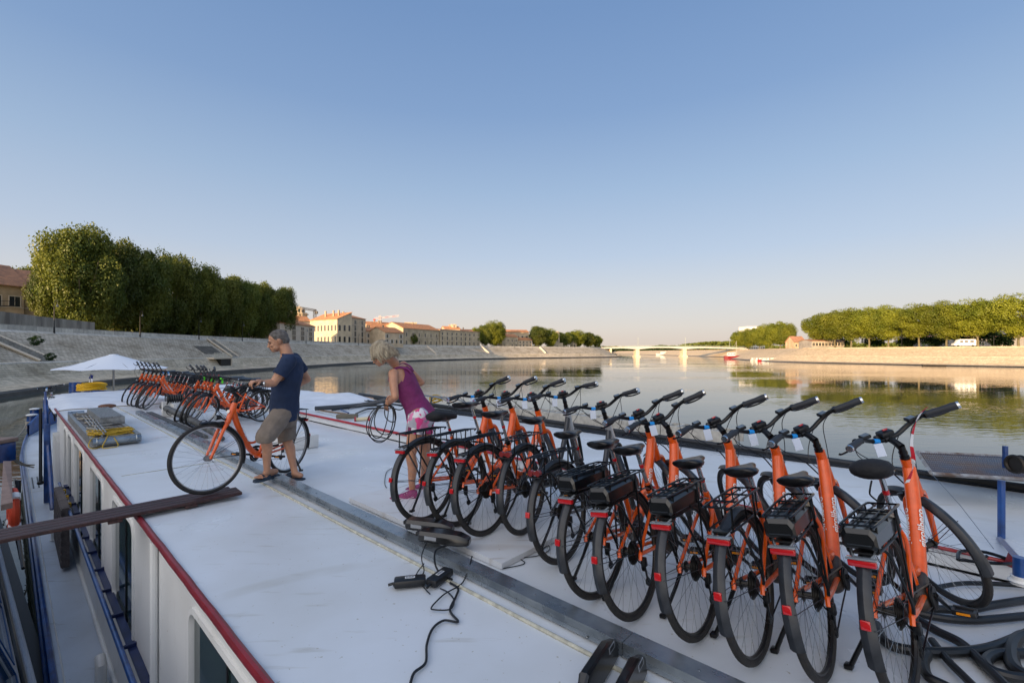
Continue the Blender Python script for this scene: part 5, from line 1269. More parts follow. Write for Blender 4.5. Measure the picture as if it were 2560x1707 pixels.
def house(name, label, A, B, dep, z0, h, roofh, wall, roofm, rows, cols, wsz=(1.0, 1.7), side_cols=0, shutters=False, chim=2, gable='x', cat='house', group=None, first=1.0, over=.4):
    """A,B ground corners of the facade that looks at the river; dep metres back"""
    A = Vector((A.x, A.y, 0)); B = Vector((B.x, B.y, 0)); ux = (B-A).normalized(); W = (B-A).length; uy = Vector((-ux.y, ux.x, 0))
    if uy.dot(A) < 0: uy = -uy
    base = Vector((A.x, A.y, z0)); e = tag(empty(name, base), label, cat, group)
    T = lambda x, y, z: A+ux*x+uy*y+Z*(z0+z)
    def part(m, nm, mats, smooth=0, par=None):
        o = m.build(nm, mats, None, smooth); o.parent = par or e
        if par is None: o.matrix_parent_inverse = Matrix.Translation(-base)
        return o
    def tb(m, x0, x1, y0, y1, za, zb):
        vs = [T(x, y, z) for z in (za, zb) for x, y in ((x0, y0), (x1, y0), (x1, y1), (x0, y1))]
        m.add(vs, [(3, 2, 1, 0), (4, 5, 6, 7), (0, 1, 5, 4), (1, 2, 6, 5), (2, 3, 7, 6), (3, 0, 4, 7)])
    m = MB()
    if gable == 'x':   # ridge parallel to facade
        v = [T(0, 0, -1), T(W, 0, -1), T(W, dep, -1), T(0, dep, -1), T(0, 0, h), T(W, 0, h), T(W, dep, h), T(0, dep, h), T(0, dep/2, h+roofh), T(W, dep/2, h+roofh)]
        m.add(v, [(0, 1, 5, 4), (2, 3, 7, 6), (1, 2, 6, 9, 5), (3, 0, 4, 8, 7), (4, 5, 9, 8), (6, 7, 8, 9)])
    elif gable == 'mono':  # rising towards the back
        v = [T(0, 0, -1), T(W, 0, -1), T(W, dep, -1), T(0, dep, -1), T(0, 0, h), T(W, 0, h), T(W, dep, h+roofh), T(0, dep, h+roofh)]
        m.add(v, [(0, 1, 5, 4), (1, 2, 6, 5), (2, 3, 7, 6), (3, 0, 4, 7), (4, 5, 6, 7)])
    else:
        v = [T(0, 0, -1), T(W, 0, -1), T(W, dep, -1), T(0, dep, -1), T(0, 0, h), T(W, 0, h), T(W, dep, h), T(0, dep, h), T(W/2, 0, h+roofh), T(W/2, dep, h+roofh)]
        m.add(v, [(0, 1, 5, 8, 4), (2, 3, 7, 9, 6), (1, 2, 6, 5), (3, 0, 4, 7), (4, 8, 9, 7), (5, 6, 9, 8)])
    part(m, 'wall', wall)
    m = MB(); th = .18
    def slab(p):
        q = [x+Z*th for x in p]; n_ = len(p); m.add([x+Z*.03 for x in p]+q, [tuple(range(n_-1, -1, -1)), tuple(range(n_, 2*n_))]+[(i, (i+1) % n_, (i+1) % n_+n_, i+n_) for i in range(n_)])
    ov = over
    if roofh > 0:
        if gable == 'x':
            k = ov*roofh/(dep/2); slab([T(-ov, -ov, h-k), T(W+ov, -ov, h-k), T(W+ov, dep/2-.01, h+roofh), T(-ov, dep/2-.01, h+roofh)]); slab([T(-ov, dep/2+.01, h+roofh), T(W+ov, dep/2+.01, h+roofh), T(W+ov, dep+ov, h-k), T(-ov, dep+ov, h-k)])
        elif gable == 'mono':
            k = ov*roofh/dep; slab([T(-ov, -ov, h-k), T(W+ov, -ov, h-k), T(W+ov, dep+ov*.5, h+roofh+k*.5), T(-ov, dep+ov*.5, h+roofh+k*.5)])
        else:
            k = ov*roofh/(W/2); slab([T(-ov, -ov, h-k), T(W/2-.01, -ov, h+roofh), T(W/2-.01, dep+ov, h+roofh), T(-ov, dep+ov, h-k)]); slab([T(W/2+.01, -ov, h+roofh), T(W+ov, -ov, h-k), T(W+ov, dep+ov, h-k), T(W/2+.01, dep+ov, h+roofh)])
        rf = part(m, 'roof', roofm)
    else:
        tb(m, -.2, W+.2, -.2, dep+.2, h+.01, h+.35); rf = part(m, 'roof', wall)
    rr = random.Random(int(W*10+h*7))
    for c in range(chim):
        m = MB(); x = W*(.2+.6*rr.random()); y = dep*(.35+.2*rr.random()); zt_ = h+roofh*.8; tb(m, x, x+.7, y, y+.5, h, zt_+1.4); tb(m, x-.08, x+.78, y-.08, y+.58, zt_+1.4, zt_+1.55)
        o = part(m, 'chimney', OCHRE)
    m = MB(); tb(m, -.05, W+.05, -.06, -.01, h-.28, h-.08)
    for r_ in range(1, rows): tb(m, -.02, W+.02, -.05, -.01, first-.35+(h-first)/rows*r_, first-.23+(h-first)/rows*r_)
    part(m, 'cornice', FRAME)
    ww, wh = wsz
    for r_ in range(rows):
        for c in range(cols):
            if rr.random() < .06 and cols > 3: continue
            x = W*(c+.5)/cols; z = first+(h-first)/rows*r_; hh = wh*(1 if r_ < rows-1 or rows < 3 else .75)
            m = MB()
            tb(m, x-ww/2-.16, x-ww/2, -.05, .02, z-.1, z+hh+.16); tb(m, x+ww/2, x+ww/2+.16, -.05, .02, z-.1, z+hh+.16); tb(m, x-ww/2, x+ww/2, -.05, .02, z+hh, z+hh+.16); tb(m, x-ww/2-.25, x+ww/2+.25, -.10, -.052, z-.2, z-.08); tb(m, x-.03, x+.03, -.035, -.022, z, z+hh)
            wo = part(m, 'window', FRAME)
            m = MB(); tb(m, x-ww/2, x+ww/2, -.02, -.005, z-.08, z+hh); p_ = part(m, 'pane', GLZ, 0, wo)
            if shutters and rr.random() < .8:
                m = MB(); tb(m, x-ww-.12, x-ww/2-.17, -.09, -.055, z, z+hh); tb(m, x+ww/2+.17, x+ww+.12, -.09, -.055, z, z+hh); part(m, 'shutter', SHUT, 0, wo)
    for r_ in range(rows):
        for c in range(side_cols):
            y = dep*(c+.5)/side_cols; z = first+(h-first)/rows*r_
            for sx, xx in ((1, W), (-1, 0)):
                m = MB(); a, b = (xx+.005, xx+.05) if sx > 0 else (xx-.05, xx-.005)
                tb(m, a, b, y-ww/2-.14, y-ww/2, z-.1, z+wh+.14); tb(m, a, b, y+ww/2, y+ww/2+.14, z-.1, z+wh+.14); tb(m, a, b, y-ww/2, y+ww/2, z+wh, z+wh+.14)
                wo = part(m, 'window', FRAME); m = MB(); a, b = (xx+.005, xx+.02) if sx > 0 else (xx-.02, xx-.005); tb(m, a, b, y-ww/2, y+ww/2, z-.08, z+wh); part(m, 'pane', GLZ, 0, wo)
    return e
def HP(px, Y): return Vector(((px-1280)/F*Y, Y, 0))
def hz(py, Y): return CAMZ+(879-py)/F*Y
def HQ(pa, Ya, pb, Yb, dep, py, Ym, d=19):
    ra = bank_at(LBK, 1, d, pa, 20, 600); rb = bank_at(LBK, 1, d, pb, 20, 600)
    Ya2 = max(Ya, ra[0].y if ra else 0); Yb2 = max(Yb, rb[0].y if rb else 0)
    return HP(pa, Ya2), HP(pb, Yb2), dep, TOPL, hz(py, (Ya2+Yb2)/2)-TOPL
# left-hand house (two parts)
house('house', 'ochre two-storey house at the far left edge with a balcony and low tiled roof', HP(-90, 84), HP(60, 92), 12, TOPL, hz(706, 88)-TOPL, 4.2, OCHRE, TILED, 2, 3, (1.6, 1.9), 0, False, 2, cat='house', first=1.6, over=.7)
house('house', 'darker wing of the ochre house, half hidden by the largest plane tree', HP(61, 92.5), HP(165, 98), 10, TOPL, hz(718, 95)-TOPL, 3.6, OCHRE, TILED, 2, 3, (1.0, 1.4), 0, False, 2, cat='house', first=1.6, over=.6)
m = MB(); a = P(-60, 765, 84.5); b = P(38, 765, 89.6); m.tube([a, b], .08, 4)
for k in range(26): q = a.lerp(b, k/25); m.tube([q, q+Z*1.0], .02, 4)
m.tube([a+Z*1.0, b+Z*1.0], .04, 4); tag(m.build('balcony_railing', BLACKM), 'dark balcony railing on the ochre house at the left edge', 'railing')
# wall on the quay at the left
def wall_px(name, pts, d, z0, z1, th, mat, label, poly=LBK, side=1):
    m = MB(); q = [bank_at(poly, side, d, p, 20, 700)[0] if p is not None else None for p in pts]
    vs = []
    for p, zz in zip(q, z1): vs += [p+Z*z0, p+Z*zz, p+Z*zz+Vector((-th, 0, 0)), p+Z*z0+Vector((-th, 0, 0))]
    fs = []
    for i in range(len(q)-1):
        for k in range(4): fs.append((i*4+k, i*4+(k+1) % 4, i*4+4+(k+1) % 4, i*4+4+k))
    fs.append((0, 1, 2, 3)); l = (len(q)-1)*4; fs.append((l+3, l+2, l+1, l)); m.add(vs, fs)
    return tag(m.build(name, mat, None, 0), label, 'wall')
STAINW = M('stained_wall', (.40, .37, .31), .95, var=.6, vscale=.9, col2=(.16, .14, .12), stretch=(1, 1, .12))
wall_px('stone_wall', [-120, 0, 120, 236], 17.5, TOPL-.2, [TOPL+3.0, TOPL+2.9, TOPL+2.6, TOPL+2.4], .5, STAINW, 'streaked stone wall above the quay in front of the ochre house')
# town
q0 = bank_at(LBK, 1, 30, 760, 60)[0].y
for _p in (713, 786, 843, 914, 1008, 1100, 1200, 1300, 1400): print('bankY', _p, [round(bank_at(LBK, 1, d_, _p, 20, 600)[0].y) if bank_at(LBK, 1, d_, _p, 20, 600) else None for d_ in (0, 19)])
def at(px, d=24): r_ = bank_at(LBK, 1, d, px, 60, 500); return r_[0]
def town(name, label, pa, pb, d, ytop, roofpx, **k):
    A = at(pa, d); B = at(pb, d)
    Ym = (A.y+B.y)/2; return house(name, label, A, B, k.pop('dep', 14), TOPL, hz(ytop, Ym)-TOPL, (ytop-roofpx)/F*Ym*1.0, **k)
Y_ = 165
house('apartment_block', 'pale rendered block with balconies beside the end of the plane trees', *HQ(700, 150, 786, 158, 14, 812, 155), 2.3, PALE, TILE, 3, 4, (2.2, 1.5), 0, False, 1, cat='building')
house('stone_mansion', 'tall sunlit stone building with a high tiled gable roof', *HQ(775, 205, 843, 172, 7.5, 799, 180), 3.2, STONEW, TILE, 2, 8, (1.1, 2.4), 3, False, 3, 'mono', cat='building')
house('tower_house', 'narrow stone house with small roof at the right end of the tall building', *HQ(879, 186, 914, 190, 14, 796, 188), 1.8, CREAM, TILE, 4, 2, (1.5, 2.4), 0, False, 1, cat='house')
house('row_house', 'low cream house with orange roof and pale shutters behind the woman\'s head, left of two', *HQ(916, 205, 962, 215, 12, 829, 210), 2.2, PALE, TILE, 2, 5, (1.1, 1.6), 0, True, 2, cat='house')
house('row_house', 'low cream house with orange roof and pale shutters, right of two beside the round tree', HP(962.5, 216), HP(1008, 226), 12, TOPL, hz(831, 220)-TOPL, 2.6, CREAM, TILE, 2, 4, (1.1, 1.6), 0, True, 1, cat='house')
house('back_house', 'orange-roofed house showing above the low cream houses', *HQ(925, 245, 985, 255, 14, 820, 250), 3.6, OCHRE, TILE, 3, 4, (1.0, 1.3), 0, False, 3, cat='house')
house('back_house', 'reddish roof of a house set back left of the long stone house', *HQ(985, 265, 1035, 275, 14, 824, 270), 3.2, CREAM, TILE, 3, 4, (1.0, 1.3), 0, False, 3, cat='house')
house('stone_house', 'weathered stone house with orange roof left of the long grey-brown house', *HQ(1008, 238, 1098, 246, 16, 823, 242), 3.4, OLDST, TILE, 2, 6, (1.1, 2.0), 0, False, 1, cat='house')
house('long_stone_house', 'long weathered stone palace with two rows of windows facing the river', *HQ(1100, 250, 1200, 282, 18, 827, 268), 1.0, OLDST, TILED, 3, 9, (1.2, 2.2), 0, False, 0, cat='building')
house('keep_tower', 'square stone tower rising behind the stone house', *HQ(1012, 290, 1042, 292, 9, 807, 290), 0, CREAM, TILE, 2, 2, (.8, 1.2), 0, False, 0, cat='tower', first=9)
house('keep_tower', 'lower stone tower left of the square one', *HQ(1006, 296, 1018, 297, 8, 809, 296), 0, OCHRE, TILE, 2, 1, (.8, 1.2), 0, False, 0, cat='tower', first=9)
house('bell_tower', 'small belfry above the long stone palace', *HQ(1130, 300, 1141, 301, 5, 812, 300), 0, CREAM, TILE, 2, 1, (.8, 1.6), 0, False, 0, cat='tower', first=12)
house('back_house', 'cream house with stepped roof behind the long stone palace', *HQ(1112, 296, 1150, 300, 10, 822, 298), 1.8, CREAM, TILE, 3, 4, (.9, 1.2), 0, False, 1, cat='house')
house('back_house', 'pale house between the long palace and the first group of town trees', *HQ(1150, 305, 1185, 312, 10, 827, 308), 1.2, PALE, TILE, 3, 3, (.9, 1.2), 0, False, 1, cat='house')
house('church', 'long church nave with buttress windows between the tree groups', *HQ(1246, 345, 1322, 352, 14, 830, 348), 2.0, OLDST, TILE, 1, 7, (1.6, 3.4), 0, False, 1, cat='church', first=5.5)
house('quay_house', 'small stone houses with orange roof in front of the church, left one', *HQ(1255, 318, 1295, 322, 9, 842, 320), 2.2, OLDST, TILE, 2, 4, (1.0, 1.4), 0, False, 1, cat='house')
house('quay_house', 'small cream house in front of the church, right one by the tree', *HQ(1296, 330, 1330, 336, 9, 850, 333), 1.8, CREAM, TILE, 2, 4, (1.0, 1.4), 0, False, 1, cat='house')
house('ruin_tower', 'ruined grey stone pillar between the last town trees', *HQ(1391, 372, 1399, 373, 3, 836, 372), 2.5, OLDST, OLDST, 1, 1, (.8, 2.0), 0, False, 0, 'y', cat='tower', first=5)
house('stone_block', 'low pale stone block at the foot of the ruined pillar', *HQ(1378, 366, 1407, 368, 4, 858, 367), 0, STONEW, TILE, 1, 1, (.8, 1.0), 0, False, 0, cat='building')
house('chapel', 'tiny pointed chapel front among the last town trees', *HQ(1431, 385, 1442, 386, 6, 858, 385), 5.0, OLDST, OLDST, 1, 1, (1.2, 2.4), 0, False, 0, 'y', cat='chapel', first=.6)
# dome tower
m = MB(); c = P(748, 800, 260); b0 = Vector((c.x, c.y, 0))
m.tube([b0+Z*TOPL, b0+Z*hz(782, 260)], 4.6, 8); m.tube([b0+Z*hz(786, 260), b0+Z*hz(785, 260)], 5.4, 8); m.tube([b0+Z*hz(782, 260), b0+Z*hz(773, 260)], 3.2, 8)
m.ell(b0+Z*hz(774, 260), (3.2, 3.2, 1.9)); m.tube([b0+Z*hz(768, 260), b0+Z*hz(762, 260)], .12, 5); dm = m.build('domed_tower', CREAM, None, 0)
tag(dm, 'domed stone church tower above the roofs beside the dark crane', 'tower')
m = MB()
for k in range(8): a = 2*math.pi*(k+.5)/8; p = b0+Vector((math.cos(a)*3.02, math.sin(a)*3.02, hz(778, 260))); m.bbox(p, (.25, .9, 1.5), .05, Matrix.Rotation(a, 3, 'Z'))
m.build('bell_opening', GLZ, dm, 0)
house('back_house', 'orange roof of a house in front of the domed tower', *HQ(735, 230, 776, 236, 12, 802, 233), 2.8, CREAM, TILE, 3, 3, (1, 1.4), 0, False, 2, cat='house')
# cranes
def crane(px, Y, ybase, ytop, xl, yl, xr, yr, mats, label):
    b0 = P(px, ybase, Y); m = MB(); t = P(px, ytop, Y); w2 = .7
    for sx in (-1, 1):
        for sy in (-1, 1): m.tube([b0+Vector((sx*w2, sy*w2, 0)), t+Vector((sx*w2, sy*w2, 0))], .16, 4)
    nseg = max(3, int((t.z-b0.z)/1.8))
    for k in range(nseg):
        z0_ = b0.z+(t.z-b0.z)*k/nseg; z1_ = b0.z+(t.z-b0.z)*(k+1)/nseg
        m.tube([Vector((b0.x-w2, b0.y-w2, z0_)), Vector((b0.x+w2, b0.y-w2, z1_))], .1, 4)
    e = tag(m.build('tower_crane', mats[0], None, 0), label, 'crane')
    a = P(xl, yl, Y); b = P(xr, yr, Y); m = MB(); n_ = 14
    for dz_ in (0, 1.3): m.tube([a+Z*dz_, b+Z*dz_], .14, 4)
    for k in range(n_): m.m = (k//2) % 2; m.tube([a.lerp(b, k/n_), a.lerp(b, (k+.5)/n_)+Z*1.3, a.lerp(b, (k+1)/n_)], .14, 4)
    ob = m.build('jib', mats, e, 0)
    m = MB(); q = b if abs(xr-px) < abs(xl-px) else a; m.bbox(q-Z*.6, (1.8, 1.2, 1.8), .1); m.build('counterweight', mats[-1], e, 0)
crane(787, 300, 800, 774, 752, 772, 791, 779, [M('crane_grey', '4A4540', .6)]*2, 'dark crane behind the roofs left of the tall gabled building')
crane(950, 420, 830, 788, 936, 798, 998, 791, [M('crane_white', 'D8C8C0', .6), M('crane_red', 'C03028', .6)], 'red and white tower crane above the orange roofs')
# ---- street lamps
LAMPM = M('dark_iron', '1E1F22', .5, metal=.4)
mlp = MB(); mlp.tube([(0, 0, -.1), (0, 0, .9), (0, 0, 1.0)], [.14, .11, .07], 8); mlp.tube([(0, 0, .9), (0, 0, 4.2)], [.065, .05], 8)
mlp.ring((0, 0, 1.0), (0, 0, 1), .09, .03, 12, 5); mlp.tube(crv([(0, 0, 4.1), (0, 0, 4.7), (-.15, 0, 5.15), (-.5, 0, 5.35), (-.85, 0, 5.15), (-.92, 0, 4.8), (-.75, 0, 4.6), (-.6, 0, 4.75)], 5), .035, 6); mlp.tube([(-.85, 0, 4.9), (-.85, 0, 4.6)], .02, 5)
lp0 = mlp.build('street_lamp', LAMPM); ml = MB(); ml.tube([(-.85, 0, 4.62), (-.85, 0, 4.5), (-.85, 0, 4.28)], [.06, .13, .2], 12); ll = ml.build('lamp_shade', M('lamp_glass', '4A4E52', .3), lp0)
LPX = [(135, 15.9), (349, 13.9), (497, 13.9), (605, 13.9), (765, 13.9), (896, 13.9), (1003, 13.9), (1092, 13.9), (1160, 13.9), (1285, 13.9)]
for i, (px, d) in enumerate(LPX):
    r_ = bank_at(LBK, 1, 13.4, px, 30, 460)
    if not r_: continue
    q, t_ = r_; e = lp0 if i == 0 else copy_tree(lp0)
    e.location = (q.x, q.y, TOPL-.25); e.rotation_euler = (0, 0, math.atan2(t_.y, t_.x)+R(60)); tag(e, 'dark iron curled street lamp on the left quay, %s from the left' % ordn[i], 'street lamp', 'street lamps along the left quay')
# modern lamps on the right quay
for i, (px, py) in enumerate(((2255, 824), (2485, 840), (1823, 848))):
    r_ = bank_at(RBK, -1, 20.5, px, 60, 460); q = r_[0]; m = MB(); zt_ = hz(py, q.y); m.tube([Vector((q.x, q.y, TOPR)), Vector((q.x, q.y, zt_))], .09, 6); m.tube([Vector((q.x-.8, q.y, zt_)), Vector((q.x+.8, q.y, zt_))], .07, 5)
    for sx in (-1, 1): m.bbox(Vector((q.x+sx*1.0, q.y, zt_)), (.7, .3, .2), .04)
    tag(m.build('street_lamp', LAMPM), 'plain lamp post on the right quay, %s' % ('between the fifth and sixth tree' if i == 0 else 'near the right edge' if i == 1 else 'at the bridge end'), 'street lamp', 'lamp posts on the right quay')
# ---- stairs on left slope
def slope_pt(q, t, dd, z=None):
    n_ = Vector((-t.y, t.x, 0)); return q+n_*dd
def stairs(px, w_, label, shift=0, foot=.0):
    r_ = bank_at(LBK, 1, 7.0, px, 20, 460); q, t = r_; n_ = Vector((-t.y, t.x, 0)); m = MB(); N = 22
    for k in range(N):
        f0 = k/N; d0 = 6.2*f0; zz = .18+(TOPL-.18-.2)*(k+1)/N+.04; sh = t*(shift*f0)
        a = q+n_*(d0-.25)+sh-t*w_/2; rot = Matrix((t, n_, Z)).transposed(); m.box(a+t*w_/2+n_*.3+Z*(zz-.35), (w_, .62, .7), rot)
    o = m.build('stone_stairs', ST_CAP if False else M('stair_stone', (.36, .33, .28), .9, var=.4, vscale=1.5), None, 0); tag(o, label, 'stairs')
    m = MB()
    for sg in (-1, 1):
        m.tube([q+t*sg*(w_/2+.2)-n_*.2+Z*.3, q+n_*6.2+t*(shift+sg*(w_/2+.2))+Z*(TOPL+.05)], .2, 4)
    m.build('side_kerb', FRAME, o, 0)
stairs(112, 2.6, 'stone stairs running down the quay slope at the left edge', -3)
stairs(586, 2.0, 'narrow stone stairs on the quay slope left of the man\'s head', 0)
# platform with railing over a culvert
r_ = bank_at(LBK, 1, 4.6, 548, 20, 300); q, t = r_; n_ = Vector((-t.y, t.x, 0)); rot = Matrix((t, n_, Z)).transposed()
e = tag(empty('landing', (q.x, q.y, .1)), 'small landing with pale railing above a dark culvert on the left quay', 'landing'); eb = e.location.copy()
m = MB(); m.box(q+Z*(.02)+n_*.4, (6.5, 2.6, .36), rot); m.box(q+t*3.4-Z*.9+n_*.3, (.35, 2.4, 2.2), rot); lpart(m, 'slab', FRAME, e, eb, 0)
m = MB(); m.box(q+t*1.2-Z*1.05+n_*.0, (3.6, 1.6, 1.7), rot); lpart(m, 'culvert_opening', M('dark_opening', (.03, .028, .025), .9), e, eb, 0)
m = MB()
for k in range(12): p = q-n_*.8+t*(-3.1+6.2*k/11); m.tube([p+Z*.2, p+Z*1.25], .045, 5)
for z_ in (.55, .9, 1.25): m.tube([q-n_*.8-t*3.1+Z*z_, q-n_*.8+t*3.1+Z*z_], .04, 5)
lpart(m, 'railing', M('cream_railing', (.55, .52, .42), .6), e, eb)
# recess ramp left of it
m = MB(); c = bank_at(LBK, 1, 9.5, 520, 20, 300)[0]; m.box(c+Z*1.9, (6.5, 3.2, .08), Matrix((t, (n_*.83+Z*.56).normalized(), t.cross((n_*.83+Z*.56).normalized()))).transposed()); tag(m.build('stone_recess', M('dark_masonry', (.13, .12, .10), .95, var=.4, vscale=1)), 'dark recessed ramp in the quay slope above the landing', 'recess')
# ribs on the slope (pale buttress bands)
for i, px in enumerate((1090, 1222, 1364)):
    r_ = bank_at(LBK, 1, 7, px, 60, 460)
    if not r_: continue
    q, t = r_; n_ = Vector((-t.y, t.x, 0)); m = MB(); m.tube([q+Z*.2-n_*.2, q+n_*6.4+Z*(TOPL+.1)], .75 if i else .4, 4)
    tag(m.build('buttress', FRAME, None, 0), 'pale stone rib on the town quay slope, %s from the left' % ordn[i], 'buttress', 'ribs on the town quay')
# ---- bridge
YB = 411; br = tag(empty('bridge', (HP(1650, YB).x, YB, WATER)), 'long pale road bridge with slim deck crossing the river at the horizon', 'bridge'); bb = br.location.copy()
WHB = M('pale_concrete', (.50, .50, .47), .7, var=.1, vscale=.2); GRB_ = M('green_grey_rail', (.36, .42, .36), .6)
xa, xb = HP(1484, YB).x-6, HP(1832, YB).x+10; n_ = 36
def dz(f_): return 3.6+1.2*(1-(2*f_-1)**2)
def ribbon(m, z_lo, z_hi, y0, y1):
    vs = []
    for i in range(n_+1):
        f_ = i/n_; x = xa+(xb-xa)*f_; z_ = dz(f_)+1.4; vs += [Vector((x, y0, z_+z_lo(f_))), Vector((x, y1, z_+z_lo(f_))), Vector((x, y1, z_+z_hi)), Vector((x, y0, z_+z_hi))]
    fs = [(0, 1, 2, 3), tuple(n_*4+k for k in (3, 2, 1, 0))]
    for i in range(n_):
        for k in range(4): fs.append((i*4+k, i*4+4+k, i*4+4+(k+1) % 4, i*4+(k+1) % 4))
    m.add(vs, fs)
pf = [(HP(p, YB).x-xa)/(xb-xa) for p in (1528, 1595, 1713)]
m = MB(); ribbon(m, lambda f_: -1.3-1.1*sum(math.exp(-((f_-q)/.06)**2) for q in pf[1:]), 0, YB, YB+11); lpart(m, 'deck', WHB, br, bb, 0)
m = MB(); ribbon(m, lambda f_: .95, 1.1, YB-.15, YB-.02); ribbon(m, lambda f_: .5, .58, YB-.12, YB-.04)
for i in range(130): f_ = i/129; x = xa+(xb-xa)*f_; m.box((x, YB-.08, dz(f_)+1.4+.5), (.12, .1, 1.0))
lpart(m, 'railing', GRB_, br, bb, 0)
for i, px in enumerate((1528, 1595, 1713)):
    x = HP(px, YB).x; m = MB(); f_ = pf[i]; wd = 3.2 if i else 1.6; zt_ = dz(f_)+.0
    m.bbox((x, YB+5, (zt_-4.5)/2), (wd, 9, zt_+4.5), .3); m.bbox((x, YB+5, WATER+.3), (wd+1.6, 11, 1.6), .4) if i else None
    lpart(m, 'pier', FRAME, br, bb, 0)
for i, px in enumerate((1489, 1595, 1713, 1824)):
    x = HP(px, YB).x; f_ = (x-xa)/(xb-xa); m = MB(); m.tube([Vector((x, YB-.3, dz(f_)+1.4)), Vector((x, YB-.3, dz(f_)+9.5))], .14, 5); m.tube([Vector((x, YB-.3, dz(f_)+9.5)), Vector((x, YB+2, dz(f_)+9.8))], .08, 4); lpart(m, 'lamp_post', GRB_, br, bb)
# ---- boats far away
def hullboat(name, label, c, L, Wd, hh, col, cabin, heading, mast=None):
    e = tag(empty(name, c, (0, 0, heading)), label, 'boat'); m = MB(); secs = []
    for f_, w_, zb in ((-.5, .75, .1), (-.3, 1, 0), (.2, 1, 0), (.38, .7, .1), (.5, .12, .45)):
        x = f_*L; sh = hh*(1+.5*max(0, f_)); secs.append([Vector((x, -w_*Wd/2, sh)), Vector((x, -w_*Wd/2*.85, zb*hh-.4)), Vector((x, w_*Wd/2*.85, zb*hh-.4)), Vector((x, w_*Wd/2, sh))])
    m.loft(secs); m.build('hull', col, e, 0)
    m = MB(); m.bbox((-.1*L, 0, hh+cabin/2), (L*.45, Wd*.6, cabin), .1); m.bbox((-.1*L, 0, hh+cabin+.08), (L*.5, Wd*.68, .14), .04); cb = m.build('cabin', M('boat_white', (.7, .7, .68), .5), e, 0)
    m = MB()
    for k in range(5):
        for sg in (-1, 1): m.box((-.28*L+L*.09*k, sg*(Wd*.3+.02), hh+cabin*.6), (L*.06, .04, cabin*.35))
    m.build('cabin_window', GLZ, cb, 0)
    if mast: m = MB(); m.tube([Vector((.2*L, 0, hh)), Vector((.2*L, 0, hh+mast))], .09, 5); m.tube([Vector((.2*L, 0, hh+mast*.9)), Vector((-.3*L, 0, hh+.5))], .03, 3); m.build('mast', WHB, e, 0)
    return e
c = P(1832, 896, 308); c.z = WATER; hullboat('red_boat', 'small red-hulled boat with white cabin moored at the right quay', c, 11, 3.6, 1.8, REDP, 2.2, R(-12), 10)
c = P(1495, 890, 405); c.z = WATER; hullboat('dark_ship', 'dark river ship with bulky superstructure moored at the end of the town quay', c, 26, 8, 3.4, HULLD, 3.6, R(40), 14)
c = P(1655, 885, 620); c.z = WATER; hullboat('white_boat', 'tiny white boat seen under the bridge', c, 16, 5, 2.0, WHB, 2.4, R(170))
# moored small craft by the right quay
rnd = random.Random(21)
for i in range(9):
    c = P(1885+9.5*i, 903.5+rnd.uniform(-1, 1), 232-1.5*i); c.z = WATER+.1; e = hullboat('dinghy', 'little white dinghy in the cluster moored along the right quay', c, 3.2+rnd.random()*.8, 1.4, .6, [WHB, WHB, REDB, GREYW][i % 4], .7, rnd.uniform(-.6, .9))
    e['group'] = 'dinghies moored at the right quay'
m = MB(); c = P(2335, 909, 150); m.bbox(Vector((c.x, c.y, WATER+.25)), (6, 1.4, .35), .1, Matrix.Rotation(R(-30), 3, 'Z')); tag(m.build('floating_log', M('dark_log', '2A241E', .9)), 'dark log-like pontoon lying at the foot of the right quay', 'pontoon')
# right quay buildings and van
r_ = bank_at(RBK, -1, 30, 2003, 60, 400)[0]
house('stone_hut', 'little stone house with tiled roof between the two clumps of trees on the right', HP(1986, 245), HP(2014, 245), 8, TOPR, hz(853, 232)-TOPR, 3.0, OCHRE, TILED, 1, 3, (.9, 1.3), 0, False, 0, cat='house', group=None)
house('tower_block', 'white block of flats rising behind the farther sunny trees', HP(1866, 420), HP(1912, 420), 14, TOPR, hz(817, 420)-TOPR, 0, M('bright_white', (.8, .78, .74), .8), TILE, 6, 8, (1.4, 1.2), 0, False, 0, cat='building')
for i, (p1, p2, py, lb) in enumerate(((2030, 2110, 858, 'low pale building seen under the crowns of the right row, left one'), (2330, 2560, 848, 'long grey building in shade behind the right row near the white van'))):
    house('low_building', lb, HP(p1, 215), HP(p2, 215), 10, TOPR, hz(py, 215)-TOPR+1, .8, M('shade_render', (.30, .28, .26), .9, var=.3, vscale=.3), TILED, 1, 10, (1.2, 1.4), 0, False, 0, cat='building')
# van
q = bank_at(RBK, -1, 23, 2410, 60, 300)[0]; vd = Vector((.95, -.3, 0)).normalized()
vn = tag(empty('white_van', (q.x, q.y, TOPR+.01), (0, 0, math.atan2(vd.y, vd.x)+math.pi)), 'white camper van parked under the trees on the right quay', 'van')
m = MB(); sec = [(-3.0, .5, 2.5), (-2.9, .35, 2.7), (1.6, .35, 2.7), (2.0, .35, 2.5), (2.5, .35, 1.5), (3.2, .4, 1.2), (3.3, .5, .7)]
m.loft([[Vector((x, -1.0, a)), Vector((x, -1.0, b-.15)), Vector((x, -.8, b)), Vector((x, .8, b)), Vector((x, 1.0, b-.15)), Vector((x, 1.0, a))] for x, a, b in sec]); m.build('body', M('van_white', (.8, .8, .78), .35, coat=.5), vn, 30)
m = MB()
for x, l in ((1.2, .9), (-.2, 1.0), (-1.8, 1.1)):
    for sg in (-1, 1): m.box((x, sg*1.005, 1.85), (l, .02, .6))
m.build('window', GLZ, vn, 0)
for x in (-2.0, 2.2):
    for sg in (-1, 1): m = MB(); m.tube([Vector((x, sg*.75, .34)), Vector((x, sg*1.02, .34))], .34, 16); m.build('wheel', RUBBER, vn)
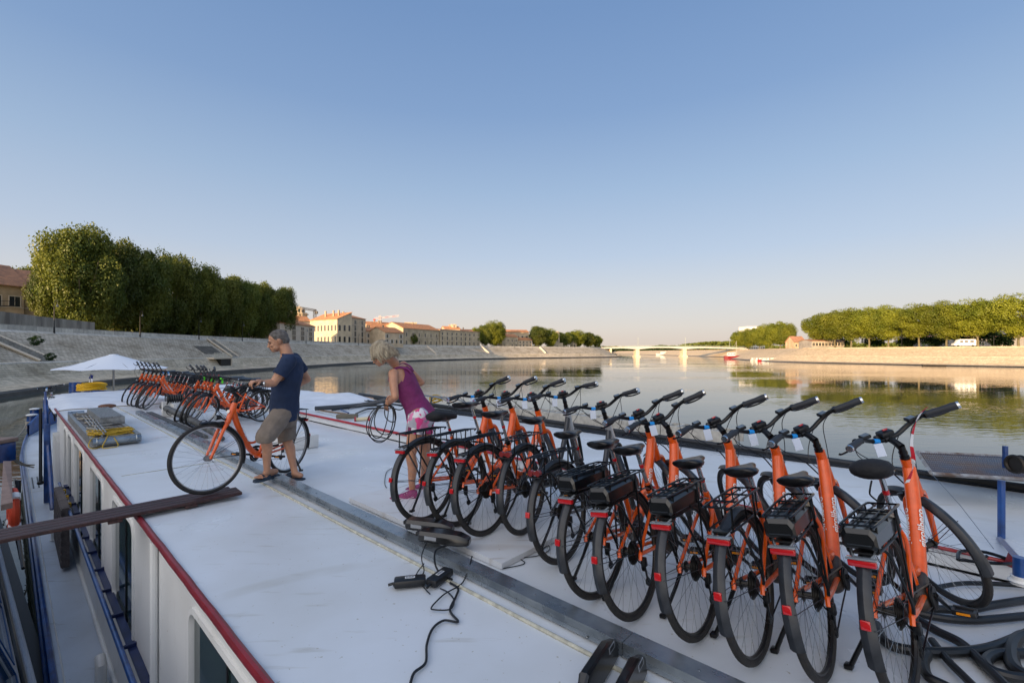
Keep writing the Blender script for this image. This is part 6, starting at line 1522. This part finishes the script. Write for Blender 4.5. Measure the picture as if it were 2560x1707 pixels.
# people-size specks on quays
# ---- off-frame terrace on the left bank: unseen houses added to shade the moored barge
for i, (y0, y1) in enumerate(((34, 8), (7, -18), (-19, -44), (-45, -72), (-73, -100), (-101, -130))):
    A = Vector((-64-(i % 2)*1.2, y0, 0)); B = Vector((-64-(i % 2)*1.2, y1, 0))
    W_ = 26
    m = MB(); h_ = (9, 19, 21, 20, 22, 19)[i]; zz = TOPL
    e = tag(empty('shade_house', (A.x, A.y, zz)), 'tall unseen quay house added left of the view for its shade, %s one upstream' % ordn[i], 'house', 'added shade houses upstream on the left bank'); eb = e.location.copy()
    m.box(((A.x-6), (y0+y1)/2, zz+h_/2-.5), (12, abs(y0-y1), h_+1)); lpart(m, 'wall', [PALE, CREAM, OCHRE][i % 3], e, eb, 0)
    m = MB(); ym = (y0+y1)/2; v = [Vector((A.x+.6, y0, zz+h_)), Vector((A.x+.6, y1, zz+h_)), Vector((A.x-12.6, y1, zz+h_)), Vector((A.x-12.6, y0, zz+h_)), Vector((A.x-6, y0, zz+h_+3)), Vector((A.x-6, y1, zz+h_+3))]
    m.add([x+Z*.02 for x in v], [(0, 1, 5, 4), (2, 3, 4, 5), (1, 2, 5), (3, 0, 4), (3, 2, 1, 0)]); lpart(m, 'roof', TILE, e, eb, 0)
    for r_ in range(3 if h_ < 12 else 5):
        for c in range(6):
            y = y0-(y0-y1)*(c+.5)/6; m = MB(); m.box((A.x+.02, y, zz+2+3.6*r_), (.06, 1.2, 1.9)); lpart(m, 'window', GLZ, e, eb, 0)
# ------------------------------------------------------------------ people
SKIN = M('skin_tanned', (.50, .26, .16), .5, var=.18, vscale=14, bump=.08, bscale=80, sub=.08)
SKIN2 = M('skin_tanned_woman', (.48, .24, .145), .48, var=.15, vscale=14, bump=.06, bscale=80, sub=.08)
HAIRM = M('short_grey_hair', (.07, .06, .055), .9, var=.5, vscale=40, bump=.25, bscale=300, col2=(.17, .16, .15))
HAIRW = M('blond_grey_hair', (.50, .43, .31), .55, var=.6, vscale=9, bump=.9, bscale=22, col2=(.20, .16, .11), stretch=(3.2, 3.2, .5))
NAVY = M('navy_cotton', (.012, .028, .075), .9, bump=.5, bscale=9, var=.25, vscale=5)
TAUPE = M('taupe_cotton', (.20, .165, .135), .9, bump=.5, bscale=12, var=.2, vscale=8)
PURPLE = M('purple_jersey', (.19, .018, .11), .75, bump=.4, bscale=14, var=.2, vscale=7)
def flower():
    m = bpy.data.materials.new('flowered_cloth'); m.use_nodes = True; n = m.node_tree; b = n.nodes['Principled BSDF']; b.inputs['Roughness'].default_value = .7
    tc = n.nodes.new('ShaderNodeTexCoord'); nz = n.nodes.new('ShaderNodeTexNoise'); nz.inputs['Scale'].default_value = 9; n.links.new(tc.outputs['Object'], nz.inputs[0])
    v = n.nodes.new('ShaderNodeTexVoronoi'); v.inputs['Scale'].default_value = 15; ad = n.nodes.new('ShaderNodeVectorMath'); ad.operation = 'MULTIPLY_ADD'; ad.inputs[1].default_value = (.12,)*3
    n.links.new(nz.outputs[1], ad.inputs[0]); n.links.new(tc.outputs['Object'], ad.inputs[2]); n.links.new(ad.outputs[0], v.inputs[0])
    r = n.nodes.new('ShaderNodeValToRGB'); r.color_ramp.interpolation = 'CONSTANT'; e = r.color_ramp.elements; e[0].position = 0; e[0].color = (.60, .62, .68, 1); e[1].position = .3; e[1].color = (.70, .06, .25, 1)
    for p, c in ((.48, (.75, .72, .76, 1)), (.60, (.16, .02, .08, 1)), (.70, (.36, .36, .42, 1)), (.84, (.70, .22, .42, 1)), (.94, (.50, .44, .08, 1))): q = e.new(p); q.color = c
    n.links.new(v.outputs['Color'], r.inputs[0]); n.links.new(r.outputs[0], b.inputs['Base Color']); return m
FLOWER = flower()
class Blob:
    def __init__(s): s.m = MB()
    def cap(s, p0, r0, p1, r1, n=14):
        p0 = Vector(p0); p1 = Vector(p1); k = 4; pts = []; rs = []; d = (p1-p0).normalized()
        for i in range(k): a = math.pi/2*(1-i/k); pts.append(p0-d*r0*math.sin(a)*.98); rs.append(max(.0008, r0*math.cos(a)))
        pts.append(p0); rs.append(r0); pts.append(p1); rs.append(r1)
        for i in range(1, k+1): a = math.pi/2*i/k; pts.append(p1+d*r1*math.sin(a)*.98); rs.append(max(.0008, r1*math.cos(a)))
        s.m.tube(pts, rs, n)
    def chain(s, pts, rs):
        for i in range(len(pts)-1): s.cap(pts[i], rs[i], pts[i+1], rs[i+1])
    def ell(s, c, rad, rot=None): s.m.ell(c, rad, rot, 18, 12)
    def rings(s, rr, n=24):
        """rr: (centre, half width vec, half depth vec)"""
        L = []
        for c, a, b in rr: L.append([Vector(c)+Vector(a)*math.cos(2*math.pi*j/n)+Vector(b)*math.sin(2*math.pi*j/n) for j in range(n)])
        s.m.loft(L)
    def done(s, name, mat, voxel=.008, smooth=4, parent=None, base=None, disp=0, dscale=.1, cut=None):
        o = s.m.build(name, mat, None, 0)
        md = o.modifiers.new('r', 'REMESH'); md.mode = 'VOXEL'; md.voxel_size = voxel
        ms = o.modifiers.new('s', 'SMOOTH'); ms.iterations = smooth; ms.factor = .5
        dg = bpy.context.evaluated_depsgraph_get(); me = bpy.data.meshes.new_from_object(o.evaluated_get(dg)); me.name = name
        bpy.data.objects.remove(o); me.materials.clear(); me.materials.append(mat)
        if disp or cut:
            bm = bmesh.new(); bm.from_mesh(me); bm.normal_update()
            if disp:
                for v in bm.verts:
                    q = v.co/dscale; h = noise.noise(q)+.6*(1-2*abs(noise.noise(q*1.7+Vector((3, 1, 7))))); v.co += v.normal*disp*h
            if cut: bmesh.ops.delete(bm, geom=[f for f in bm.faces if cut(f.calc_center_median())], context='FACES')
            if cut:
                for _ in range(10):
                    nv = {}
                    for v in bm.verts:
                        be = [e for e in v.link_edges if e.is_boundary]
                        if len(be) == 2: nv[v] = v.co.lerp((be[0].other_vert(v).co+be[1].other_vert(v).co)/2, .6)
                    for v, c in nv.items(): v.co = c
            bm.to_mesh(me); bm.free()
        me.shade_smooth(); o = bpy.data.objects.new(name, me); COL.objects.link(o)
        if parent: o.parent = parent
        return o
def head(b, C, f, u, s=1.0, nose=1.0):
    """C = centre of the skull, f forward, u up. adds primitives to blob b"""
    f = f.normalized(); l = u.cross(f).normalized(); u = f.cross(l).normalized(); rt = Matrix((f, l, u)).transposed()
    T = lambda x, y, z: C+(f*x+l*y+u*z)*s
    E = lambda p, r: b.ell(T(*p), tuple(x*s for x in r), rt)
    E((-.012, 0, .025), (.096, .076, .088)); E((.022, 0, -.02), (.074, .066, .085)); E((.045, 0, -.065), (.046, .05, .045)); E((.072, 0, -.085), (.024, .026, .020))
    E((.078, 0, .018), (.018, .052, .012))      # brow
    for sg in (-1, 1):
        E((.066, sg*.035, -.028), (.026, .022, .020)); E((-.004, sg*.077, -.012), (.019, .010, .032)); E((-.006, sg*.085, -.004), (.016, .006, .022)); E((.045, sg*.045, -.062), (.03, .018, .028))
    b.cap(T(.088, 0, .004), .010*s, T(.108*nose, 0, -.032), .0125*s); E((.104, 0, -.036), (.013, .017, .009))
    E((.092, 0, -.058), (.012, .024, .007)); E((.090, 0, -.071), (.012, .021, .008))
    return T, rt
def eyes(T, rt, s, parent, lips=True):
    m = MB()
    for sg in (-1, 1): m.ell(T(.0835, sg*.032, -.004), (.010*s, .014*s, .007*s), rt, 10, 8)
    m.build('eye', M('eye_dark', (.05, .035, .03), .2), parent)
    m = MB()
    for sg in (-1, 1): m.tube([T(.091, sg*.016, .017), T(.094, sg*.032, .021), T(.082, sg*.048, .016)], [.004*s, .005*s, .003*s], 6)
    m.build('eyebrow', HAIRM, parent)
    m = MB(); m.ell(T(.0995, 0, -.0645), (.005*s, .021*s, .0035*s), rt, 10, 6); m.build('mouth', M('lips', (.26, .09, .07), .5), parent)
def hand(b, W, d, pn, L=.18, curl=(.5, .6, .5), side=1, spread=.1, thumb_close=.5):
    """W wrist, d direction of the hand, pn palm normal (towards the palm side). side: +1 thumb on d x pn side"""
    d = d.normalized(); pn = (pn-d*pn.dot(d)).normalized(); t = d.cross(pn).normalized()*side
    P_ = L*.48
    b.cap(W, .026, W+d*P_*.35, .028)
    for k, q in enumerate((-.6, -.2, .2, .6)):
        b.cap(W+d*P_*.15+t*q*.030, .0165, W+d*P_*.92+t*q*.052, .0125)
    for k in range(4):
        q = (.75, .25, -.25, -.72)[k]; ln = (.92, 1.0, .95, .76)[k]*L*.5; base = W+d*P_*.95+t*q*.045
        dirv = (d+t*q*spread).normalized(); ang = 0; p = base
        for j in range(3):
            ang += curl[j]*(1+.08*k); dd = dirv*math.cos(ang)+pn*math.sin(ang); e = p+dd*ln*(.42, .32, .26)[j]; b.cap(p, .0095-.0009*j, e, .0088-.0009*j, 10); p = e
    a = W+d*P_*.22+t*.026; c1 = a+(d*.55+t*.8*(1-thumb_close*.4)+pn*.35).normalized()*L*.20; c2 = c1+(d*.8+t*.2*(1-thumb_close)+pn*(.3+.5*thumb_close)).normalized()*L*.17; c3 = c2+(d*.75-t*.3*thumb_close+pn*(.2+.6*thumb_close)).normalized()*L*.13
    b.cap(a, .014, c1, .0115, 10); b.cap(c1, .011, c2, .0095, 10); b.cap(c2, .0095, c3, .0080, 10)
# ---- the man ------------------------------------------------------
bpy.context.view_layer.update()
def bike_pt(bk, childname, p):
    c = [x for x in bk.children if x.name.startswith(childname)][0]; return (bk.matrix_basis @ c.matrix_local) @ Vector(p)
gripL = bike_pt(MANBIKE, 'handlebar', (.755, .27, 1.084)); gripL1 = bike_pt(MANBIKE, 'handlebar', (.725, .315, 1.08)); gripL0 = bike_pt(MANBIKE, 'handlebar', (.785, .23, 1.084))
sadR = MANBIKE.matrix_basis @ Vector((.30, 0, .955))
print('grip px', 1280+F*gripL.x/gripL.y, 879+F*(1.5-gripL.z)/gripL.y, 'saddle', 1280+F*sadR.x/sadR.y, 879+F*(1.5-sadR.z)/sadR.y, sadR)
f = Vector((-.95, -.30, 0)).normalized()
hipc = P(712, 1028, 5.27); hL = P(705, 1034, 5.16); hR = P(717, 1032, 5.38)
shL = P(720, 903, 5.07); shR = P(736, 898, 5.46); neck = P(717, 885, 5.27); headc = P(695, 852, 5.25)
elL = P(684, 957, 4.98); haL = gripL
kL = P(664, 1092, 4.93); aL = P(668, 1178, 5.08)
kR = P(716, 1094, 5.40); aR = P(738, 1183, 5.36)
elR = P(769, 948, 5.62)
b = Blob()
hf = Vector((-.85, -.52, -.34)); hu = Vector((-.22, -.14, 1))
T, rt = head(b, headc, hf, hu, 1.07)
b.chain([T(-.035, 0, -.05), neck+Z*.01, neck-Z*.05-f*.01], [.064, .066, .085])
sd_v = (shL-shR).normalized()
def ringset(*rows): return [(c, a, bb) for c, a, bb in rows]
mid = lambda t: (shL+shR).lerp(hL+hR, t)/2
b.rings([(mid(.0)+Z*.03, sd_v*.10, f*.06), (mid(.02), sd_v*.175, f*.095), (mid(.25)+f*.01, sd_v*.175, f*.12), (mid(.5)+f*.025, sd_v*.16, f*.125), (mid(.75)+f*.02, sd_v*.16, f*.12), (mid(1.0), sd_v*.165, f*.115), (mid(1.1), sd_v*.12, f*.09)])
b.chain([shL-sd_v*.02, shL.lerp(elL, .55), elL], [.062, .052, .043]); b.chain([elL, elL.lerp(haL, .35), elL.lerp(haL, .82)], [.043, .045, .029])
wL = elL.lerp(haL, .84)+Z*.018
hand(b, wL, (haL-wL)+Z*.02, -Z, .19, (.75, .85, .6), 1, .12, .8)
haR = sadR+Vector((.06, .0, .03)); b.chain([shR+sd_v*.02, shR.lerp(elR, .55), elR], [.060, .050, .042]); b.chain([elR, elR.lerp(haR, .35), elR.lerp(haR, .85)], [.042, .043, .028])
hand(b, elR.lerp(haR, .86), (haR-elR), -Z, .19, (.3, .4, .3), -1, .12, .4)
b.chain([hL, hL.lerp(kL, .5), kL], [.088, .078, .056]); b.chain([kL, kL.lerp(aL, .3)-f*.012, kL.lerp(aL, .7), aL], [.054, .056, .040, .034])
b.chain([hR, hR.lerp(kR, .5), kR], [.088, .078, .056]); b.chain([kR, kR.lerp(aR, .3)-f*.012, kR.lerp(aR, .7), aR], [.054, .056, .040, .034])
def foot(b, heel, toe, ank, up=Z, wd=.042):
    d = (toe-heel).normalized(); l = up.cross(d).normalized()
    b.cap(ank, .034, heel+d*.03+up*.035, .031); b.cap(ank+d*.015, .032, heel+d*.13+up*.035, .028); b.cap(heel+d*.03+up*.03, .028, heel+d*.17+up*.025, .03)
    for k, q in enumerate((-.8, -.3, .2, .65, 1.0)): e = heel+d*((.255, .25, .24, .225, .205)[k])+l*q*wd*.85+up*.016; b.cap(heel+d*.14+l*q*wd*.55+up*.026, .020, e-d*.04, .014); b.cap(e-d*.05, .0125, e, .0105)
heL = P(694, 1186, 5.27); toL = P(634, 1202, 5.03); heR = P(757, 1196, 5.36); toR = P(703, 1190, 5.44)
foot(b, heL+Z*.01, toL+Z*.01, aL, (Z-f*.15).normalized()); foot(b, heR+Z*.0, toR+Z*.0, aR)
man = b.done('person', SKIN, .0055, 5); tag(man, 'man in navy t-shirt and taupe shorts wheeling an orange bicycle towards the plank', 'person')
eyes(T, rt, 1.07, man)
# hair cap
b = Blob(); b.ell(T(-.018, 0, .034), (.1045, .0845, .0905), rt); b.ell(T(-.045, 0, -.01), (.075, .079, .07), rt)
ff = hf.normalized()
b.done('hair', HAIRM, .005, 3, man, disp=.0012, dscale=.008, cut=lambda c: ((c-T(0, 0, 0)).dot(rt.col[0])/1.07 > .040+.55*max(0, (c-T(0, 0, 0)).dot(rt.col[2])/1.07-.045) and (c-T(0, 0, 0)).dot(rt.col[2])/1.07 < .105) or ((c-T(0, 0, 0)).dot(rt.col[2])/1.07 < -.0+.0 and (c-T(0, 0, 0)).dot(rt.col[0])/1.07 > -.035) or (c-T(0, 0, 0)).dot(rt.col[2])/1.07 < -.055)
# t-shirt
b = Blob()
b.rings([(neck+Z*.012+f*.0, sd_v*.062, f*.066), (mid(.0)+Z*.035, sd_v*.13, f*.088), (mid(.03), sd_v*.205, f*.118), (mid(.25)+f*.012-f*.01, sd_v*.205, f*.145), (mid(.5)+f*.02, sd_v*.195, f*.150), (mid(.78)+f*.012, sd_v*.200, f*.150), (mid(1.02)-f*.0, sd_v*.212, f*.155), (mid(1.12), sd_v*.210, f*.150)])
b.chain([shL-sd_v*.03, shL+Z*-.01, shL.lerp(elL, .40), shL.lerp(elL, .66)], [.085, .078, .072, .074]); b.chain([shR+sd_v*.03, shR, shR.lerp(elR, .40), shR.lerp(elR, .62)], [.085, .076, .070, .072])
dL = (elL-shL).normalized(); dR = (elR-shR).normalized()
def axd(c, a, b): d = (b-a).normalized(); q = c-a; return (q-d*q.dot(d)).length
def shirtcut(c):
    if c.z > neck.z+.004 and (c-neck).length < .10: return True
    if (c-shL.lerp(elL, .64)).dot(dL) > 0 and (c-shL.lerp(elL, .66)).length < .12 and axd(c, shL, elL) < .081: return True
    if (c-shR.lerp(elR, .60)).dot(dR) > 0 and (c-shR.lerp(elR, .62)).length < .12 and axd(c, shR, elR) < .080: return True
    return c.z < mid(1.10).z-.02+.05*((c-mid(1)).dot(f)/.15)
b.done('t_shirt', NAVY, .009, 6, man, disp=.007, dscale=.11, cut=shirtcut)
# shorts
b = Blob()
b.rings([(mid(.86), sd_v*.175, f*.135), (mid(1.0), sd_v*.192, f*.150), (mid(1.12), sd_v*.185, f*.15), (mid(1.25), sd_v*.15, f*.13)])
hemL = kL+(aL-kL)*.06+f*.0; hemR = kR+(aR-kR)*.10
b.chain([hL, hL.lerp(kL, .5), kL, hemL+(hemL-kL)*.9], [.115, .112, .100, .102]); b.chain([hR, hR.lerp(kR, .5), kR, hemR+(hemR-kR)*.9], [.115, .110, .096, .098])
def shcut(c):
    for k_, h_, a_ in ((kL, hemL, aL), (kR, hemR, aR)):
        if (c-h_).dot((a_-k_).normalized()) > .0 and (c-h_).length < .20 and min((c-kL).length-(0 if k_ is kL else -.0), 9) < 9:
            if (c-k_).length <= (c-(kR if k_ is kL else kL)).length: return True
    return c.z > mid(.88).z+.04
b.done('shorts', TAUPE, .009, 5, man, disp=.006, dscale=.10, cut=shcut)
# sandals
for (he, to, up) in ((heL, toL, (Z-f*.15).normalized()), (heR, toR, Z)):
    d = (to-he).normalized(); l = up.cross(d).normalized(); m = MB(); out = []
    for (x, w_) in ((-.02, .022), (.0, .034), (.06, .036), (.13, .040), (.20, .047), (.25, .042), (.275, .022)): out.append((x, w_))
    poly = [(x, w_) for x, w_ in out]+[(x, -w_) for x, w_ in reversed(out)]
    m.prism(poly, -.020, .002, lambda a, bb, y: he+d*a+l*bb+up*y); so = m.build('sandal', M('navy_sandal', (.02, .04, .07), .7), man, 40)
    m = MB(); R1 = []; 
    for x in (.115, .135, .17, .20): R1.append([he+d*x+l*(.050*math.cos(a_))+up*(.064*math.sin(a_)*(1-.0*x)-(x-.115)*.16*math.sin(a_)) for a_ in [math.pi*k/12 for k in range(13)]])
    R2 = [[p*1.0+up*.005+l*0 for p in r_] for r_ in R1]
    vs = [p for r_ in R1 for p in r_]; fs = [(i*13+j, i*13+j+1, (i+1)*13+j+1, (i+1)*13+j) for i in range(3) for j in range(12)]
    n0 = len(vs); vs += [p for r_ in R2 for p in r_]; fs += [tuple(n0+q for q in f_[::-1]) for f_ in fs[:36]]
    m.add(vs, fs); m.build('strap', MATS['navy_sandal'], so, 50)
# ---- the woman ------------------------------------------------------
f = Vector((-.93, -.05, 0)).normalized()
headc = P(951, 884, 4.62); hf = Vector((-.82, -.10, -.62)); hu = Vector((-.62, -.02, .82))
neckb = P(981, 905, 4.72); shL = P(981, 935, 4.56); shR = P(1010, 912, 4.90); elL = P(988, 992, 4.44); haL = P(969, 1008, 4.60)
elR = P(1054, 956, 4.98); haR = P(988, 990, 4.85)
hL = P(1046, 1042, 4.58); hR = P(1060, 1040, 4.78)
kL = P(1026, 1138, 4.54); aL = P(1031, 1228, 4.60); kR = P(1062, 1138, 4.80); aR = P(1057, 1218, 4.88)
b = Blob(); T, rt = head(b, headc, hf, hu, .98, .97)
b.chain([T(-.02, 0, -.03), T(-.045, 0, -.085).lerp(neckb, .4), neckb+Vector((.02, 0, -.01))], [.050, .046, .052])
sd_v = (shL-shR).normalized(); mid = lambda t: (shL+shR).lerp(hL+hR, t)/2
ax = (mid(1)-mid(0)).normalized(); fp_ = (f-ax*f.dot(ax)).normalized()
b.rings([(mid(-.06), sd_v*.08, fp_*.055), (mid(.0), sd_v*.135, fp_*.08), (mid(.25), sd_v*.150, fp_*.10), (mid(.5), sd_v*.130, fp_*.098), (mid(.7), sd_v*.132, fp_*.098), (mid(.95), sd_v*.160, fp_*.115), (mid(1.1), sd_v*.13, fp_*.10)])
b.chain([shL-sd_v*.025, shL.lerp(elL, .5), elL], [.050, .042, .036]); b.chain([elL, elL.lerp(haL, .4), elL.lerp(haL, .8)], [.036, .037, .025])
hand(b, elL.lerp(haL, .78), haL-elL+Vector((-.05, 0, -.03)), Vector((.1, .6, -.5)), .165, (.7, .8, .6), 1, .12, .7)
b.chain([shR+sd_v*.02, shR.lerp(elR, .5), elR], [.048, .040, .035]); b.chain([elR, elR.lerp(haR, .4), haR], [.035, .035, .024])
hand(b, haR, Vector((-1, -.4, -.25)), Vector((0, -.4, -.8)), .165, (.6, .7, .5), -1, .12, .7)
for h_, k_, a_ in ((hL, kL, aL), (hR, kR, aR)):
    b.chain([h_, h_.lerp(k_, .5), k_], [.092, .076, .052]); b.chain([k_, k_.lerp(a_, .3)-f*.018, k_.lerp(a_, .7), a_], [.050, .053, .036, .030]); b.cap(a_, .030, a_-Z*.03+f*.02, .03)
woman = b.done('person', SKIN2, .0055, 5); tag(woman, 'bending blond woman in a purple tank top and flowered shorts coiling a black cable', 'person')
eyes(T, rt, .98, woman)
# hair: many locks over a cap
b = Blob(); b.ell(T(-.022, 0, .036), (.108, .094, .094), rt); b.ell(T(-.055, 0, -.025), (.076, .083, .075), rt)
rnd = random.Random(12)
for k in range(190):
    a = rnd.uniform(-2.75, 2.75); z0_ = rnd.uniform(.2, 1.0)
    r0 = math.sqrt(max(0, 1-z0_**2)); p0 = Vector((-.022-.105*r0*math.cos(a), .094*r0*math.sin(a), .036+.092*z0_))
    fl = .012+.018*rnd.random(); ln = .08+.06*rnd.random()
    if abs(a) > 2.1: ln *= .35
    if abs(a) < .9: ln *= 1.15
    p1 = Vector((-.022-(.108+fl*.4)*math.cos(a), (.092+fl*.4)*math.sin(a), .02)); p2 = p1+Vector((-.5*fl*math.cos(a), .3*fl*math.sin(a), -ln*.6)); p3 = p2+Vector((.010*rnd.uniform(-1, 1.3), .008*rnd.uniform(-1, 1), -ln*.45))
    c_ = crv([T(*p0), T(*p1), T(*p2), T(*p3)], 4); b.m.tube(c_, [.009-.0075*(i/(len(c_)-1))**1.5 for i in range(len(c_))], 6)
o = b.m.build('hair', HAIRW, woman, 60)
# tank top with a racer back
b = Blob()
b.rings([(mid(.02), sd_v*.150, fp_*.092), (mid(.12), sd_v*.160, fp_*.106), (mid(.3), sd_v*.160, fp_*.112), (mid(.52), sd_v*.142, fp_*.108), (mid(.72), sd_v*.142, fp_*.108), (mid(.9), sd_v*.168, fp_*.126), (mid(1.04), sd_v*.186, fp_*.142)])
def topcut(c):
    q = (c-mid(0)).dot(ax)/(mid(1)-mid(0)).length; y = abs((c-mid(q)).dot(sd_v)); x = (c-mid(q)).dot(fp_)
    if q > 1.0: return True
    if q < .36: return y > .045+.115*max(0, (q-.02)/.34)**1.6+(.02 if x > 0 else 0)
    return False
o = b.done('tank_top', PURPLE, .0065, 4, woman, disp=.0035, dscale=.06, cut=topcut)
m = MB()
for sg in (1, -1):
    m.tube(crv([mid(.16)-fp_*.115+sd_v*sg*.03, mid(.04)-fp_*.098+sd_v*sg*.05, mid(-.05)-fp_*.03+sd_v*sg*.085, mid(-.02)+fp_*.05+sd_v*sg*.09, mid(.12)+fp_*.105+sd_v*sg*.07], 5), [.022]*21, 8, flat=.35, up=sd_v)
m.build('shoulder_strap', PURPLE, o, 60)
b = Blob()
b.rings([(mid(.80), sd_v*.150, fp_*.110), (mid(.98), sd_v*.174, fp_*.130), (mid(1.12), sd_v*.17, fp_*.13), (mid(1.2), sd_v*.15, fp_*.12)])
for h_, k_ in ((hL, kL), (hR, kR)): b.chain([h_, h_.lerp(k_, .5)], [.106, .095])
b.done('shorts', FLOWER, .007, 4, woman, disp=.002, dscale=.05, cut=lambda c: (c-hL.lerp(kL, .42)).dot((kL-hL).normalized()) > 0 or (c-mid(.87)).dot(ax) < 0)
SHOE = M('purple_shoe', (.24, .03, .13), .6, var=.4, vscale=30); SOLE = M('pale_sole', (.5, .42, .48), .7)
for (hx, hy, tx, ty, yy) in ((1043, 1252, 982, 1250, 4.55), (1078, 1229, 1033, 1229, 4.86)):
    he = P(hx, hy, yy); he.z = .012; to = P(tx, ty, yy-.03); to.z = .012; d = (to-he).normalized(); l = Z.cross(d).normalized()
    L_ = .265; rings = []; 
    for (x, w_, h_) in ((-.005, .012, .05), (.0, .03, .085), (.03, .036, .095), (.08, .038, .09), (.13, .042, .068), (.19, .046, .05), (.24, .038, .038), (.268, .014, .025)):
        rings.append([he+d*x+l*w_*math.cos(a_)+Z*(max(0, math.sin(a_))*h_+.016) if math.sin(a_) >= 0 else he+d*x+l*w_*math.cos(a_)+Z*.014 for a_ in [2*math.pi*j/18 for j in range(18)]])
    m = MB(); m.loft(rings); so = m.build('shoe', SHOE, woman, 50)
    m = MB(); poly = [(-.012, .015), (0, .034), (.08, .038), (.19, .050), (.25, .040), (.278, .014)]; poly = poly+[(x, -w_) for x, w_ in reversed(poly)]
    m.prism(poly, -.012, .016, lambda a, bb, y: he+d*a+l*bb+Z*y); m.build('sole', SOLE, so, 30)
    m = MB()
    for k in range(4): x = .10+.022*k; m.tube([he+d*x+l*.026+Z*(.083-.01*k), he+d*x+Z*(.094-.013*k), he+d*x-l*.026+Z*(.083-.01*k)], .003, 5)
    m.tube([he+d*.03+l*.038+Z*.05, he+d*.10+l*.041+Z*.03, he+d*.17+l*.046+Z*.045], .004, 5); m.build('lace', SOLE, so, 30)
# cable coil in her hands
m = MB(); rnd = random.Random(6); hc = P(968, 1012, 4.55)
for k in range(5):
    w_ = (.20, .15, .11, .08, .17)[k]; dn = (.36, .30, .34, .18, .39)[k]; ox = (-.05, -.0, -.09, .06, -.08)[k]; yy = .02*k
    pts = [hc+Vector((ox*math.sin(math.pi*q/16)+w_*.7*math.sin(2*math.pi*q/16)-.02, yy-.02+.02*math.sin(q), -dn*(1-math.cos(2*math.pi*q/16))/2*1.0)) for q in range(17)]
    m.tube(crv(pts, 3), .0055, 6)
m.tube(crv([hc, P(940, 1004, 4.9), P(900, 1012, 6.0), P(870, 1022, 7.0)], 6), .006, 6); m.tube(crv([hc+Z*.02, P(1000, 990, 4.6), P(1012, 1012, 4.6), P(1000, 1024, 4.6), P(975, 1018, 4.6)], 6), .006, 6)
tag(m.build('cable_coil', BLACK), 'loops of black cable hanging from the woman\'s hands', 'cable')
